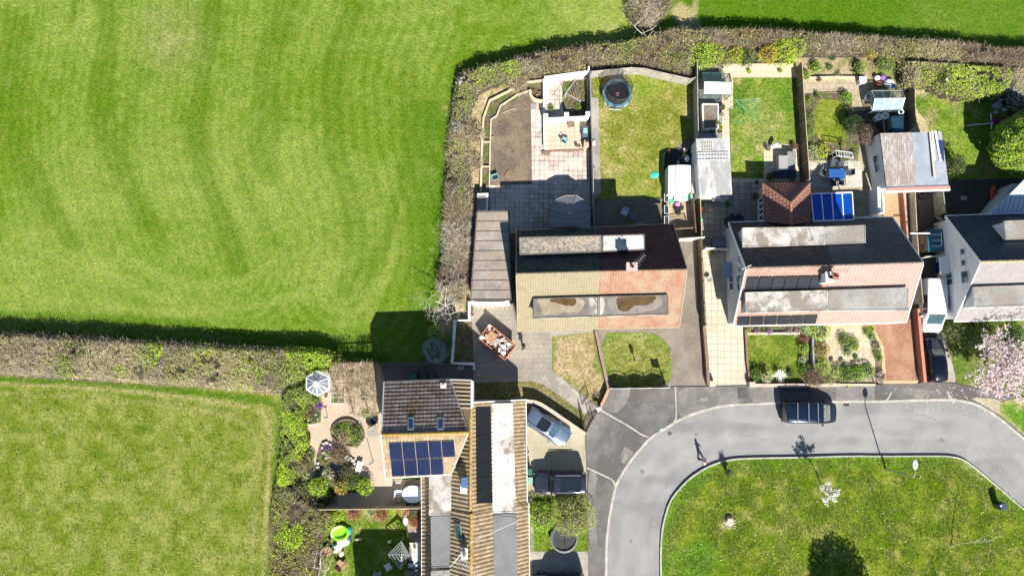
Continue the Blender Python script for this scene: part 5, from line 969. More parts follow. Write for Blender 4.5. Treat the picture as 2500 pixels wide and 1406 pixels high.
# ---- the long hedgerows
hedge('hedge', 'long grey-brown twiggy hedgerow with lime green patches between the two fields', [(-60, 812), (0, 815), (150, 821), (330, 832), (430, 838), (560, 846), (700, 851), (780, 852), (818, 862), (824, 882), (800, 902), (752, 908), (738, 925), (700, 950), (680, 962), (600, 952), (430, 938), (250, 925), (100, 915), (-60, 908)], 2.0, ['twig', 'greyt', 'straw', 'olive'], [3, 2, 1.6, 1.2], .72, dens=230, size=.13, hvar=.3,
      patches=[(160, 900, 26, 'olive', .8), (370, 868, 30, 'lime', .7), (350, 880, 30, 'olive', .7), (440, 890, 40, 'olive', .35), (560, 895, 55, 'olive', .6), (600, 915, 40, 'lime', .45), (500, 860, 32, 'lime', .4), (640, 870, 36, 'olive', .6), (560, 925, 60, 'straw', .5), (300, 920, 80, 'straw', .4), (740, 880, 55, 'lime', .8), (790, 880, 40, 'lime', .85), (700, 905, 40, 'olive', .6), (60, 890, 60, 'straw', .35), (180, 850, 30, 'dark', .3), (290, 905, 18, 'lime', .5)])
hedge('hedge', 'bright lime clipped hedge down the edge of the pale paved garden', [(700, 945), (745, 935), (762, 960), (745, 985), (742, 1030), (748, 1080), (738, 1110), (722, 1160), (716, 1192), (690, 1198), (676, 1180), (684, 1110), (690, 1040), (686, 975)], 1.9, ['lime', 'lime', 'olive', 'green'], [3, 2, 1, .4], .05, dens=300, size=.12, hvar=.35, lump=1.4)
hedge('hedge', 'scrubby olive and brown hedge beside the lower garden lawn', [(676, 1185), (716, 1180), (742, 1215), (790, 1238), (800, 1262), (790, 1300), (775, 1340), (770, 1420), (760, 1600), (655, 1600), (662, 1400), (662, 1280), (668, 1220)], 1.9, ['olive', 'twig', 'green', 'lime', 'purple', 'brown'], [2, 2, .7, .8, .4, .7], .5, dens=230, patches=[(700, 1310, 38, 'lime', .75), (690, 1360, 24, 'olive', .7), (735, 1230, 30, 'twig', .5), (770, 1270, 30, 'olive', .5), (675, 1380, 20, 'brown', .5), (690, 1215, 30, 'olive', .6)])
hedge('hedge', 'narrow mixed hedge of twigs and olive leaves between the mown field and the long garage', [(1118, 192), (1140, 176), (1168, 178), (1172, 215), (1150, 260), (1142, 330), (1150, 400), (1148, 450), (1160, 520), (1150, 560), (1146, 640), (1138, 700), (1128, 735), (1090, 735), (1070, 700), (1082, 640), (1088, 560), (1088, 480), (1092, 420), (1098, 360), (1104, 300), (1108, 240)], 1.9, ['olive', 'straw', 'twig', 'greyt'], [2, 1.5, 2, 1.6], .62, dens=260, size=.12, tl=.5, patches=[(1126, 195, 16, 'white', .55), (1114, 310, 13, 'silver', .6), (1130, 230, 26, 'olive', .8), (1120, 270, 24, 'olive', .6), (1112, 420, 26, 'olive', .6), (1120, 600, 60, 'greyt', .6), (1110, 510, 36, 'twig', .6), (1125, 665, 40, 'brown', .5), (1120, 360, 20, 'lime', .3), (1130, 480, 20, 'green', .3)])
hedge('hedge', 'wide straggling purple-brown hedge bending round the tops of the gardens', [(1122, 192), (1180, 160), (1240, 148), (1330, 128), (1420, 112), (1520, 104), (1570, 92), (1640, 72), (1700, 74), (1760, 72), (1860, 72), (2000, 82), (2150, 92), (2250, 98), (2350, 106), (2440, 118), (2560, 125), (2560, 168), (2450, 166), (2330, 160), (2200, 152), (2120, 128), (1960, 126), (1935, 112), (1880, 112), (1800, 124), (1700, 118), (1685, 165), (1680, 188), (1600, 168), (1560, 158), (1440, 164), (1400, 172), (1320, 180), (1280, 185), (1220, 200), (1180, 215), (1140, 235)], 2.1, ['twig', 'purple', 'greyt', 'olive', 'straw', 'brown'], [3, .4, 1.2, 2.4, 1, .7], .62, dens=240, size=.12,
      patches=[(1230, 172, 45, 'olive', .7), (1180, 190, 30, 'lime', .35), (1255, 170, 26, 'lime', .4), (1500, 150, 50, 'olive', .35), (1540, 125, 24, 'green', .3), (1600, 140, 50, 'purple', .3), (1640, 90, 30, 'twig', .6), (1660, 140, 40, 'olive', .55), (1560, 150, 24, 'brown', .4), (1300, 150, 40, 'greyt', .5), (1360, 140, 60, 'purple', .35), (1900, 95, 100, 'purple', .3), (2050, 110, 60, 'greyt', .4), (2200, 130, 60, 'olive', .4), (2300, 135, 60, 'straw', .3), (2400, 135, 60, 'purple', .4), (2490, 140, 40, 'purple', .4)])
hedge('hedge', 'low spur of pruned grey-brown scrub reaching up to the top edge by the field gap', [(1532, -40), (1640, -40), (1642, 0), (1630, 30), (1608, 52), (1585, 66), (1560, 66), (1540, 50), (1528, 20)], 1.0, ['greyt', 'straw', 'twig', 'olive'], [2, 1, 2, .5], .8, dens=230, hvar=.5, patches=[(1600, 10, 14, 'greyt', .8)])
hedge('ivy_bank', 'tall bank of olive-yellow ivy and bamboo behind the far right lawn', [(2195, 150), (2330, 155), (2450, 165), (2468, 190), (2460, 215), (2440, 232), (2380, 238), (2330, 232), (2300, 222), (2270, 205), (2230, 215), (2212, 212), (2208, 180)], 2.3, ['olive', 'lime', 'olive', 'straw'], [3, 2, 1, 1], .3, dens=250, size=.15, patches=[(2225, 190, 26, 'straw', .5), (2300, 190, 14, 'dark', .8), (2380, 200, 60, 'lime', .45), (2440, 205, 20, 'green', .4), (2314, 194, 4, 'white', 1)], cat='hedge')
hedge('hedge', 'grey feathery scrub in the right corner behind the rockery', [(2462, 165), (2560, 165), (2560, 290), (2500, 285), (2470, 262), (2458, 225)], 1.8, ['greyt', 'straw', 'olive', 'silver'], [2, 2, 1, 1.5], .55, dens=220, patches=[(2465, 235, 26, 'silver', .8), (2488, 190, 24, 'straw', .5)])
# ---- shrubs: (px, py, radius m, palettes, weights, label, height, twig share)
SH = [
 (1713, 130, .95, ['lime', 'green'], [3, 1], 'square lime green shrub at the left corner of the clothes-line garden bed', 1.8, .05), (1740, 128, .8, ['olive', 'lime'], [2, 2], 'olive-lime shrub touching the square lime one', 1.7, .1),
 (1797, 130, .55, ['yellow', 'lime'], [2, 2], 'slim yellow shrub midway along the bed behind the clothes-line lawn', 1.6, .05), (1770, 135, .7, ['olive', 'twig'], [2, 1], 'dull olive shrub left of the slim yellow one', 1.3, .3), (1820, 138, .6, ['dark', 'green'], [2, 1], 'dark green shrub between the slim yellow and the golden one', 1.4, .1),
 (1875, 128, .65, ['yellow', 'orange'], [3, 1], 'golden yellow shrub in the bed behind the clothes-line lawn', 1.7, .05), (1912, 120, 1.0, ['lime', 'yellow'], [3, 1], 'big lime shrub at the right of the bed behind the clothes-line lawn', 1.9, .05), (1935, 112, .8, ['lime', 'olive'], [2, 2], 'lime-olive shrub behind the big lime one', 1.9, .05),
 (1800, 156, .35, ['green'], [1], 'small green mound at the wall of the clothes-line garden', .5, 0), (1922, 156, .35, ['green', 'lime'], [1, 1], 'small green mound near the top fence corner', .6, 0), (1850, 150, .4, ['pink', 'green'], [1, 2], 'low pinkish flowering plant on the garden wall', .5, 0),
 (2026, 116, .6, ['sage'], [1], 'upright sage green shrub in the brown bed', 1.5, 0), (2055, 105, .5, ['green'], [1], 'fresh green shrub right of the sage one', 1.2, .05), (2032, 142, .35, ['green', 'dark'], [1, 1], 'small dark green plant in the middle of the brown bed', .5, 0), (2127, 128, .6, ['yellow', 'yellow'], [1, 1], 'bright golden shrub at the right end of the brown bed', 1.6, 0), (2105, 130, .5, ['purple', 'brown'], [1, 1], 'purple-brown shrub left of the bright golden one', 1.1, .4),
 (1990, 165, .55, ['lime', 'green'], [1, 2], 'lime-green bush low in the left of the brown bed', .8, .1), (2025, 165, .35, ['green'], [1], 'little green plant below the sage shrub', .5, .1), (2095, 168, .6, ['green', 'olive'], [2, 1], 'green bush at the lower right of the brown bed', .9, .1), (2092, 155, .3, ['dark'], [1], 'round dark green plant above the green bush', .5, 0), (2047, 182, .3, ['sage', 'green'], [1, 1], 'pale sage tuft by the path of the brown bed', .4, 0), (2160, 160, .8, ['olive', 'green'], [1, 1], 'olive bush between the golden shrub and the greenhouse', 1.5, .3), (1966, 185, .5, ['green', 'lime'], [1, 1], 'green shrub beside the top of the woven fence', .9, .1),
 (2066, 240, .55, ['green', 'lime'], [2, 1], 'leafy green shrub at the corner of the small rounded lawn', .9, .05), (1995, 233, .3, ['dark', 'green'], [1, 1], 'small dark shrub by the edging of the rounded lawn', .5, .1), (1976, 285, .45, ['green', 'brown'], [2, 1], 'green and brown plant in the narrow bed left of the rounded lawn', .5, .2), (1975, 322, .45, ['green', 'lime'], [2, 1], 'lower green plant in the narrow bed left of the rounded lawn', .5, .1), (1974, 245, .4, ['olive', 'green'], [1, 1], 'olive plant at the top of the narrow bed', .5, .2),
 (1980, 370, .6, ['cream', 'green'], [1, 1], 'cream flowering plant in the bed by the pale patio', .4, 0), (2008, 370, .6, ['yellow', 'lime'], [1, 2], 'yellow-green plant at the arch foot in the bed by the pale patio', .5, 0), (1985, 385, .45, ['white', 'olive'], [1, 2], 'white flowering clump nearest the pale patio', .4, 0), (2085, 380, .45, ['cream', 'green'], [1, 1], 'pale flowering plant beside the white trellis', .5, .1), (2055, 350, .35, ['green', 'yellow'], [1, 1], 'small yellow-green plant above the white trellis', .4, .1),
 (2118, 328, .95, ['purple', 'brown'], [3, 1], 'round purple-brown leafed tree beside the white garage', 2.4, .35), (2081, 307, .95, ['dark', 'dark'], [1, 1], 'tall dark evergreen shrub by the rounded lawn', 1.9, .1),
 (1776, 500, .3, ['green'], [1], 'green pot plant near the shed corner', .5, 0), (1880, 432, .45, ['dark', 'green'], [1, 1], 'dark small-leaved shrub behind the hipped roof extension', .7, .1), (1938, 358, .35, ['red', 'purple'], [1, 1], 'reddish potted shrub in the clothes-line garden corner', .7, .1),
 (2330, 404, .98, ['dark', 'dark', 'olive'], [3, 3, 1.2], 'clipped round dark topiary ball beside the white garage', 2.2, 0), (2000, 808, .9, ['sage', 'lime', 'olive'], [2, 2, 1], 'pale green bush between the two front gardens', 1.3, .1), (2003, 855, .75, ['orange', 'olive'], [1, 1], 'ochre leafed bush below the pale green one', 1.1, .2), (2004, 895, .8, ['olive', 'lime'], [2, 1], 'olive bush below the ochre one near the pavement', 1.1, .1), (1968, 805, .5, ['sage', 'green'], [1, 1], 'sage bush at the top corner of the small front lawn', .8, .2), (1962, 828, .45, ['purple', 'red'], [1, 1], 'purple heather beside the small front lawn', .5, .2),
 (1961, 850, .5, ['green', 'lime'], [2, 1], 'bright green shrub on the right edge of the small front lawn', .8, .1), (1958, 880, .35, ['sage'], [1], 'grey-green shrub below the bright one by the small lawn', .6, 0), (1965, 900, .6, ['green', 'dark'], [1, 1], 'dark green shrub low on the right edge of the small lawn', .8, .1), (1984, 922, .95, ['purple', 'brown'], [2, 1], 'purple-red spreading shrub over the front garden wall', .8, .6), (1845, 915, .55, ['green', 'dark'], [1, 1], 'green shrub in the left front corner behind the brick wall', 1.0, .1), (1872, 920, .5, ['sage', 'straw'], [1, 1], 'pale brown-green shrub left of the white palm', 1.2, .4), (1930, 913, .4, ['green', 'dark'], [1, 1], 'dark leafy plant right of the white palm', .7, .1),
 (1824, 810, .3, ['yellow', 'lime'], [2, 1], 'little yellow shrub at the left end of the flower border', .4, 0), (1849, 811, .33, ['mauve', 'green'], [2, 1], 'mauve flowering clump, leftmost in the border under the solar roof', .35, 0), (1877, 811, .36, ['mauve', 'mauve'], [1, 1], 'larger mauve clump, second from the left in the border', .35, 0), (1926, 811, .3, ['mauve', 'green'], [2, 1], 'mauve clump, third from the left in the border', .35, 0), (1944, 812, .3, ['mauve', 'pink'], [1, 1], 'pinkish mauve clump at the right end of the border', .35, 0), (1862, 809, .25, ['green'], [1], 'small green plant between the two left mauve clumps', .3, 0),
 (2060, 830, .55, ['green', 'dark', 'olive'], [1, 1, 1], 'green leafy bush, upper left of the gravel garden clump', .8, .1), (2080, 840, .6, ['olive', 'green'], [1, 1], 'olive bush on the right of the gravel garden clump', .8, .25), (2068, 858, .45, ['sage', 'dark'], [1, 1], 'grey-green low bush at the foot of the gravel garden clump', .5, .2), (2090, 850, .25, ['yellow'], [1], 'tiny yellow flowering plant in the gravel', .3, 0),
 (2114, 808, .35, ['green'], [1], 'green plant at the top of the row along the brick drive', .5, 0), (2127, 803, .33, ['lime', 'yellow'], [1, 1], 'lime mound at the top of the brick drive edge', .4, 0), (2128, 822, .42, ['green', 'sage'], [2, 1], 'grey-leaved lavender, second in the row along the brick drive', .5, .1), (2138, 845, .45, ['sage', 'purple'], [1, 1], 'purple-grey lavender, middle of the row along the brick drive', .5, .1), (2140, 862, .4, ['green', 'olive'], [1, 1], 'green bush below the lavenders by the brick drive', .5, .1), (2145, 874, .35, ['dark', 'lime'], [2, 1], 'dark bush at the foot of the row along the brick drive', .5, 0),
 (2040, 908, .55, ['cream', 'lime'], [1, 1], 'cream-leaved plant in the front of the gravel garden', .7, 0), (2065, 912, .75, ['green', 'dark'], [2, 1], 'dark green flowering bush left along the front railing', .8, 0), (2092, 910, .7, ['green', 'lime'], [2, 1], 'green bush in the middle of the front railing', .8, 0), (2117, 905, .65, ['green', 'cream'], [3, 1], 'green bush with cream flowers at the right of the front railing', .8, 0), (2148, 920, .5, ['brown', 'pink'], [2, 1], 'brown trailing plant spilling onto the pavement', .4, .4), (2022, 928, .6, ['straw', 'olive'], [1, 2], 'straggly pale plant hanging over the front wall', .6, .5), (2068, 944, .22, ['cream', 'lime'], [1, 1], 'pale clump growing on the pavement by the wall', .25, 0),
 (2330, 815, 1.1, ['olive', 'dark'], [1, 2], 'dark olive shrub below the white house corner', 1.2, .3), (2372, 830, 1.1, ['green', 'olive'], [2, 1], 'glossy green shrub in front of the white house', 1.3, .1), (2400, 800, 1.1, ['olive', 'lime'], [1, 1], 'lime-olive bush against the white house front', 1.4, .1), (2430, 800, .9, ['lime', 'olive'], [1, 1], 'yellow-green shrub right of the lime-olive bush', 1.3, .1), (2470, 830, 1.3, ['dark', 'green'], [2, 1], 'large dark evergreen bush at the right edge', 1.8, .1), (2492, 845, .6, ['green', 'lime'], [1, 1], 'bright green shrub at the right edge beside the dark one', 1.6, .1), (2400, 860, .9, ['olive', 'straw'], [2, 1], 'olive shrub under the magnolia branches', 1.0, .3), (2480, 870, .8, ['brown', 'red'], [1, 1], 'russet shrub behind the magnolia at the right edge', 1.2, .3),
 (1062, 856, 1.05, ['blue', 'blue'], [1, 1], 'grey-blue conifer beside the white garden wall', 2.2, .55), (1066, 812, .7, ['olive', 'lime'], [2, 1], 'olive-yellow shrub above the blue conifer', 1.6, .3), (1085, 838, .8, ['dark', 'green'], [1, 1], 'dark shrub in shade behind the white wall', 1.4, .3),
 (1322, 1258, 1.25, ['green', 'lime', 'olive'], [2, 2, 1], 'bright green shrub by the house, left of the small front lawn', 1.6, .1), (1400, 1256, 1.75, ['olive', 'lime', 'twig'], [2, 1, 2], 'large round olive tree crown over the small front lawn', 3.0, .4),
 (776, 1188, .82, ['lime', 'green'], [3, 1], 'yellow-green variegated shrub, left of the three beside the pond', 1.5, 0), (833, 1190, .6, ['orange', 'lime'], [2, 1], 'copper and yellow shrub, middle of the three beside the pond', 1.1, 0), (892, 1189, .7, ['lime', 'green'], [2, 1], 'lime variegated shrub, right of the three beside the pond', 1.4, 0), (862, 1175, .7, ['green', 'dark'], [1, 1], 'green shrub between the copper and the right lime shrub', 1.0, .1), (795, 1212, .7, ['dark', 'dark'], [1, 1], 'dark shrub in shade under the left lime one', .7, .1),
 (828, 1108, .85, ['brown', 'purple'], [2, 1], 'brown leafless acer north of the pond', 1.1, .75), (795, 1128, .35, ['olive', 'orange'], [1, 1], 'olive tuft on the rockery above the pond', .5, .2), (738, 1130, .9, ['purple', 'brown', 'olive'], [2, 1, 1], 'purple-brown shrub at the left of the curved path', 1.3, .4), (755, 1112, .55, ['green', 'cream'], [2, 1], 'green and white plant at the end of the curved path', .7, 0), (745, 1155, .6, ['sage', 'olive'], [1, 1], 'pale green shrub by the path bend', .7, .2), (850, 1155, .7, ['dark', 'brown'], [1, 1], 'dark brown shrub on the right bank of the pond', .9, .5), (800, 1155, .5, ['sage', 'greyt'], [1, 1], 'grey-green plant on an islet in the pond', .6, .2),
 (843, 1045, .45, ['green', 'lime'], [1, 1], 'green dome near the top of the oval bed', .6, 0), (826, 1048, .5, ['green', 'dark'], [1, 1], 'dark green plant in the top left of the oval bed', .5, .1), (870, 1052, .55, ['green', 'dark'], [1, 1], 'green bush at the right of the oval bed', .6, .1), (840, 1070, .55, ['straw', 'orange'], [2, 1], 'dry golden grass in the lower left of the oval bed', .5, .5), (863, 1068, .35, ['lime'], [1], 'small lime plant in the middle of the oval bed', .4, 0), (870, 1082, .45, ['green', 'sage'], [1, 1], 'green plant in the bottom point of the oval bed', .4, 0), (846, 1056, .3, ['brown'], [1], 'brown twiggy plant in the middle of the oval bed', .4, .5),
 (779, 990, .36, ['violet', 'violet'], [1, 1], 'vivid violet flowering clump by the lime hedge', .35, 0), (770, 975, .5, ['green', 'olive'], [1, 1], 'green plant behind the violet clump', .6, .2), (758, 1010, .45, ['purple', 'brown'], [1, 1], 'brown low plant below the violet clump', .4, .4), (768, 1022, .4, ['green'], [1], 'fresh green plant at the steps below the violet clump', .4, 0), (755, 1000, .35, ['olive', 'cream'], [1, 1], 'pale rock plant beside the plank path', .3, .2), (796, 1094, .3, ['violet', 'mauve'], [2, 1], 'violet clump at the head of the pond rockery', .35, 0), (800, 1105, .35, ['sage', 'green'], [1, 1], 'sage plant right under the violet clump of the rockery', .4, .2),
 (822, 975, .3, ['green', 'lime'], [1, 1], 'green plant in the small square bed by the gazebo', .4, 0), (833, 976, .22, ['cream'], [1], 'cream plant in the small square bed by the gazebo', .3, 0), (893, 1005, .5, ['olive', 'green'], [1, 1], 'olive climber foot at the lower pergola corner', 1.8, .3), (745, 1200, .9, ['dark', 'olive'], [1, 1], 'dark olive shrub at the corner of the shaded path', 1.4, .3),
 (865, 1252, .6, ['red', 'brown'], [2, 1], 'coppery red shrub under the fence, left of the two', .7, .4), (932, 1258, .6, ['red', 'olive'], [2, 1], 'coppery red shrub under the fence, right of the two', .7, .4), (908, 1250, .45, ['olive', 'cream'], [1, 1], 'pale olive plant between the two coppery shrubs', .5, .2), (800, 1272, .8, ['lime', 'olive'], [1, 1], 'lime-olive shrub at the top left of the lower lawn', 1.0, .1), (826, 1258, .5, ['lime'], [1], 'lime plant beneath the left end of the fence', .5, 0), (1012, 1275, .5, ['red', 'orange'], [3, 1], 'orange-red stemmed bush beside the ribbed roof', .9, .8), (1008, 1252, .4, ['olive', 'purple'], [1, 1], 'olive shrub above the orange-red stemmed bush', .8, .3), (775, 1290, .55, ['olive', 'lime'], [1, 1], 'small lime bush at the left edge of the lower lawn', .9, .1),
 (2190, 218, .3, ['green', 'brown'], [1, 1], 'seedlings behind the greenhouse', .4, .1), (2325, 245, .25, ['red', 'brown'], [1, 1], 'red-brown clump at the edge of the right lawn', .3, .3), (2375, 225, .5, ['orange', 'olive'], [1, 2], 'orange tinged fern under the ivy bank', .5, .2), (2360, 465, .3, ['dark', 'green'], [1, 1], 'dark potted fern on the black deck', .5, 0), (2388, 452, .35, ['dark', 'brown'], [1, 1], 'brown pot plants at the deck edge', .5, .2),
 (1265, 205, .9, ['straw', 'brown'], [2, 1], 'dry straw heap of prunings inside the hedge', .6, .85), (1160, 330, .9, ['straw', 'brown'], [2, 1], 'straw coloured dry scrub inside the hedge by the long bed', .6, .85), (1158, 400, .8, ['straw', 'brown'], [2, 1], 'dry scrub below the straw coloured one by the long bed', .6, .85), (1150, 765, .4, ['red', 'pink'], [1, 2], 'pink and red camellia in the wall corner', .9, 0), (1345, 250 + 15, .35, ['green'], [1], 'bright green weed clump in the walled court corner', .4, 0), (1410, 262, .35, ['green', 'lime'], [2, 1], 'green clump at the court corner by the fence', .4, 0), (1408, 225, .7, ['brown', 'olive'], [2, 1], 'brown overgrown patch in the walled court', .4, .6), (1752, 300, .25, ['green'], [1], 'green plant in the lower corner of the raised bed', .9, 0), (1760, 312, .25, ['yellow', 'lime'], [1, 1], 'yellow-green potted plant below the raised bed', .5, 0), (1735, 615, .3, ['lime', 'yellow'], [1, 1], 'lime plant behind the small gate beside the slabbed drive', .5, 0), (2270, 625, .4, ['green', 'dark'], [1, 1], 'green weeds at the foot of the side gate', .4, .1), (1455, 965, .3, ['brown', 'straw'], [1, 1], 'dry grass clump by the iron gate', .3, .8), (1416, 1215, .5, ['twig', 'straw'], [1, 1], 'leafless twiggy plant behind the dark four-wheel-drive', .6, 1.0),
]
for px_, py_, r_, pals, wts, lab, h_, tw_ in SH:
    if 1690 < px_ < 1960 and 100 < py_ < 145: r_ *= 1.3; h_ += .5; py_ += 6
    shrub(px_, py_, r_, pals, wts, lab, h=h_, twigs=tw_, dens=330 if r_ < .5 else 260, size=.085 if r_ < .5 else .12, cat='tree' if ('tree crown' in lab or 'leafed tree' in lab) else 'plant' if r_ < .45 else 'shrub')
# huge conifer at the right edge
t = thing('conifer_tree', (48.3, 13.0, 0), 'huge rounded yellow-green conifer at the right edge', 'tree'); c = W(2520, 355, 2.8)
t.location = (c.x, c.y, 0); ORG[t.name] = Vector((c.x, c.y, 0))
n = 60000; d = RNG.normal(size=(n, 3)); d /= np.linalg.norm(d, axis=1)[:, None]; d[:, 2] = np.where(d[:, 2] < -.5, -d[:, 2], d[:, 2]); rr = (.84 + .3 * vnoise(d[:, 0] * 3 + 9, d[:, 1] * 3 + d[:, 2] * 2, 1.6, 4)) * (1 - .09 * RNG.random(n))
P = np.stack([c.x + d[:, 0] * 3.7 * rr, c.y + d[:, 1] * 3.1 * rr, np.maximum(.1, 2.8 + d[:, 2] * 2.7 * rr)], 1); V, F_ = leaves_arr(P, .15); npmesh('crown', V, F_, LEAF, t, np.repeat(pick(['lime', 'olive', 'green'], [2, 2, 1.2], n), 4, 0))
M().ball((c.x, c.y, 2.8), (3.0, 2.5, 2.1), 18, .02).build('shade_core', CORE, t); M().tube([(c.x, c.y, 0), (c.x, c.y, 2.8)], [.25, .15], 8).build('trunk', BARK, t)  # dark filler ball added to keep light out of the crown
# leafless trees
GB2 = plain('pale_branch_bark', (.48, .43, .36), .85, 0, .2, 5); DB = plain('grey_branch_bark', (.34, .30, .25), .85, 0, .2, 5)
c = W(1100, 765, 0); branch_tree('bare_tree', 'spreading leafless grey tree at the lower end of the side hedge', c, W(1074, 745, 2.2), 1.0, GB2, levels=5, r0=.1, seed=5, nb=5, fork=3, first=.7, decay=.68)
c = W(1120, 700, 0); branch_tree('bare_tree', 'small leafless tree in the side hedge by the garage', c, W(1108, 690, 2.4), .9, GB2, levels=4, r0=.06, seed=8, nb=4, first=.55)
c = W(1118, 575, 0); branch_tree('bare_tree', 'thin leafless tree poking over the field from the side hedge', c, W(1098, 570, 2.5), .9, GB2, levels=3, r0=.05, seed=12, nb=4, first=.6)
c = W(786, 1385, 0); branch_tree('bare_tree', 'contorted leafless tree in the lower garden corner', c, W(785, 1385, 2.0), 1.15, GB2, levels=5, r0=.11, seed=21, nb=5, fork=2, first=.55, decay=.86)
c = W(1575, 95, 0); branch_tree('dead_tree', 'small dead pale forked tree in the top hedge', c, W(1572, 60, 2.4), .9, GB2, levels=2, r0=.07, seed=4, nb=3, first=.7)
c = W(2415, 902, 0); branch_tree('magnolia_tree', 'wide leafless magnolia covered in pink blossom over the pavement', c, W(2428, 905, 2.8), 1.0, plain('magnolia_bark', (.46, .42, .36), .85, 0, .2, 5), levels=5, r0=.13, seed=33, nb=6, fork=3, first=.75, decay=.74, blossom='pink', bsize=.15, bper=3)
c = W(2009, 1194, .2); branch_tree('blossom_tree', 'slim white blossoming tree on the green with a long shadow', c, W(2040, 1213, 3.1), .75, DB, levels=3, r0=.05, seed=3, nb=5, fork=3, first=.8, decay=.42, blossom='white', bsize=.13, bper=4, flat=.3, group='young trees on the green')
c = W(2158, 1281, .2); branch_tree('young_tree', 'thin leafless sapling with a stake, middle of the green', c, W(2190, 1305, 3.4), .6, plain('purple_sapling_bark', (.26, .18, .15), .85, 0, .2, 5), levels=3, r0=.035, seed=9, nb=4, fork=2, first=.55, decay=.5, flat=.3, group='young trees on the green')
c = W(2325, 1330, .2); branch_tree('young_tree', 'leaning leafless sapling with long pale twigs near the black litter bin', c, W(2420, 1320, 3.6), .6, GB2, levels=3, r0=.035, seed=14, nb=4, fork=2, first=.6, decay=.6, flat=.3, group='young trees on the green')
c = W(2092, 1562, .2)
t = branch_tree('street_tree', 'leafy tree below the frame whose round shadow lies on the green', c, (c.x, c.y, 5.0), .6, DB, levels=2, r0=.16, seed=2, nb=5, first=.7)
n = 9000; d = RNG.normal(size=(n, 3)); d /= np.linalg.norm(d, axis=1)[:, None]; rr = RNG.random(n) ** .35 * (.8 + .4 * vnoise(d[:, 0] * 3, d[:, 1] * 3, 1, 2)); P = np.stack([c.x + d[:, 0] * 2.7 * rr, c.y + d[:, 1] * 2.7 * rr, 5.6 + d[:, 2] * 2.4 * rr], 1); V, F_ = leaves_arr(P, .22); npmesh('crown', V, F_, LEAF, t, np.repeat(pick(['olive', 'green'], [1, 1], n), 4, 0))
# white-leaved palm in the small front garden
c = W(1904, 916, .6); t = thing('palm_plant', (c.x, c.y, 0), 'spiky white-leaved palm behind the front brick wall', 'plant'); m = M()
for k in range(46):
    a = k * 2.4; l = random.uniform(.4, .72); e = random.uniform(-.1, .6); d = Vector((math.cos(a), math.sin(a), e)); s = Vector((-math.sin(a), math.cos(a), 0)) * .035; o = Vector((c.x, c.y, .6)); m.add([o - s, o + s, o + d * l + s * .2, o + d * l - s * .2], [(0, 1, 2, 3)])
m.build('fronds', plain('white_frond', (.72, .74, .66), .5, 0, .1), t); M().tube([(c.x, c.y, 0), (c.x, c.y, .6)], [.06, .04], 8).build('stem', BARK, t)
# tree stump on the green
c = W(1780, 1271, .2); t = thing('tree_stump', (c.x, c.y, .2), 'pale sawn tree stump with chippings on the green', 'stump')
pr = [(.46, 0), (.36, .12), (.33, .42)]; m = M().lathe((c.x, c.y, .2), pr, 14); m.v = [(x_ + random.uniform(-.05, .05), y_ + random.uniform(-.05, .05), z_) for x_, y_, z_ in m.v]; m.build('stump_body', GB2, t)
m = M(); [m.box((c.x + random.gauss(0, .5), c.y - .35 + random.gauss(0, .22), .235), (.12, .05, .02), random.random() * 6) for _ in range(60)]; m.build('wood_chips', plain('wood_chip', (.6, .5, .38), .9), t)
# long grass blades on the green and lawns: nobody could count them
def tufts(name, polyspx, z, per, hgt, cols, wts, wd=.03):
    Pn = []
    for pts in polyspx:
        P_ = P2(pts, z); ar = abs(sum(P_[i][0] * P_[(i + 1) % len(P_)][1] - P_[(i + 1) % len(P_)][0] * P_[i][1] for i in range(len(P_)))) / 2; Pn.append(sample_poly(P_, int(ar * per)))
    q = np.concatenate(Pn); dn_ = vnoise(q[:, 0], q[:, 1], 1.3, 3); q = q[RNG.random(len(q)) < np.clip((dn_ - .25) * 2.2, .1, 1)]; n = len(q); P_ = np.stack([q[:, 0], q[:, 1], np.full(n, z)], 1)
    V, F_ = twigs_arr(P_, hgt, wd, .9); o = npmesh(name, V, F_, LEAF, None, np.repeat(pick(cols, wts, n), 4, 0)); return struct(o, 'stuff')
PAL['ga'] = [(.09, .17, .008), (.12, .20, .012), (.06, .12, .004)]; PAL['gb'] = [(.19, .25, .04), (.26, .30, .07)]; PAL['gs'] = [(.42, .38, .2)]
islv = [p for p in isl if p[0] < 2560]; tufts('grass', [[(1620, 1410), (1622, 1300), (1640, 1235), (1690, 1175), (1760, 1135), (1850, 1124), (2080, 1120), (2300, 1120), (2360, 1132), (2450, 1208), (2520, 1268), (2520, 1430), (1620, 1430)]], .2, 240, .16, ['ga', 'gb', 'gs'], [5, 4, .6], .035)
tufts('grass', [[(1290, 1215), (1434, 1215), (1437, 1346), (1290, 1346)], [(790, 1250), (1000, 1260), (985, 1420), (770, 1420)], [(1822, 812), (1955, 812), (1958, 930), (1824, 930)], [(1487, 820), (1600, 815), (1638, 850), (1636, 935), (1490, 940)], [(2450, 985), (2500, 970), (2500, 1060), (2450, 1018)]], .05, 200, .10, ['ga', 'gb'], [5, 3], .03)
tufts('grass', [[(2225, 235), (2290, 225), (2420, 240), (2425, 430), (2320, 445), (2222, 330)], [(1785, 190), (1943, 190), (1946, 350), (1865, 350), (1862, 434), (1787, 434)]], .05, 150, .08, ['ga', 'gb'], [5, 3], .03)
tufts('long_grass', [[(-20, 925), (100, 925), (400, 940), (690, 980), (665, 1200), (650, 1420), (-20, 1420)]], .0, 34, .22, ['ga', 'gb', 'gs'], [3, 4, 2], .04)
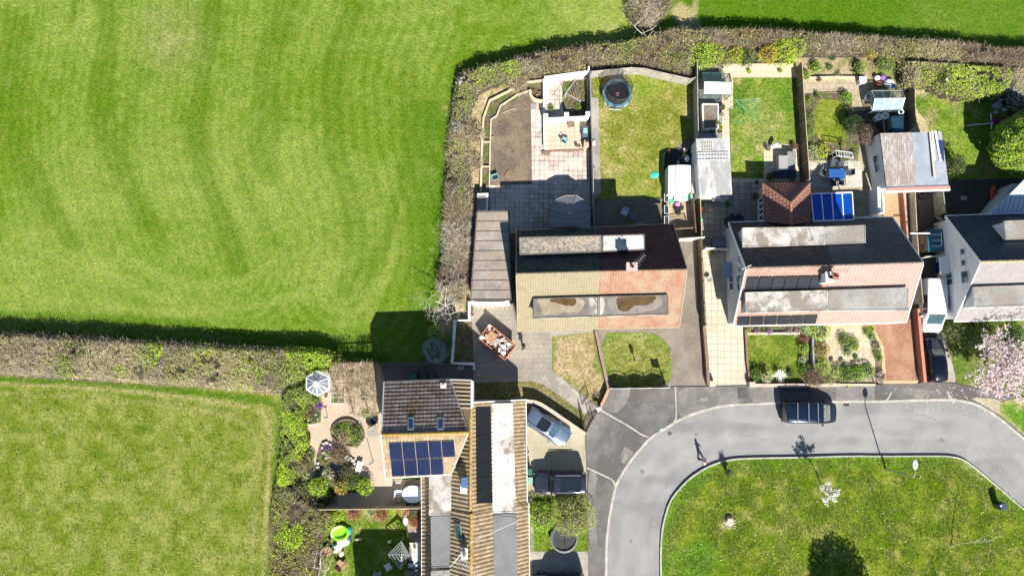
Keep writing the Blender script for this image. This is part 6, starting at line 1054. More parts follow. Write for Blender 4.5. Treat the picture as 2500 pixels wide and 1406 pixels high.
tufts('long_grass', [[(0, 770), (430, 795), (800, 855), (940, 880), (930, 862), (820, 850), (430, 835), (0, 812)], [(1112, 160), (1180, 140), (1540, 95), (1540, 108), (1240, 150), (1115, 190)]], .0, 90, .3, ['ga', 'gb', 'gs'], [4, 2, 1], .04)
# ================================================================ WALLS AND FENCES
def wall(name, label, pts, h, t_, mat, cap=None, cat='wall', it=0, z=0.0, capw=.06, caph=.05):
    P = P2(smooth_path(pts, it) if it else pts); c = P[len(P) // 2]; th = thing(name, (c[0], c[1], z), label, cat); ribbon(M(), P, t_, z, z + h).build('wall_body', mat, th)
    if cap: ribbon(M(), P, t_ + capw, z + h + .001, z + h + caph).build('coping', cap, th)
    return th
def fence(label, pts, h, mat, postm=None, bay=1.85, board=.14, gap=0.0, arc=0.0, lattice=0.0, z=0.0, rails=False, name='fence', top=True, horiz=False):
    P = P2(pts); th = thing(name, (P[0][0], P[0][1], z), label, 'fence'); postm = postm or mat
    for (ax, ay), (bx, by) in zip(P, P[1:]):
        L_ = math.hypot(bx - ax, by - ay); nb = max(1, round(L_ / bay)); ux, uy = (bx - ax) / L_, (by - ay) / L_; ang = math.atan2(uy, ux)
        for k in range(nb + 1):
            if k == nb and (bx, by) != P[-1]: continue
            x_, y_ = ax + ux * L_ * k / nb, ay + uy * L_ * k / nb; M().box((x_, y_, z + (h + .08) / 2), (.1, .1, h + .08), ang).build('post', postm, th)
        for k in range(nb):
            s0 = L_ * k / nb + .06; s1 = L_ * (k + 1) / nb - .06; m = M(); n = max(1, int((s1 - s0) / board)) if not horiz else 0; hs = h - lattice
            for i in range(n):
                a = (i + .5) / n; s = s0 + (s1 - s0) * a; hh = hs + arc * math.sin(math.pi * a); m.box((ax + ux * s, ay + uy * s, z + hh / 2 + .03), ((s1 - s0) / n - gap, .025 if i % 2 else .04, hh - .03), ang)
            if horiz:
                n = int(h / .16)
                for i in range(n): m.box((ax + ux * (s0 + s1) / 2, ay + uy * (s0 + s1) / 2, z + .1 + i * h / n), (s1 - s0, .03 + .02 * (i % 2), h / n - .012), ang)
            if rails:
                for rz_ in (.35, h * .5, h - .25): m.box((ax + ux * (s0 + s1) / 2 - uy * .05, ay + uy * (s0 + s1) / 2 + ux * .05, z + rz_), (s1 - s0, .06, .08), ang)
            m.build('panel', mat, th)
            if lattice:
                m = M(); N_ = 9; pt = lambda s, zz: Vector((ax + ux * s, ay + uy * s, z + zz)); w_ = s1 - s0; f = lambda a: h - .02 + arc * math.sin(math.pi * min(1, max(0, a)))
                for i in range(N_):
                    a = (i + .5) / N_; m.bar(pt(s0 + w_ * a, hs), pt(s0 + w_ * a, f(a)), .03, .02)
                for zz in (.33, .66): m.bar(pt(s0, hs + (h - hs) * zz), pt(s1, hs + (h - hs) * zz), .03, .02)
                pa = [pt(s0 + w_ * a / 8, f(a / 8)) for a in range(9)]; m.tube(pa, .03, 5); m.bar(pt(s0, hs), pt(s1, hs), .05, .05); m.build('trellis', postm, th)
            elif top and not arc:
                M().box((ax + ux * (s0 + s1) / 2, ay + uy * (s0 + s1) / 2, z + h + .04), (s1 - s0, .07, .03), ang).build('capping', postm, th)
    return th
GREYW = rough_mat('weathered_boards', [(.26, .245, .21), (.36, .34, .29), (.45, .42, .36)], 2, fine=14, fine_amt=.3, bump=.01)
BROWNW = rough_mat('brown_boards', [(.16, .12, .08), (.22, .165, .11), (.27, .205, .14)], 2, fine=14, fine_amt=.3, bump=.01)
TANW = rough_mat('tan_boards', [(.36, .29, .19), (.43, .35, .23), (.5, .41, .28)], 2, fine=14, fine_amt=.25, bump=.01)
YSTONE = rough_mat('yellowed_stone', [(.46, .42, .33), (.56, .50, .38), (.5, .42, .2)], 1.8, fine=12, fine_amt=.2, bump=.008)
WHW = rough_mat('weathered_white_wall', [(.55, .53, .5), (.68, .66, .63), (.74, .73, .7)], 1.5, fine=12, fine_amt=.12, bump=.004)
TANST = rough_mat('tan_coping', [(.42, .34, .27), (.5, .42, .34), (.56, .49, .4)], 2, fine=12, fine_amt=.2, bump=.005)
BRWN = rough_mat('brown_brick_wall', [(.17, .11, .08), (.23, .155, .115), (.3, .2, .15)], 4, fine=14, fine_amt=.3, bump=.01)
REDB = brick_mat('red_brick_wall', (.34, .09, .05), (.42, .13, .08), (.3, .2, .16), .22, .075, axis=1, msize=.01); REDC = plain('red_brick_coping', (.46, .19, .12), .8, 0, .25, 6)
IRONB = plain('black_iron', (.015, .015, .015), .5, .4)
fence('weathered grey panel fence between the brown soil plot and the trampoline lawn', [(1437, 190), (1440, 300), (1444, 420), (1446, 556)], 1.5, GREYW, LEAD)
fence('pale grey close-board fence bending across the top of the trampoline garden', [(1441, 191), (1535, 182), (1566, 184), (1599, 192), (1676, 209), (1690, 205)], 1.75, GREYW, GREYW)
fence('grey fence beside the greenhouse and the trampoline lawn', [(1691, 168), (1692, 260), (1694, 345)], 1.9, GREYW, GREYW)
fence('brown woven fence panels below the long white shed', [(1699, 486), (1703, 585)], 1.7, BROWNW, TANW)
fence('scalloped trellis-topped fence along the cream slabbed drive', [(1703, 590), (1708, 690), (1714, 795)], 1.65, BROWNW, BROWNW, bay=1.95, lattice=.6, arc=.12)
wall('brick_wall', 'low red brick wall between the brown setts drive and the cream slabbed drive', [(1715, 797), (1722, 880), (1725, 938)], .75, .22, REDB, BRWN)
wall('gate_pier', 'square cream pier at the pavement end of the cream slabbed drive', [(1727, 936), (1742, 936)], .7, .45, TANST, YSTONE, cat='pier')
fence('cream boarded side gate across the brown setts drive', [(1650, 590), (1708, 586)], 1.8, WHW, WHW, name='side_gate')
fence('cream boarded side gate across the slabbed drive beside the shade-tinted gable', [(1713, 612), (1768, 613)], 1.8, WHW, WHW, name='side_gate')
fence('brown trellis fence with wavy top behind the shade-maroon roof', [(1640, 565), (1682, 562)], 1.5, BROWNW, BROWNW, lattice=.6, arc=.15)
fence('brown fence along the bin bags patio', [(1684, 492), (1690, 572)], 1.6, BROWNW, BROWNW, lattice=.5, arc=.1)
fence('long brown woven fence between the clothes-line lawn and the rounded lawn', [(1943, 168), (1948, 260), (1955, 360), (1961, 446)], 1.65, BROWNW, TANW, rails=True, bay=2.0)
wall('garden_wall', 'long low cream wall across the top of the clothes-line garden', [(1700, 166), (1820, 164), (1940, 163)], .4, .3, YSTONE, BUFF)
wall('garden_wall', 'short cream wall with a white gap at the top of the brown bed garden', [(1966, 193), (2040, 191), (2112, 192)], .3, .2, YSTONE, None)
fence('tall boarded fence between the brick drive and the car drive', [(2211, 476), (2215, 560), (2221, 650), (2230, 742)], 1.75, GREYW, TANW, rails=False, bay=2.6)
fence('green-stained fence on the right side of the concrete yard', [(2276, 476), (2282, 528)], 1.9, rough_mat('green_boards', [(.25, .25, .16), (.34, .33, .22), (.4, .38, .27)], 2, fine=14, fine_amt=.3), GREYW)
wall('brick_wall', 'low mottled red brick wall beside the fenced tan brick drive', [(2199, 472), (2205, 540), (2213, 640)], .7, .2, REDB, plain('mottled_coping', (.4, .26, .2), .8, 0, .4, 5))
wall('brick_wall', 'red brick wall with stepped coping between the herringbone drive and the black car', [(2230, 755), (2237, 840), (2246, 932)], .95, .22, REDB, REDC)
tag(M().bar(W(2222, 570, 1.95), W(2272, 570, 1.95), .1, .06).build('beam', WHITE), 'white beam spanning the concrete yard between its two fences', 'beam')
fence('cream side gate across the car drive with weeds at its foot', [(2236, 633), (2285, 628)], 1.7, WHW, WHW, name='side_gate')
wall('garden_wall', 'L-shaped white topped wall around the shaded soil bed', [(1147, 737), (1147, 783), (1112, 783), (1105, 886), (1158, 888), (1158, 902)], .7, .22, WHW, WHITE)
wall('garden_wall', 'short brown topped wall by the shaded yard corner', [(1160, 904), (1161, 930)], 1.1, .22, WHW, BRWN)
wall('garden_wall', 'curving tan coped wall sweeping round the silver car', [(1283, 977), (1311, 980), (1338, 996), (1384, 1028), (1427, 1057)], 1.05, .22, WHW, TANST, it=2, capw=.1)
wall('garden_wall', 'low brown wall between the straw lawn and the green front lawn', [(1453, 808), (1467, 876), (1484, 948)], .7, .2, BRWN, plain('brown_coping', (.26, .19, .15), .8, 0, .25, 5))
wall('garden_wall', 'low orange brick wall slanting from the front lawn to the iron gates', [(1484, 949), (1474, 972), (1463, 994)], .7, .2, REDB, plain('orange_brick_coping', (.48, .27, .17), .8, 0, .2, 6))
fence('wavy topped lattice fence at the pavement edge of the green front lawn', [(1487, 947), (1626, 945)], 1.3, BROWNW, WHW, bay=1.78, lattice=.35, arc=.32)
wall('garden_wall', 'low cream and brick wall in front of the palm garden', [(1828, 940), (1900, 940), (1980, 940), (2046, 939)], .5, .25, REDB, TANST)
wall('gate_pier', 'tan pier at the corner of the palm garden', [(1824, 938), (1838, 938)], .75, .45, TANST, TANST, cat='pier')
wall('garden_wall', 'very low pale kerb wall in front of the gravel garden', [(2046, 939), (2135, 939)], .2, .2, YSTONE, None)
wall('garden_wall', 'thin brick edging wall on the left of the palm garden', [(1818, 806), (1822, 880), (1828, 936)], .35, .12, REDB, BRWN)
wall('garden_wall', 'low white topped wall holding the mauve flower border', [(1822, 815), (1950, 814)], .25, .14, YSTONE, YSTONE)
wall('garden_wall', 'short grey wall hidden among the shrubs between the two front gardens', [(1979, 826), (1981, 880), (1985, 934)], .6, .16, LEAD, None)
# plot walls
wall('garden_wall', 'long outer white and yellow kerb wall bending round the soil plot', [(1328, 199), (1285, 204), (1196, 248), (1181, 290), (1177, 350), (1174, 470)], .28, .14, YSTONE, YSTONE)
wall('garden_wall', 'inner yellow kerb wall beside the soil plot', [(1290, 224), (1262, 234), (1222, 260), (1213, 284), (1199, 293), (1197, 350), (1195, 455)], .25, .13, YSTONE, None)
wall('garden_wall', 'small curved double stone planter wall by the walled court', [(1293, 224), (1296, 240), (1306, 249), (1325, 251)], .5, .2, YSTONE, YSTONE, it=1)
for a, b in ((1178, 348), (1177, 408)): wall('garden_kerb', 'short cross kerb in the narrow bed, %s' % ('upper of the two' if b == 348 else 'lower of the two'), [(a, b), (1197, b)], .3, .1, YSTONE, None, cat='kerb')
wall('garden_wall', 'white wall along the top of the walled court', [(1328, 199), (1432, 185)], .9, .26, WHW, WHITE)
wall('garden_wall', 'thin white wall on the left of the walled court and lower patio', [(1327, 198), (1328, 300), (1329, 366)], .55, .12, WHW, WHITE)
wt = wall('garden_wall', 'white wall with three square piers below the walled court', [(1331, 300), (1434, 295)], 1.0, .26, WHW, WHITE)
for a, b in ((1331, 294), (1381, 291), (1432, 289)):
    c = W(a, b, 0); M().box((c.x, c.y, .7), (.42, .45, 1.4)).build('pier', WHITE, wt); M().box((c.x, c.y, 1.42), (.2, .06, .05)).build('slot', plain('pier_slot', (.12, .1, .08), .8), wt)
wall('garden_step', 'brick step along the foot of the lower patio', [(1343, 370), (1425, 367)], .2, .16, BRWN, None, cat='step')
wall('garden_step', 'short brick block at the left end of the patio step', [(1323, 375), (1343, 375)], .25, .3, BRWN, None, cat='step')
sheet('patio_terrace', [(1329, 302), (1432, 297), (1431, 366), (1330, 368)], .16, brick_mat('peach_slabs', (.60, .48, .37), (.54, .43, .33), (.35, .26, .2), .46, .46, msize=.018, offset=0, grain=.2), thick=.14)
sheet('court_paving', [(1329, 203), (1372, 200), (1378, 292), (1331, 296)], .05, PINKS)
wall('concrete_post', 'square white post on the field side of the top fence corner', [(1431, 184), (1435, 184)], 1.9, .3, WHITE, None, cat='post')
fence('shaded boarded fence between the pale garden and the lower lawn', [(768, 1236), (1030, 1233)], 1.6, TANW, TANW, rails=True, bay=1.9)
fence('dark low fence between the mown field and the shaded yard', [(842, 884), (930, 886), (1060, 887), (1100, 888)], .9, BROWNW, BROWNW)
fence('dark railing behind the flowering bushes of the gravel garden', [(2048, 934), (2133, 934)], .75, IRONB, IRONB, board=.14, gap=.11, top=True)
fence('grey trellis fence right of the greenhouse and water butts', [(2213, 215), (2214, 268), (2216, 322)], 1.6, BROWNW, TANW, bay=1.7)
wall('timber_edging', 'thin brown timber edging left of the rounded lawn', [(1984, 236), (1986, 350)], .12, .05, BROWNW, None, cat='edging'); wall('timber_edging', 'thin brown timber edging above the rounded lawn', [(1984, 228), (2066, 226)], .12, .05, BROWNW, None, cat='edging')
wall('concrete_wall', 'grey concrete strip wall in the top right corner behind the lawn', [(2463, 165), (2471, 215), (2478, 238)], .9, .5, LEAD, None)
# iron gates
def railing(label, pts, h, name='iron_gate', cat='gate', bar=.13):
    P = P2(pts); t = thing(name, (P[0][0], P[0][1], 0), label, cat)
    for (ax, ay), (bx, by) in zip(P, P[1:]):
        L_ = math.hypot(bx - ax, by - ay); n = max(2, int(L_ / bar)); m = M(); p = lambda s, z_: Vector((ax + (bx - ax) * s, ay + (by - ay) * s, z_))
        for zz in (.12, h - .12): m.bar(p(0, zz), p(1, zz), .035, .035)
        for i in range(n + 1): m.tube([p(i / n, .05), p(i / n, h)], .012, 4)
        m.build('bars', IRONB, t)
        for s in (0, 1): M().bar(p(s, 0), p(s, h + .08), .06).build('gate_post', IRONB, t)
    return t
railing('open black iron gate leaf beside the orange brick wall', [(1462, 996), (1437, 1012)], 1.05); railing('black iron gate leaf swung back over the straw lawn', [(1436, 962), (1421, 984)], 1.05)
railing('black iron railing along the pavement between the gates and the curved wall', [(1447, 1018), (1430, 1052)], .95, 'railing', 'railing'); railing('black iron railing stub inside the gates by the straw grass', [(1418, 1000), (1419, 1024)], .95, 'railing', 'railing')
# ================================================================ GARDEN OBJECTS
TERRA = plain('terracotta', (.45, .16, .08), .8); BLKPOT = plain('black_pot', (.03, .03, .03), .5); CREAMP = plain('cream_pot', (.6, .52, .4), .6); BLUEP = plain('blue_glazed_pot', (.02, .06, .3), .2); SOILM = MT['border_soil']
def pot(px, py, r, mat, label, plant=None, h=None, name='plant_pot', square=False, z=0.05, group='plant pots'):
    h = h or r * 1.6; c = W(px, py, z); t = thing(name, (c.x, c.y, z), label, 'pot', group)
    pr = [(r * .72, 0), (r, h), (r * 1.06, h), (r * 1.06, h * .9 + .02), (r * .92, h), (r * .85, h - .04)]
    M().lathe((c.x, c.y, z), pr[:3] + [(r * .9, h), (r * .86, h - .06)], 4 if square else 16, False).build('pot_body', mat, t); M().lathe((c.x, c.y, z + h - .07), [(.01, 0), (r * .88, .002)], 12, False).build('soil', SOILM, t)
    if plant:
        n = int(260 * r / .2); d = RNG.normal(size=(n, 3)); d /= np.linalg.norm(d, axis=1)[:, None]; P = np.stack([c.x + d[:, 0] * r * 1.1, c.y + d[:, 1] * r * 1.1, z + h + .1 + np.abs(d[:, 2]) * r * 1.2], 1); V, F_ = leaves_arr(P, .07); npmesh('plant', V, F_, LEAF, t, np.repeat(pick(plant, [1] * len(plant), n), 4, 0))
    return t
for a in [(1632, 372, .17, TERRA, 'empty terracotta pot at the top left of the black mat', None), (1634, 396, .17, BLKPOT, 'round black pot in the column on the left of the black mat', None), (1629, 404, .16, BLKPOT, 'lowest black pot left of the white tent', None), (1660, 387, .15, plain('silver_lid', (.5, .5, .5), .4), 'silver-grey lidded pot in the middle of the black mat', None), (1668, 380, .16, BLKPOT, 'dark pot right of the silver-lidded one', ['dark']), (1685, 365, .18, BLKPOT, 'black pot with pale flowers near the fence', ['dark', 'green']), (1688, 380, .16, BLKPOT, 'black pot nearest the fence on the mat', ['dark']), (1654, 399, .13, BLUEP, 'small blue pot at the tent edge', ['white']),
          (1759, 266, .27, BLUEP, 'big blue pot right of the raised bed', ['dark']), (1759, 283, .2, CREAMP, 'pale pot below the big blue one', ['greyt']), (1777, 222, .24, CREAMP, 'cream bowl pot at the greenhouse corner', None), (1761, 219, .14, BLKPOT, 'small black pot beside the cream bowl', ['green']), (1701, 180, .2, plain('grey_ring_pot', (.4, .4, .4), .6), 'grey hollow pot at the fence by the greenhouse', None), (1740, 322, .22, BLKPOT, 'dark pot in shade above the shed', None), (1755, 322, .2, BLKPOT, 'dark pot in shade at the shed corner', None),
          (1828, 178, .17, plain('yellow_moss_pot', (.45, .4, .12), .8), 'yellow-green pot on the top path, left one', ['lime']), (1903, 176, .17, MT['yellow_moss_pot'], 'yellow-green pot on the top path, right one', ['olive']), (1872, 366, .2, CREAMP, 'white pot beside the folded parasol', ['brown', 'olive']), (1997, 198, .17, TERRA, 'terracotta pot on the wall of the brown bed garden', ['brown']), (1972, 424, .2, TERRA, 'terracotta bowl against the woven fence', ['brown']), (1729, 491, .2, BLKPOT, 'round pot under the shed front', ['olive']), (1712, 497, .2, BLKPOT, 'dark pot at the shed corner by the brown fence', ['dark']), (1714, 513, .18, TERRA, 'red terracotta pot below the shed corner', ['red']), (1842, 481, .25, BLKPOT, 'large pot with spiky plant on the grey slabs', ['green', 'dark']), (1846, 446, .17, BLKPOT, 'dark pot behind the hipped extension', None), (1933, 441, .17, TERRA, 'terracotta pot by the woven fence end', ['olive', 'red']), (1752, 610, .2, BLKPOT, 'black round pot behind the side gate', None),
          (1261, 219, .12, TERRA, 'first of two terracotta pots on the plot wall', None), (1266, 227, .12, TERRA, 'second of two terracotta pots on the plot wall', None), (1185, 305, .13, TERRA, 'terracotta pot in the narrow bed left of the plot', None), (1304, 224, .13, TERRA, 'terracotta pot in the curved planter, left', None), (1318, 228, .13, TERRA, 'terracotta pot in the curved planter, right', None), (1311, 235, .12, CREAMP, 'white pot in the curved planter', None), (1203, 338, .12, WHITE, 'white bucket at the edge of the soil plot', None), (1375, 185, .16, TERRA, 'terracotta trough pot on the top court wall', None), (1396, 307, .2, BRWN, 'brown wooden tub on the lower patio', None), (1407, 357, .14, TERRA, 'terracotta pot among rubble by the patio corner', ['brown']), (1414, 358, .13, BRWN, 'brown pot at the patio corner', None), (1448, 410, .14, TERRA, 'terracotta pot on the path by the trampoline lawn', None),
          (797, 965, .16, plain('brown_glazed_pot', (.3, .2, .08), .4), 'brown pot by the gazebo', None), (745, 1046, .22, plain('green_glaze_bowl', (.35, .5, .3), .4), 'green bowl on the plank path', None), (777, 1318, .17, LEAD, 'grey round pan on the lower lawn', None), (806, 1317, .14, CREAMP, 'small pale pot left of the lime paddling pool', None), (743, 1317, .1, WHITE, 'tiny white pot at the lower hedge', None), (829, 1310, .1, CREAMP, 'yellowish pot beside the paddling pool', None), (2107, 165, .1, CREAMP, 'small pot in the brown bed', None), (2263, 627, .16, WHITE, 'white round pot behind the car drive gate', None), (1286, 1101, .2, BRWN, 'brown round pot at the house wall', None), (2041 + 14, 884, .2, plain('pale_stone_disc', (.55, .5, .42), .8), 'pale stone bowl in the gravel, right one', None), (2031, 884, .22, MT['pale_stone_disc'], 'pale stone bowl in the gravel, left one', None), (2091, 879, .24, MT['pale_stone_disc'], 'pale stone bowl beside the lavender in the gravel', None)]: pot(*a)
def chair(label, px, py, rz, mat, seatm=None, name='garden_chair', z=.05, arms=True, slats=False, s=1.0, group='garden chairs'):
    c = W(px, py, z); t = thing(name, (0, 0, 0), label, 'chair', group); seatm = seatm or mat; w_ = .27 * s; d = .25 * s
    M().box((0, 0, .42), (2 * w_, 2 * d, .05)).build('seat', seatm, t); m = M()
    if slats: [m.bar((x_, -d, .45), (x_, -d - .12, .9), .05, .03) for x_ in (-w_, -w_ / 2, 0, w_ / 2, w_)]
    else: m.slab([(-w_, -d, .45), (w_, -d, .45), (w_, -d - .14, .92), (-w_, -d - .14, .92)], .04)
    m.build('backrest', seatm, t)
    for sx in (-1, 1):
        for sy in (-1, 1): M().tube([(sx * w_ * .9, sy * d * .9, .4), (sx * w_, sy * d * 1.1, 0)], .022, 5).build('leg', mat, t)
        if arms: M().tube([(sx * w_ * 1.08, -d - .05, .66), (sx * w_ * 1.08, d * .9, .64), (sx * w_ * 1.02, d * .95, .4)], .025, 5).build('arm', mat, t)
    t.location = (c.x, c.y, z); t.rotation_euler = (0, 0, rz); return t
TEAL = plain('teal_plastic', (.28, .48, .44), .4); WFR = plain('white_metal', (.7, .72, .75), .4); DKC = plain('dark_mesh', (.06, .07, .09), .6); WICK = plain('wicker', (.36, .22, .13), .8, 0, .25, 20)
chair('pale teal plastic chair in the middle of the lower patio', 1379, 346, R(-25), TEAL, z=.17); chair('pale teal plastic chair at the corner of the soil plot', 1208, 434, R(20), TEAL)
chair('pale blue-white chair on the shaded deck', 1523, 521, R(150), WFR, plain('pale_blue_seat', (.55, .65, .75), .5), z=.14); chair('blue chair against the shade-maroon roof edge on the deck', 1559, 553, R(15), WFR, plain('blue_seat', (.15, .25, .4), .5), z=.14)
chair('grey reclining chair left of the blue glass table', 2003, 424, R(60), LEAD, DKC, z=.06, s=1.1); 
for a, b, rz, l in ((2030, 405, R(170), 'dark mesh chair above the blue glass table, left one'), (2050, 408, R(195), 'dark mesh chair above the blue glass table, right one'), (2018, 428, R(-90), 'dark mesh chair left of the blue glass table'), (2067, 424, R(90), 'dark mesh chair right of the blue glass table'), (2030, 449, R(5), 'dark mesh chair below the blue glass table'), (2050, 447, R(-5), 'dark mesh chair tucked below right of the blue glass table')): chair(l, a, b, rz, DKC, DKC, z=.06)
chair('white seated chair left of the oval table', 977, 1201, R(-90), WFR, plain('pale_cushion', (.6, .65, .72), .7)); chair('dark chair with a tan seat left of the oval table', 975, 1214, R(-100), DKC, TANW); 
for a, l in ((1000, 'dark chair under the oval table, left one'), (1016, 'dark chair under the oval table, right one')): chair(l, a, 1232, 0, DKC, DKC)
chair('wicker chair with cushions left of the white toys', 803, 1342, R(-60), WICK, WICK, s=1.3); chair('wicker chair in shade below the toys', 834, 1375, R(-35), WICK, WICK, s=1.3); chair('small pale folding chair below the silver frame', 948, 1380, R(120), WFR, WFR); chair('white framed chair at the bottom edge of the lower lawn', 923, 1400, 0, WFR, plain('grey_net', (.3, .3, .3), .6), slats=True)
chair('brown slatted chair on the lower patio by the wall', 1393, 307, R(190), BROWNW, BROWNW, z=.17, slats=True)
def table(label, px, py, sx, sy, rz, topm, legm, h=.73, round_=False, name='garden_table', z=.05, hole=True):
    c = W(px, py, z + h); t = thing(name, (0, 0, 0), label, 'table'); m = M()
    if round_: m.lathe((0, 0, h - .03), [(.01, 0), (1, 0), (1, .03), (.01, .03)], 32, False); m.v = [(x_ * sx / 2, y_ * sy / 2, z_) for x_, y_, z_ in m.v]
    else: m.box((0, 0, h - .015), (sx, sy, .03))
    m.build('tabletop', topm, t)
    for a in (-1, 1):
        for b in (-1, 1): M().tube([(a * sx * .32, b * sy * .32, h - .03), (a * sx * .38, b * sy * .38, 0)], .025, 5).build('leg', legm, t)
    if hole: M().lathe((0, 0, h), [(.035, 0), (.035, .02), (.01, .02)], 8).build('parasol_hole', BLKPOT, t)
    t.location = (c.x, c.y, z); t.rotation_euler = (0, 0, rz); return t
table('round dark glass table on the shaded deck', 1546, 528, .75, .75, 0, plain('smoked_glass', (.10, .13, .15), .15), DKC, round_=True, z=.14); table('blue glass dining table on the pale slab patio', 2044, 425, 1.55, .95, 0, plain('blue_glass_top', (.03, .10, .32), .15), DKC)
table('large white oval table in the corner by the ribbed roof', 1008, 1206, 2.0, 1.55, 0, plain('white_oval_top', (.62, .68, .76), .4), WFR, round_=True); table('white slatted table beside the ribbed roof in the lower garden', 1013, 1346, 1.0, 1.6, 0, brick_mat('white_slat_top', (.62, .6, .56), (.56, .54, .5), (.2, .2, .18), 3, .13, rot=R(90), msize=.015), WFR)
table('octagonal slatted timber table with a mat beside the oval bed', 909, 1053, 1.05, 1.05, 0, brick_mat('grey_slat_top', (.42, .38, .3), (.36, .33, .27), (.15, .13, .1), 2, .1, msize=.014), GREYW, round_=True, h=.9)
# trampolines
def trampoline(label, px, py, r, z, padm, bedm, net=1.8, name='trampoline'):
    c = W(px, py, z); t = thing(name, (c.x, c.y, 0), label, 'trampoline')
    M().lathe((c.x, c.y, z), [(.01, -.02), (r * .8, 0)], 32, False).build('bed', bedm, t); m = M().lathe((c.x, c.y, z), [(r * .8, .02), (r * .97, .05), (r, .0), (r * .97, -.03)], 32, False); m.build('pad', padm, t)
    for k in range(4):
        a = R(45 + 90 * k); p = lambda q, zz: (c.x + math.cos(a + q) * r * .95, c.y + math.sin(a + q) * r * .95, zz); M().tube([p(-.22, z), p(-.2, .03), p(.2, .03), p(.22, z)], .025, 5).build('leg', WFR, t)
    if net:
        m = M()
        for k in range(6): a = R(60 * k + 20); m.tube([(c.x + math.cos(a) * r * 1.02, c.y + math.sin(a) * r * 1.02, .3), (c.x + math.cos(a) * r * 1.02, c.y + math.sin(a) * r * 1.02, z + net)], .025, 5)
        m.build('net_pole', BLKPOT, t); m = M(); m.tube([(c.x + math.cos(R(a)) * r * .85, c.y + math.sin(R(a)) * r * .85, z + net) for a in range(0, 361, 12)], .02, 4, cap=False); m.build('net_rim', BLKPOT, t)
        M().lathe((c.x, c.y, z), [(r * .8, .03), (r * .86, net * .5), (r * .85, net)], 32, False).build('net', glass_mat('safety_net', (.05, .05, .05), .5, .9), t)
    return t, c
BLUEPAD = plain('blue_pad', (.10, .20, .27), .5, 0, .7, 1.4); BEDM = plain('black_bed', (.02, .02, .024), .6)
tt, c = trampoline('large trampoline with blue pad and black safety net in the corner of a lawn', 1507, 228, 1.42, .8, BLUEPAD, BEDM)
m = M(); m.tube([(c.x + .28 * math.cos(R(a)) * .5 + .0, c.y - .1 + .16 * math.sin(R(a)), .81) for a in range(-100, 200, 20)], .025, 4); m.box((c.x, c.y - .12, .81), (.3, .04, .01), R(60)); m.build('bed_emblem', plain('pink_print', (.6, .3, .3), .6), tt)
m = M(); [m.bar(W(1486 + a, 256, .02), W(1486 + a, 268, .5), .04) for a in (0, 30)]; m.bar(W(1486, 267, .3), W(1516, 269, .3), .05); m.build('ladder', WFR, tt)
tt, c = trampoline('small dark trampoline with its net fallen in, on the small front lawn', 1377, 1314, 1.22, .55, plain('grey_crumpled_pad', (.06, .06, .07), .7, 0, .5, 3), BEDM, 0); m = M(); m.tube([(c.x - .1, c.y + 1.1, .6), (c.x + .05, c.y, .7), (c.x + .15, c.y - 1.2, .6)], .02, 4); m.build('net_pole', BLKPOT, tt); M().lathe((c.x, c.y, .55), [(1.2, .0), (1.28, .12), (1.1, .16), (1.15, .04)], 26, False).build('net', plain('silver_netting', (.12, .12, .13), .6, 0, .5, 5), tt)
# greenhouses
def glasshouse(label, F0, F1, B1, B0, ze, zr, frm, southm=None, name='greenhouse', group=None):
    """F = front (lower) corners, B = back corners at the eaves height; ridge runs between"""
    f0, f1, b1, b0 = W(*F0, ze), W(*F1, ze), W(*B1, ze), W(*B0, ze); c = (f0 + b1) / 2; t = thing(name, (c.x, c.y, 0), label, 'greenhouse'); r0 = (f0 + b0) / 2; r1 = (f1 + b1) / 2; r0.z = r1.z = zr; G0 = [Vector((p.x, p.y, 0)) for p in (f0, f1, b1, b0)]; m = M()
    for p, q in zip(G0, (f0, f1, b1, b0)): m.bar(p, q, .06)
    for n_ in (.33, .66): m.bar(G0[0].lerp(G0[1], n_), f0.lerp(f1, n_), .04); m.bar(G0[3].lerp(G0[2], n_), b0.lerp(b1, n_), .04); m.bar(f0.lerp(f1, n_), r0.lerp(r1, n_), .04); m.bar(b0.lerp(b1, n_), r0.lerp(r1, n_), .04)
    for a, b in ((f0, f1), (b0, b1), (f0, r0), (f1, r1), (b0, r0), (b1, r1), (r0, r1), (f0, b0), (f1, b1)): m.bar(a, b, .06)
    m.build('frame', frm, t); G = glass_mat('greenhouse_glass', (.10, .2, .18), .3); m = M()
    for q in ([G0[0], G0[1], f1, f0], [G0[2], G0[3], b0, b1], [G0[1], G0[2], b1, r1, f1], [G0[3], G0[0], f0, r0, b0], [b0, b1, r1, r0]): m.add(q, [tuple(range(len(q)))])
    m.build('pane', G, t); M().slab([f0, f1, r1, r0], .02).build('shaded_roof' if southm else 'roof_pane', southm or G, t); m = M()
    for s in (.15, .85): m.slab([G0[0].lerp(G0[1], s - .1) + Vector((0, .3, .8)), G0[0].lerp(G0[1], s + .1) + Vector((0, .3, .8)), G0[3].lerp(G0[2], s + .1) + Vector((0, -.2, .8)), G0[3].lerp(G0[2], s - .1) + Vector((0, -.2, .8))], .04)
    m.build('staging', plain('pale_staging', (.4, .45, .4), .7, 0, .3, 6), t)
glasshouse('green-framed greenhouse with whitewashed front roof beside the grey fence', (1718, 231), (1783, 232), (1781, 180), (1714, 178), 1.6, 2.2, plain('green_frame', (.03, .10, .08), .5), WHITE)
glasshouse('greenhouse with pale blue-white roof lights at the end of the rounded lawn garden', (2131, 270), (2201, 267), (2202, 222), (2128, 222), 1.5, 2.1, plain('aluminium_frame', (.5, .52, .52), .4, .4), plain('sky_white_glazing', (.28, .38, .5), .15, 0, .3, 1.2))
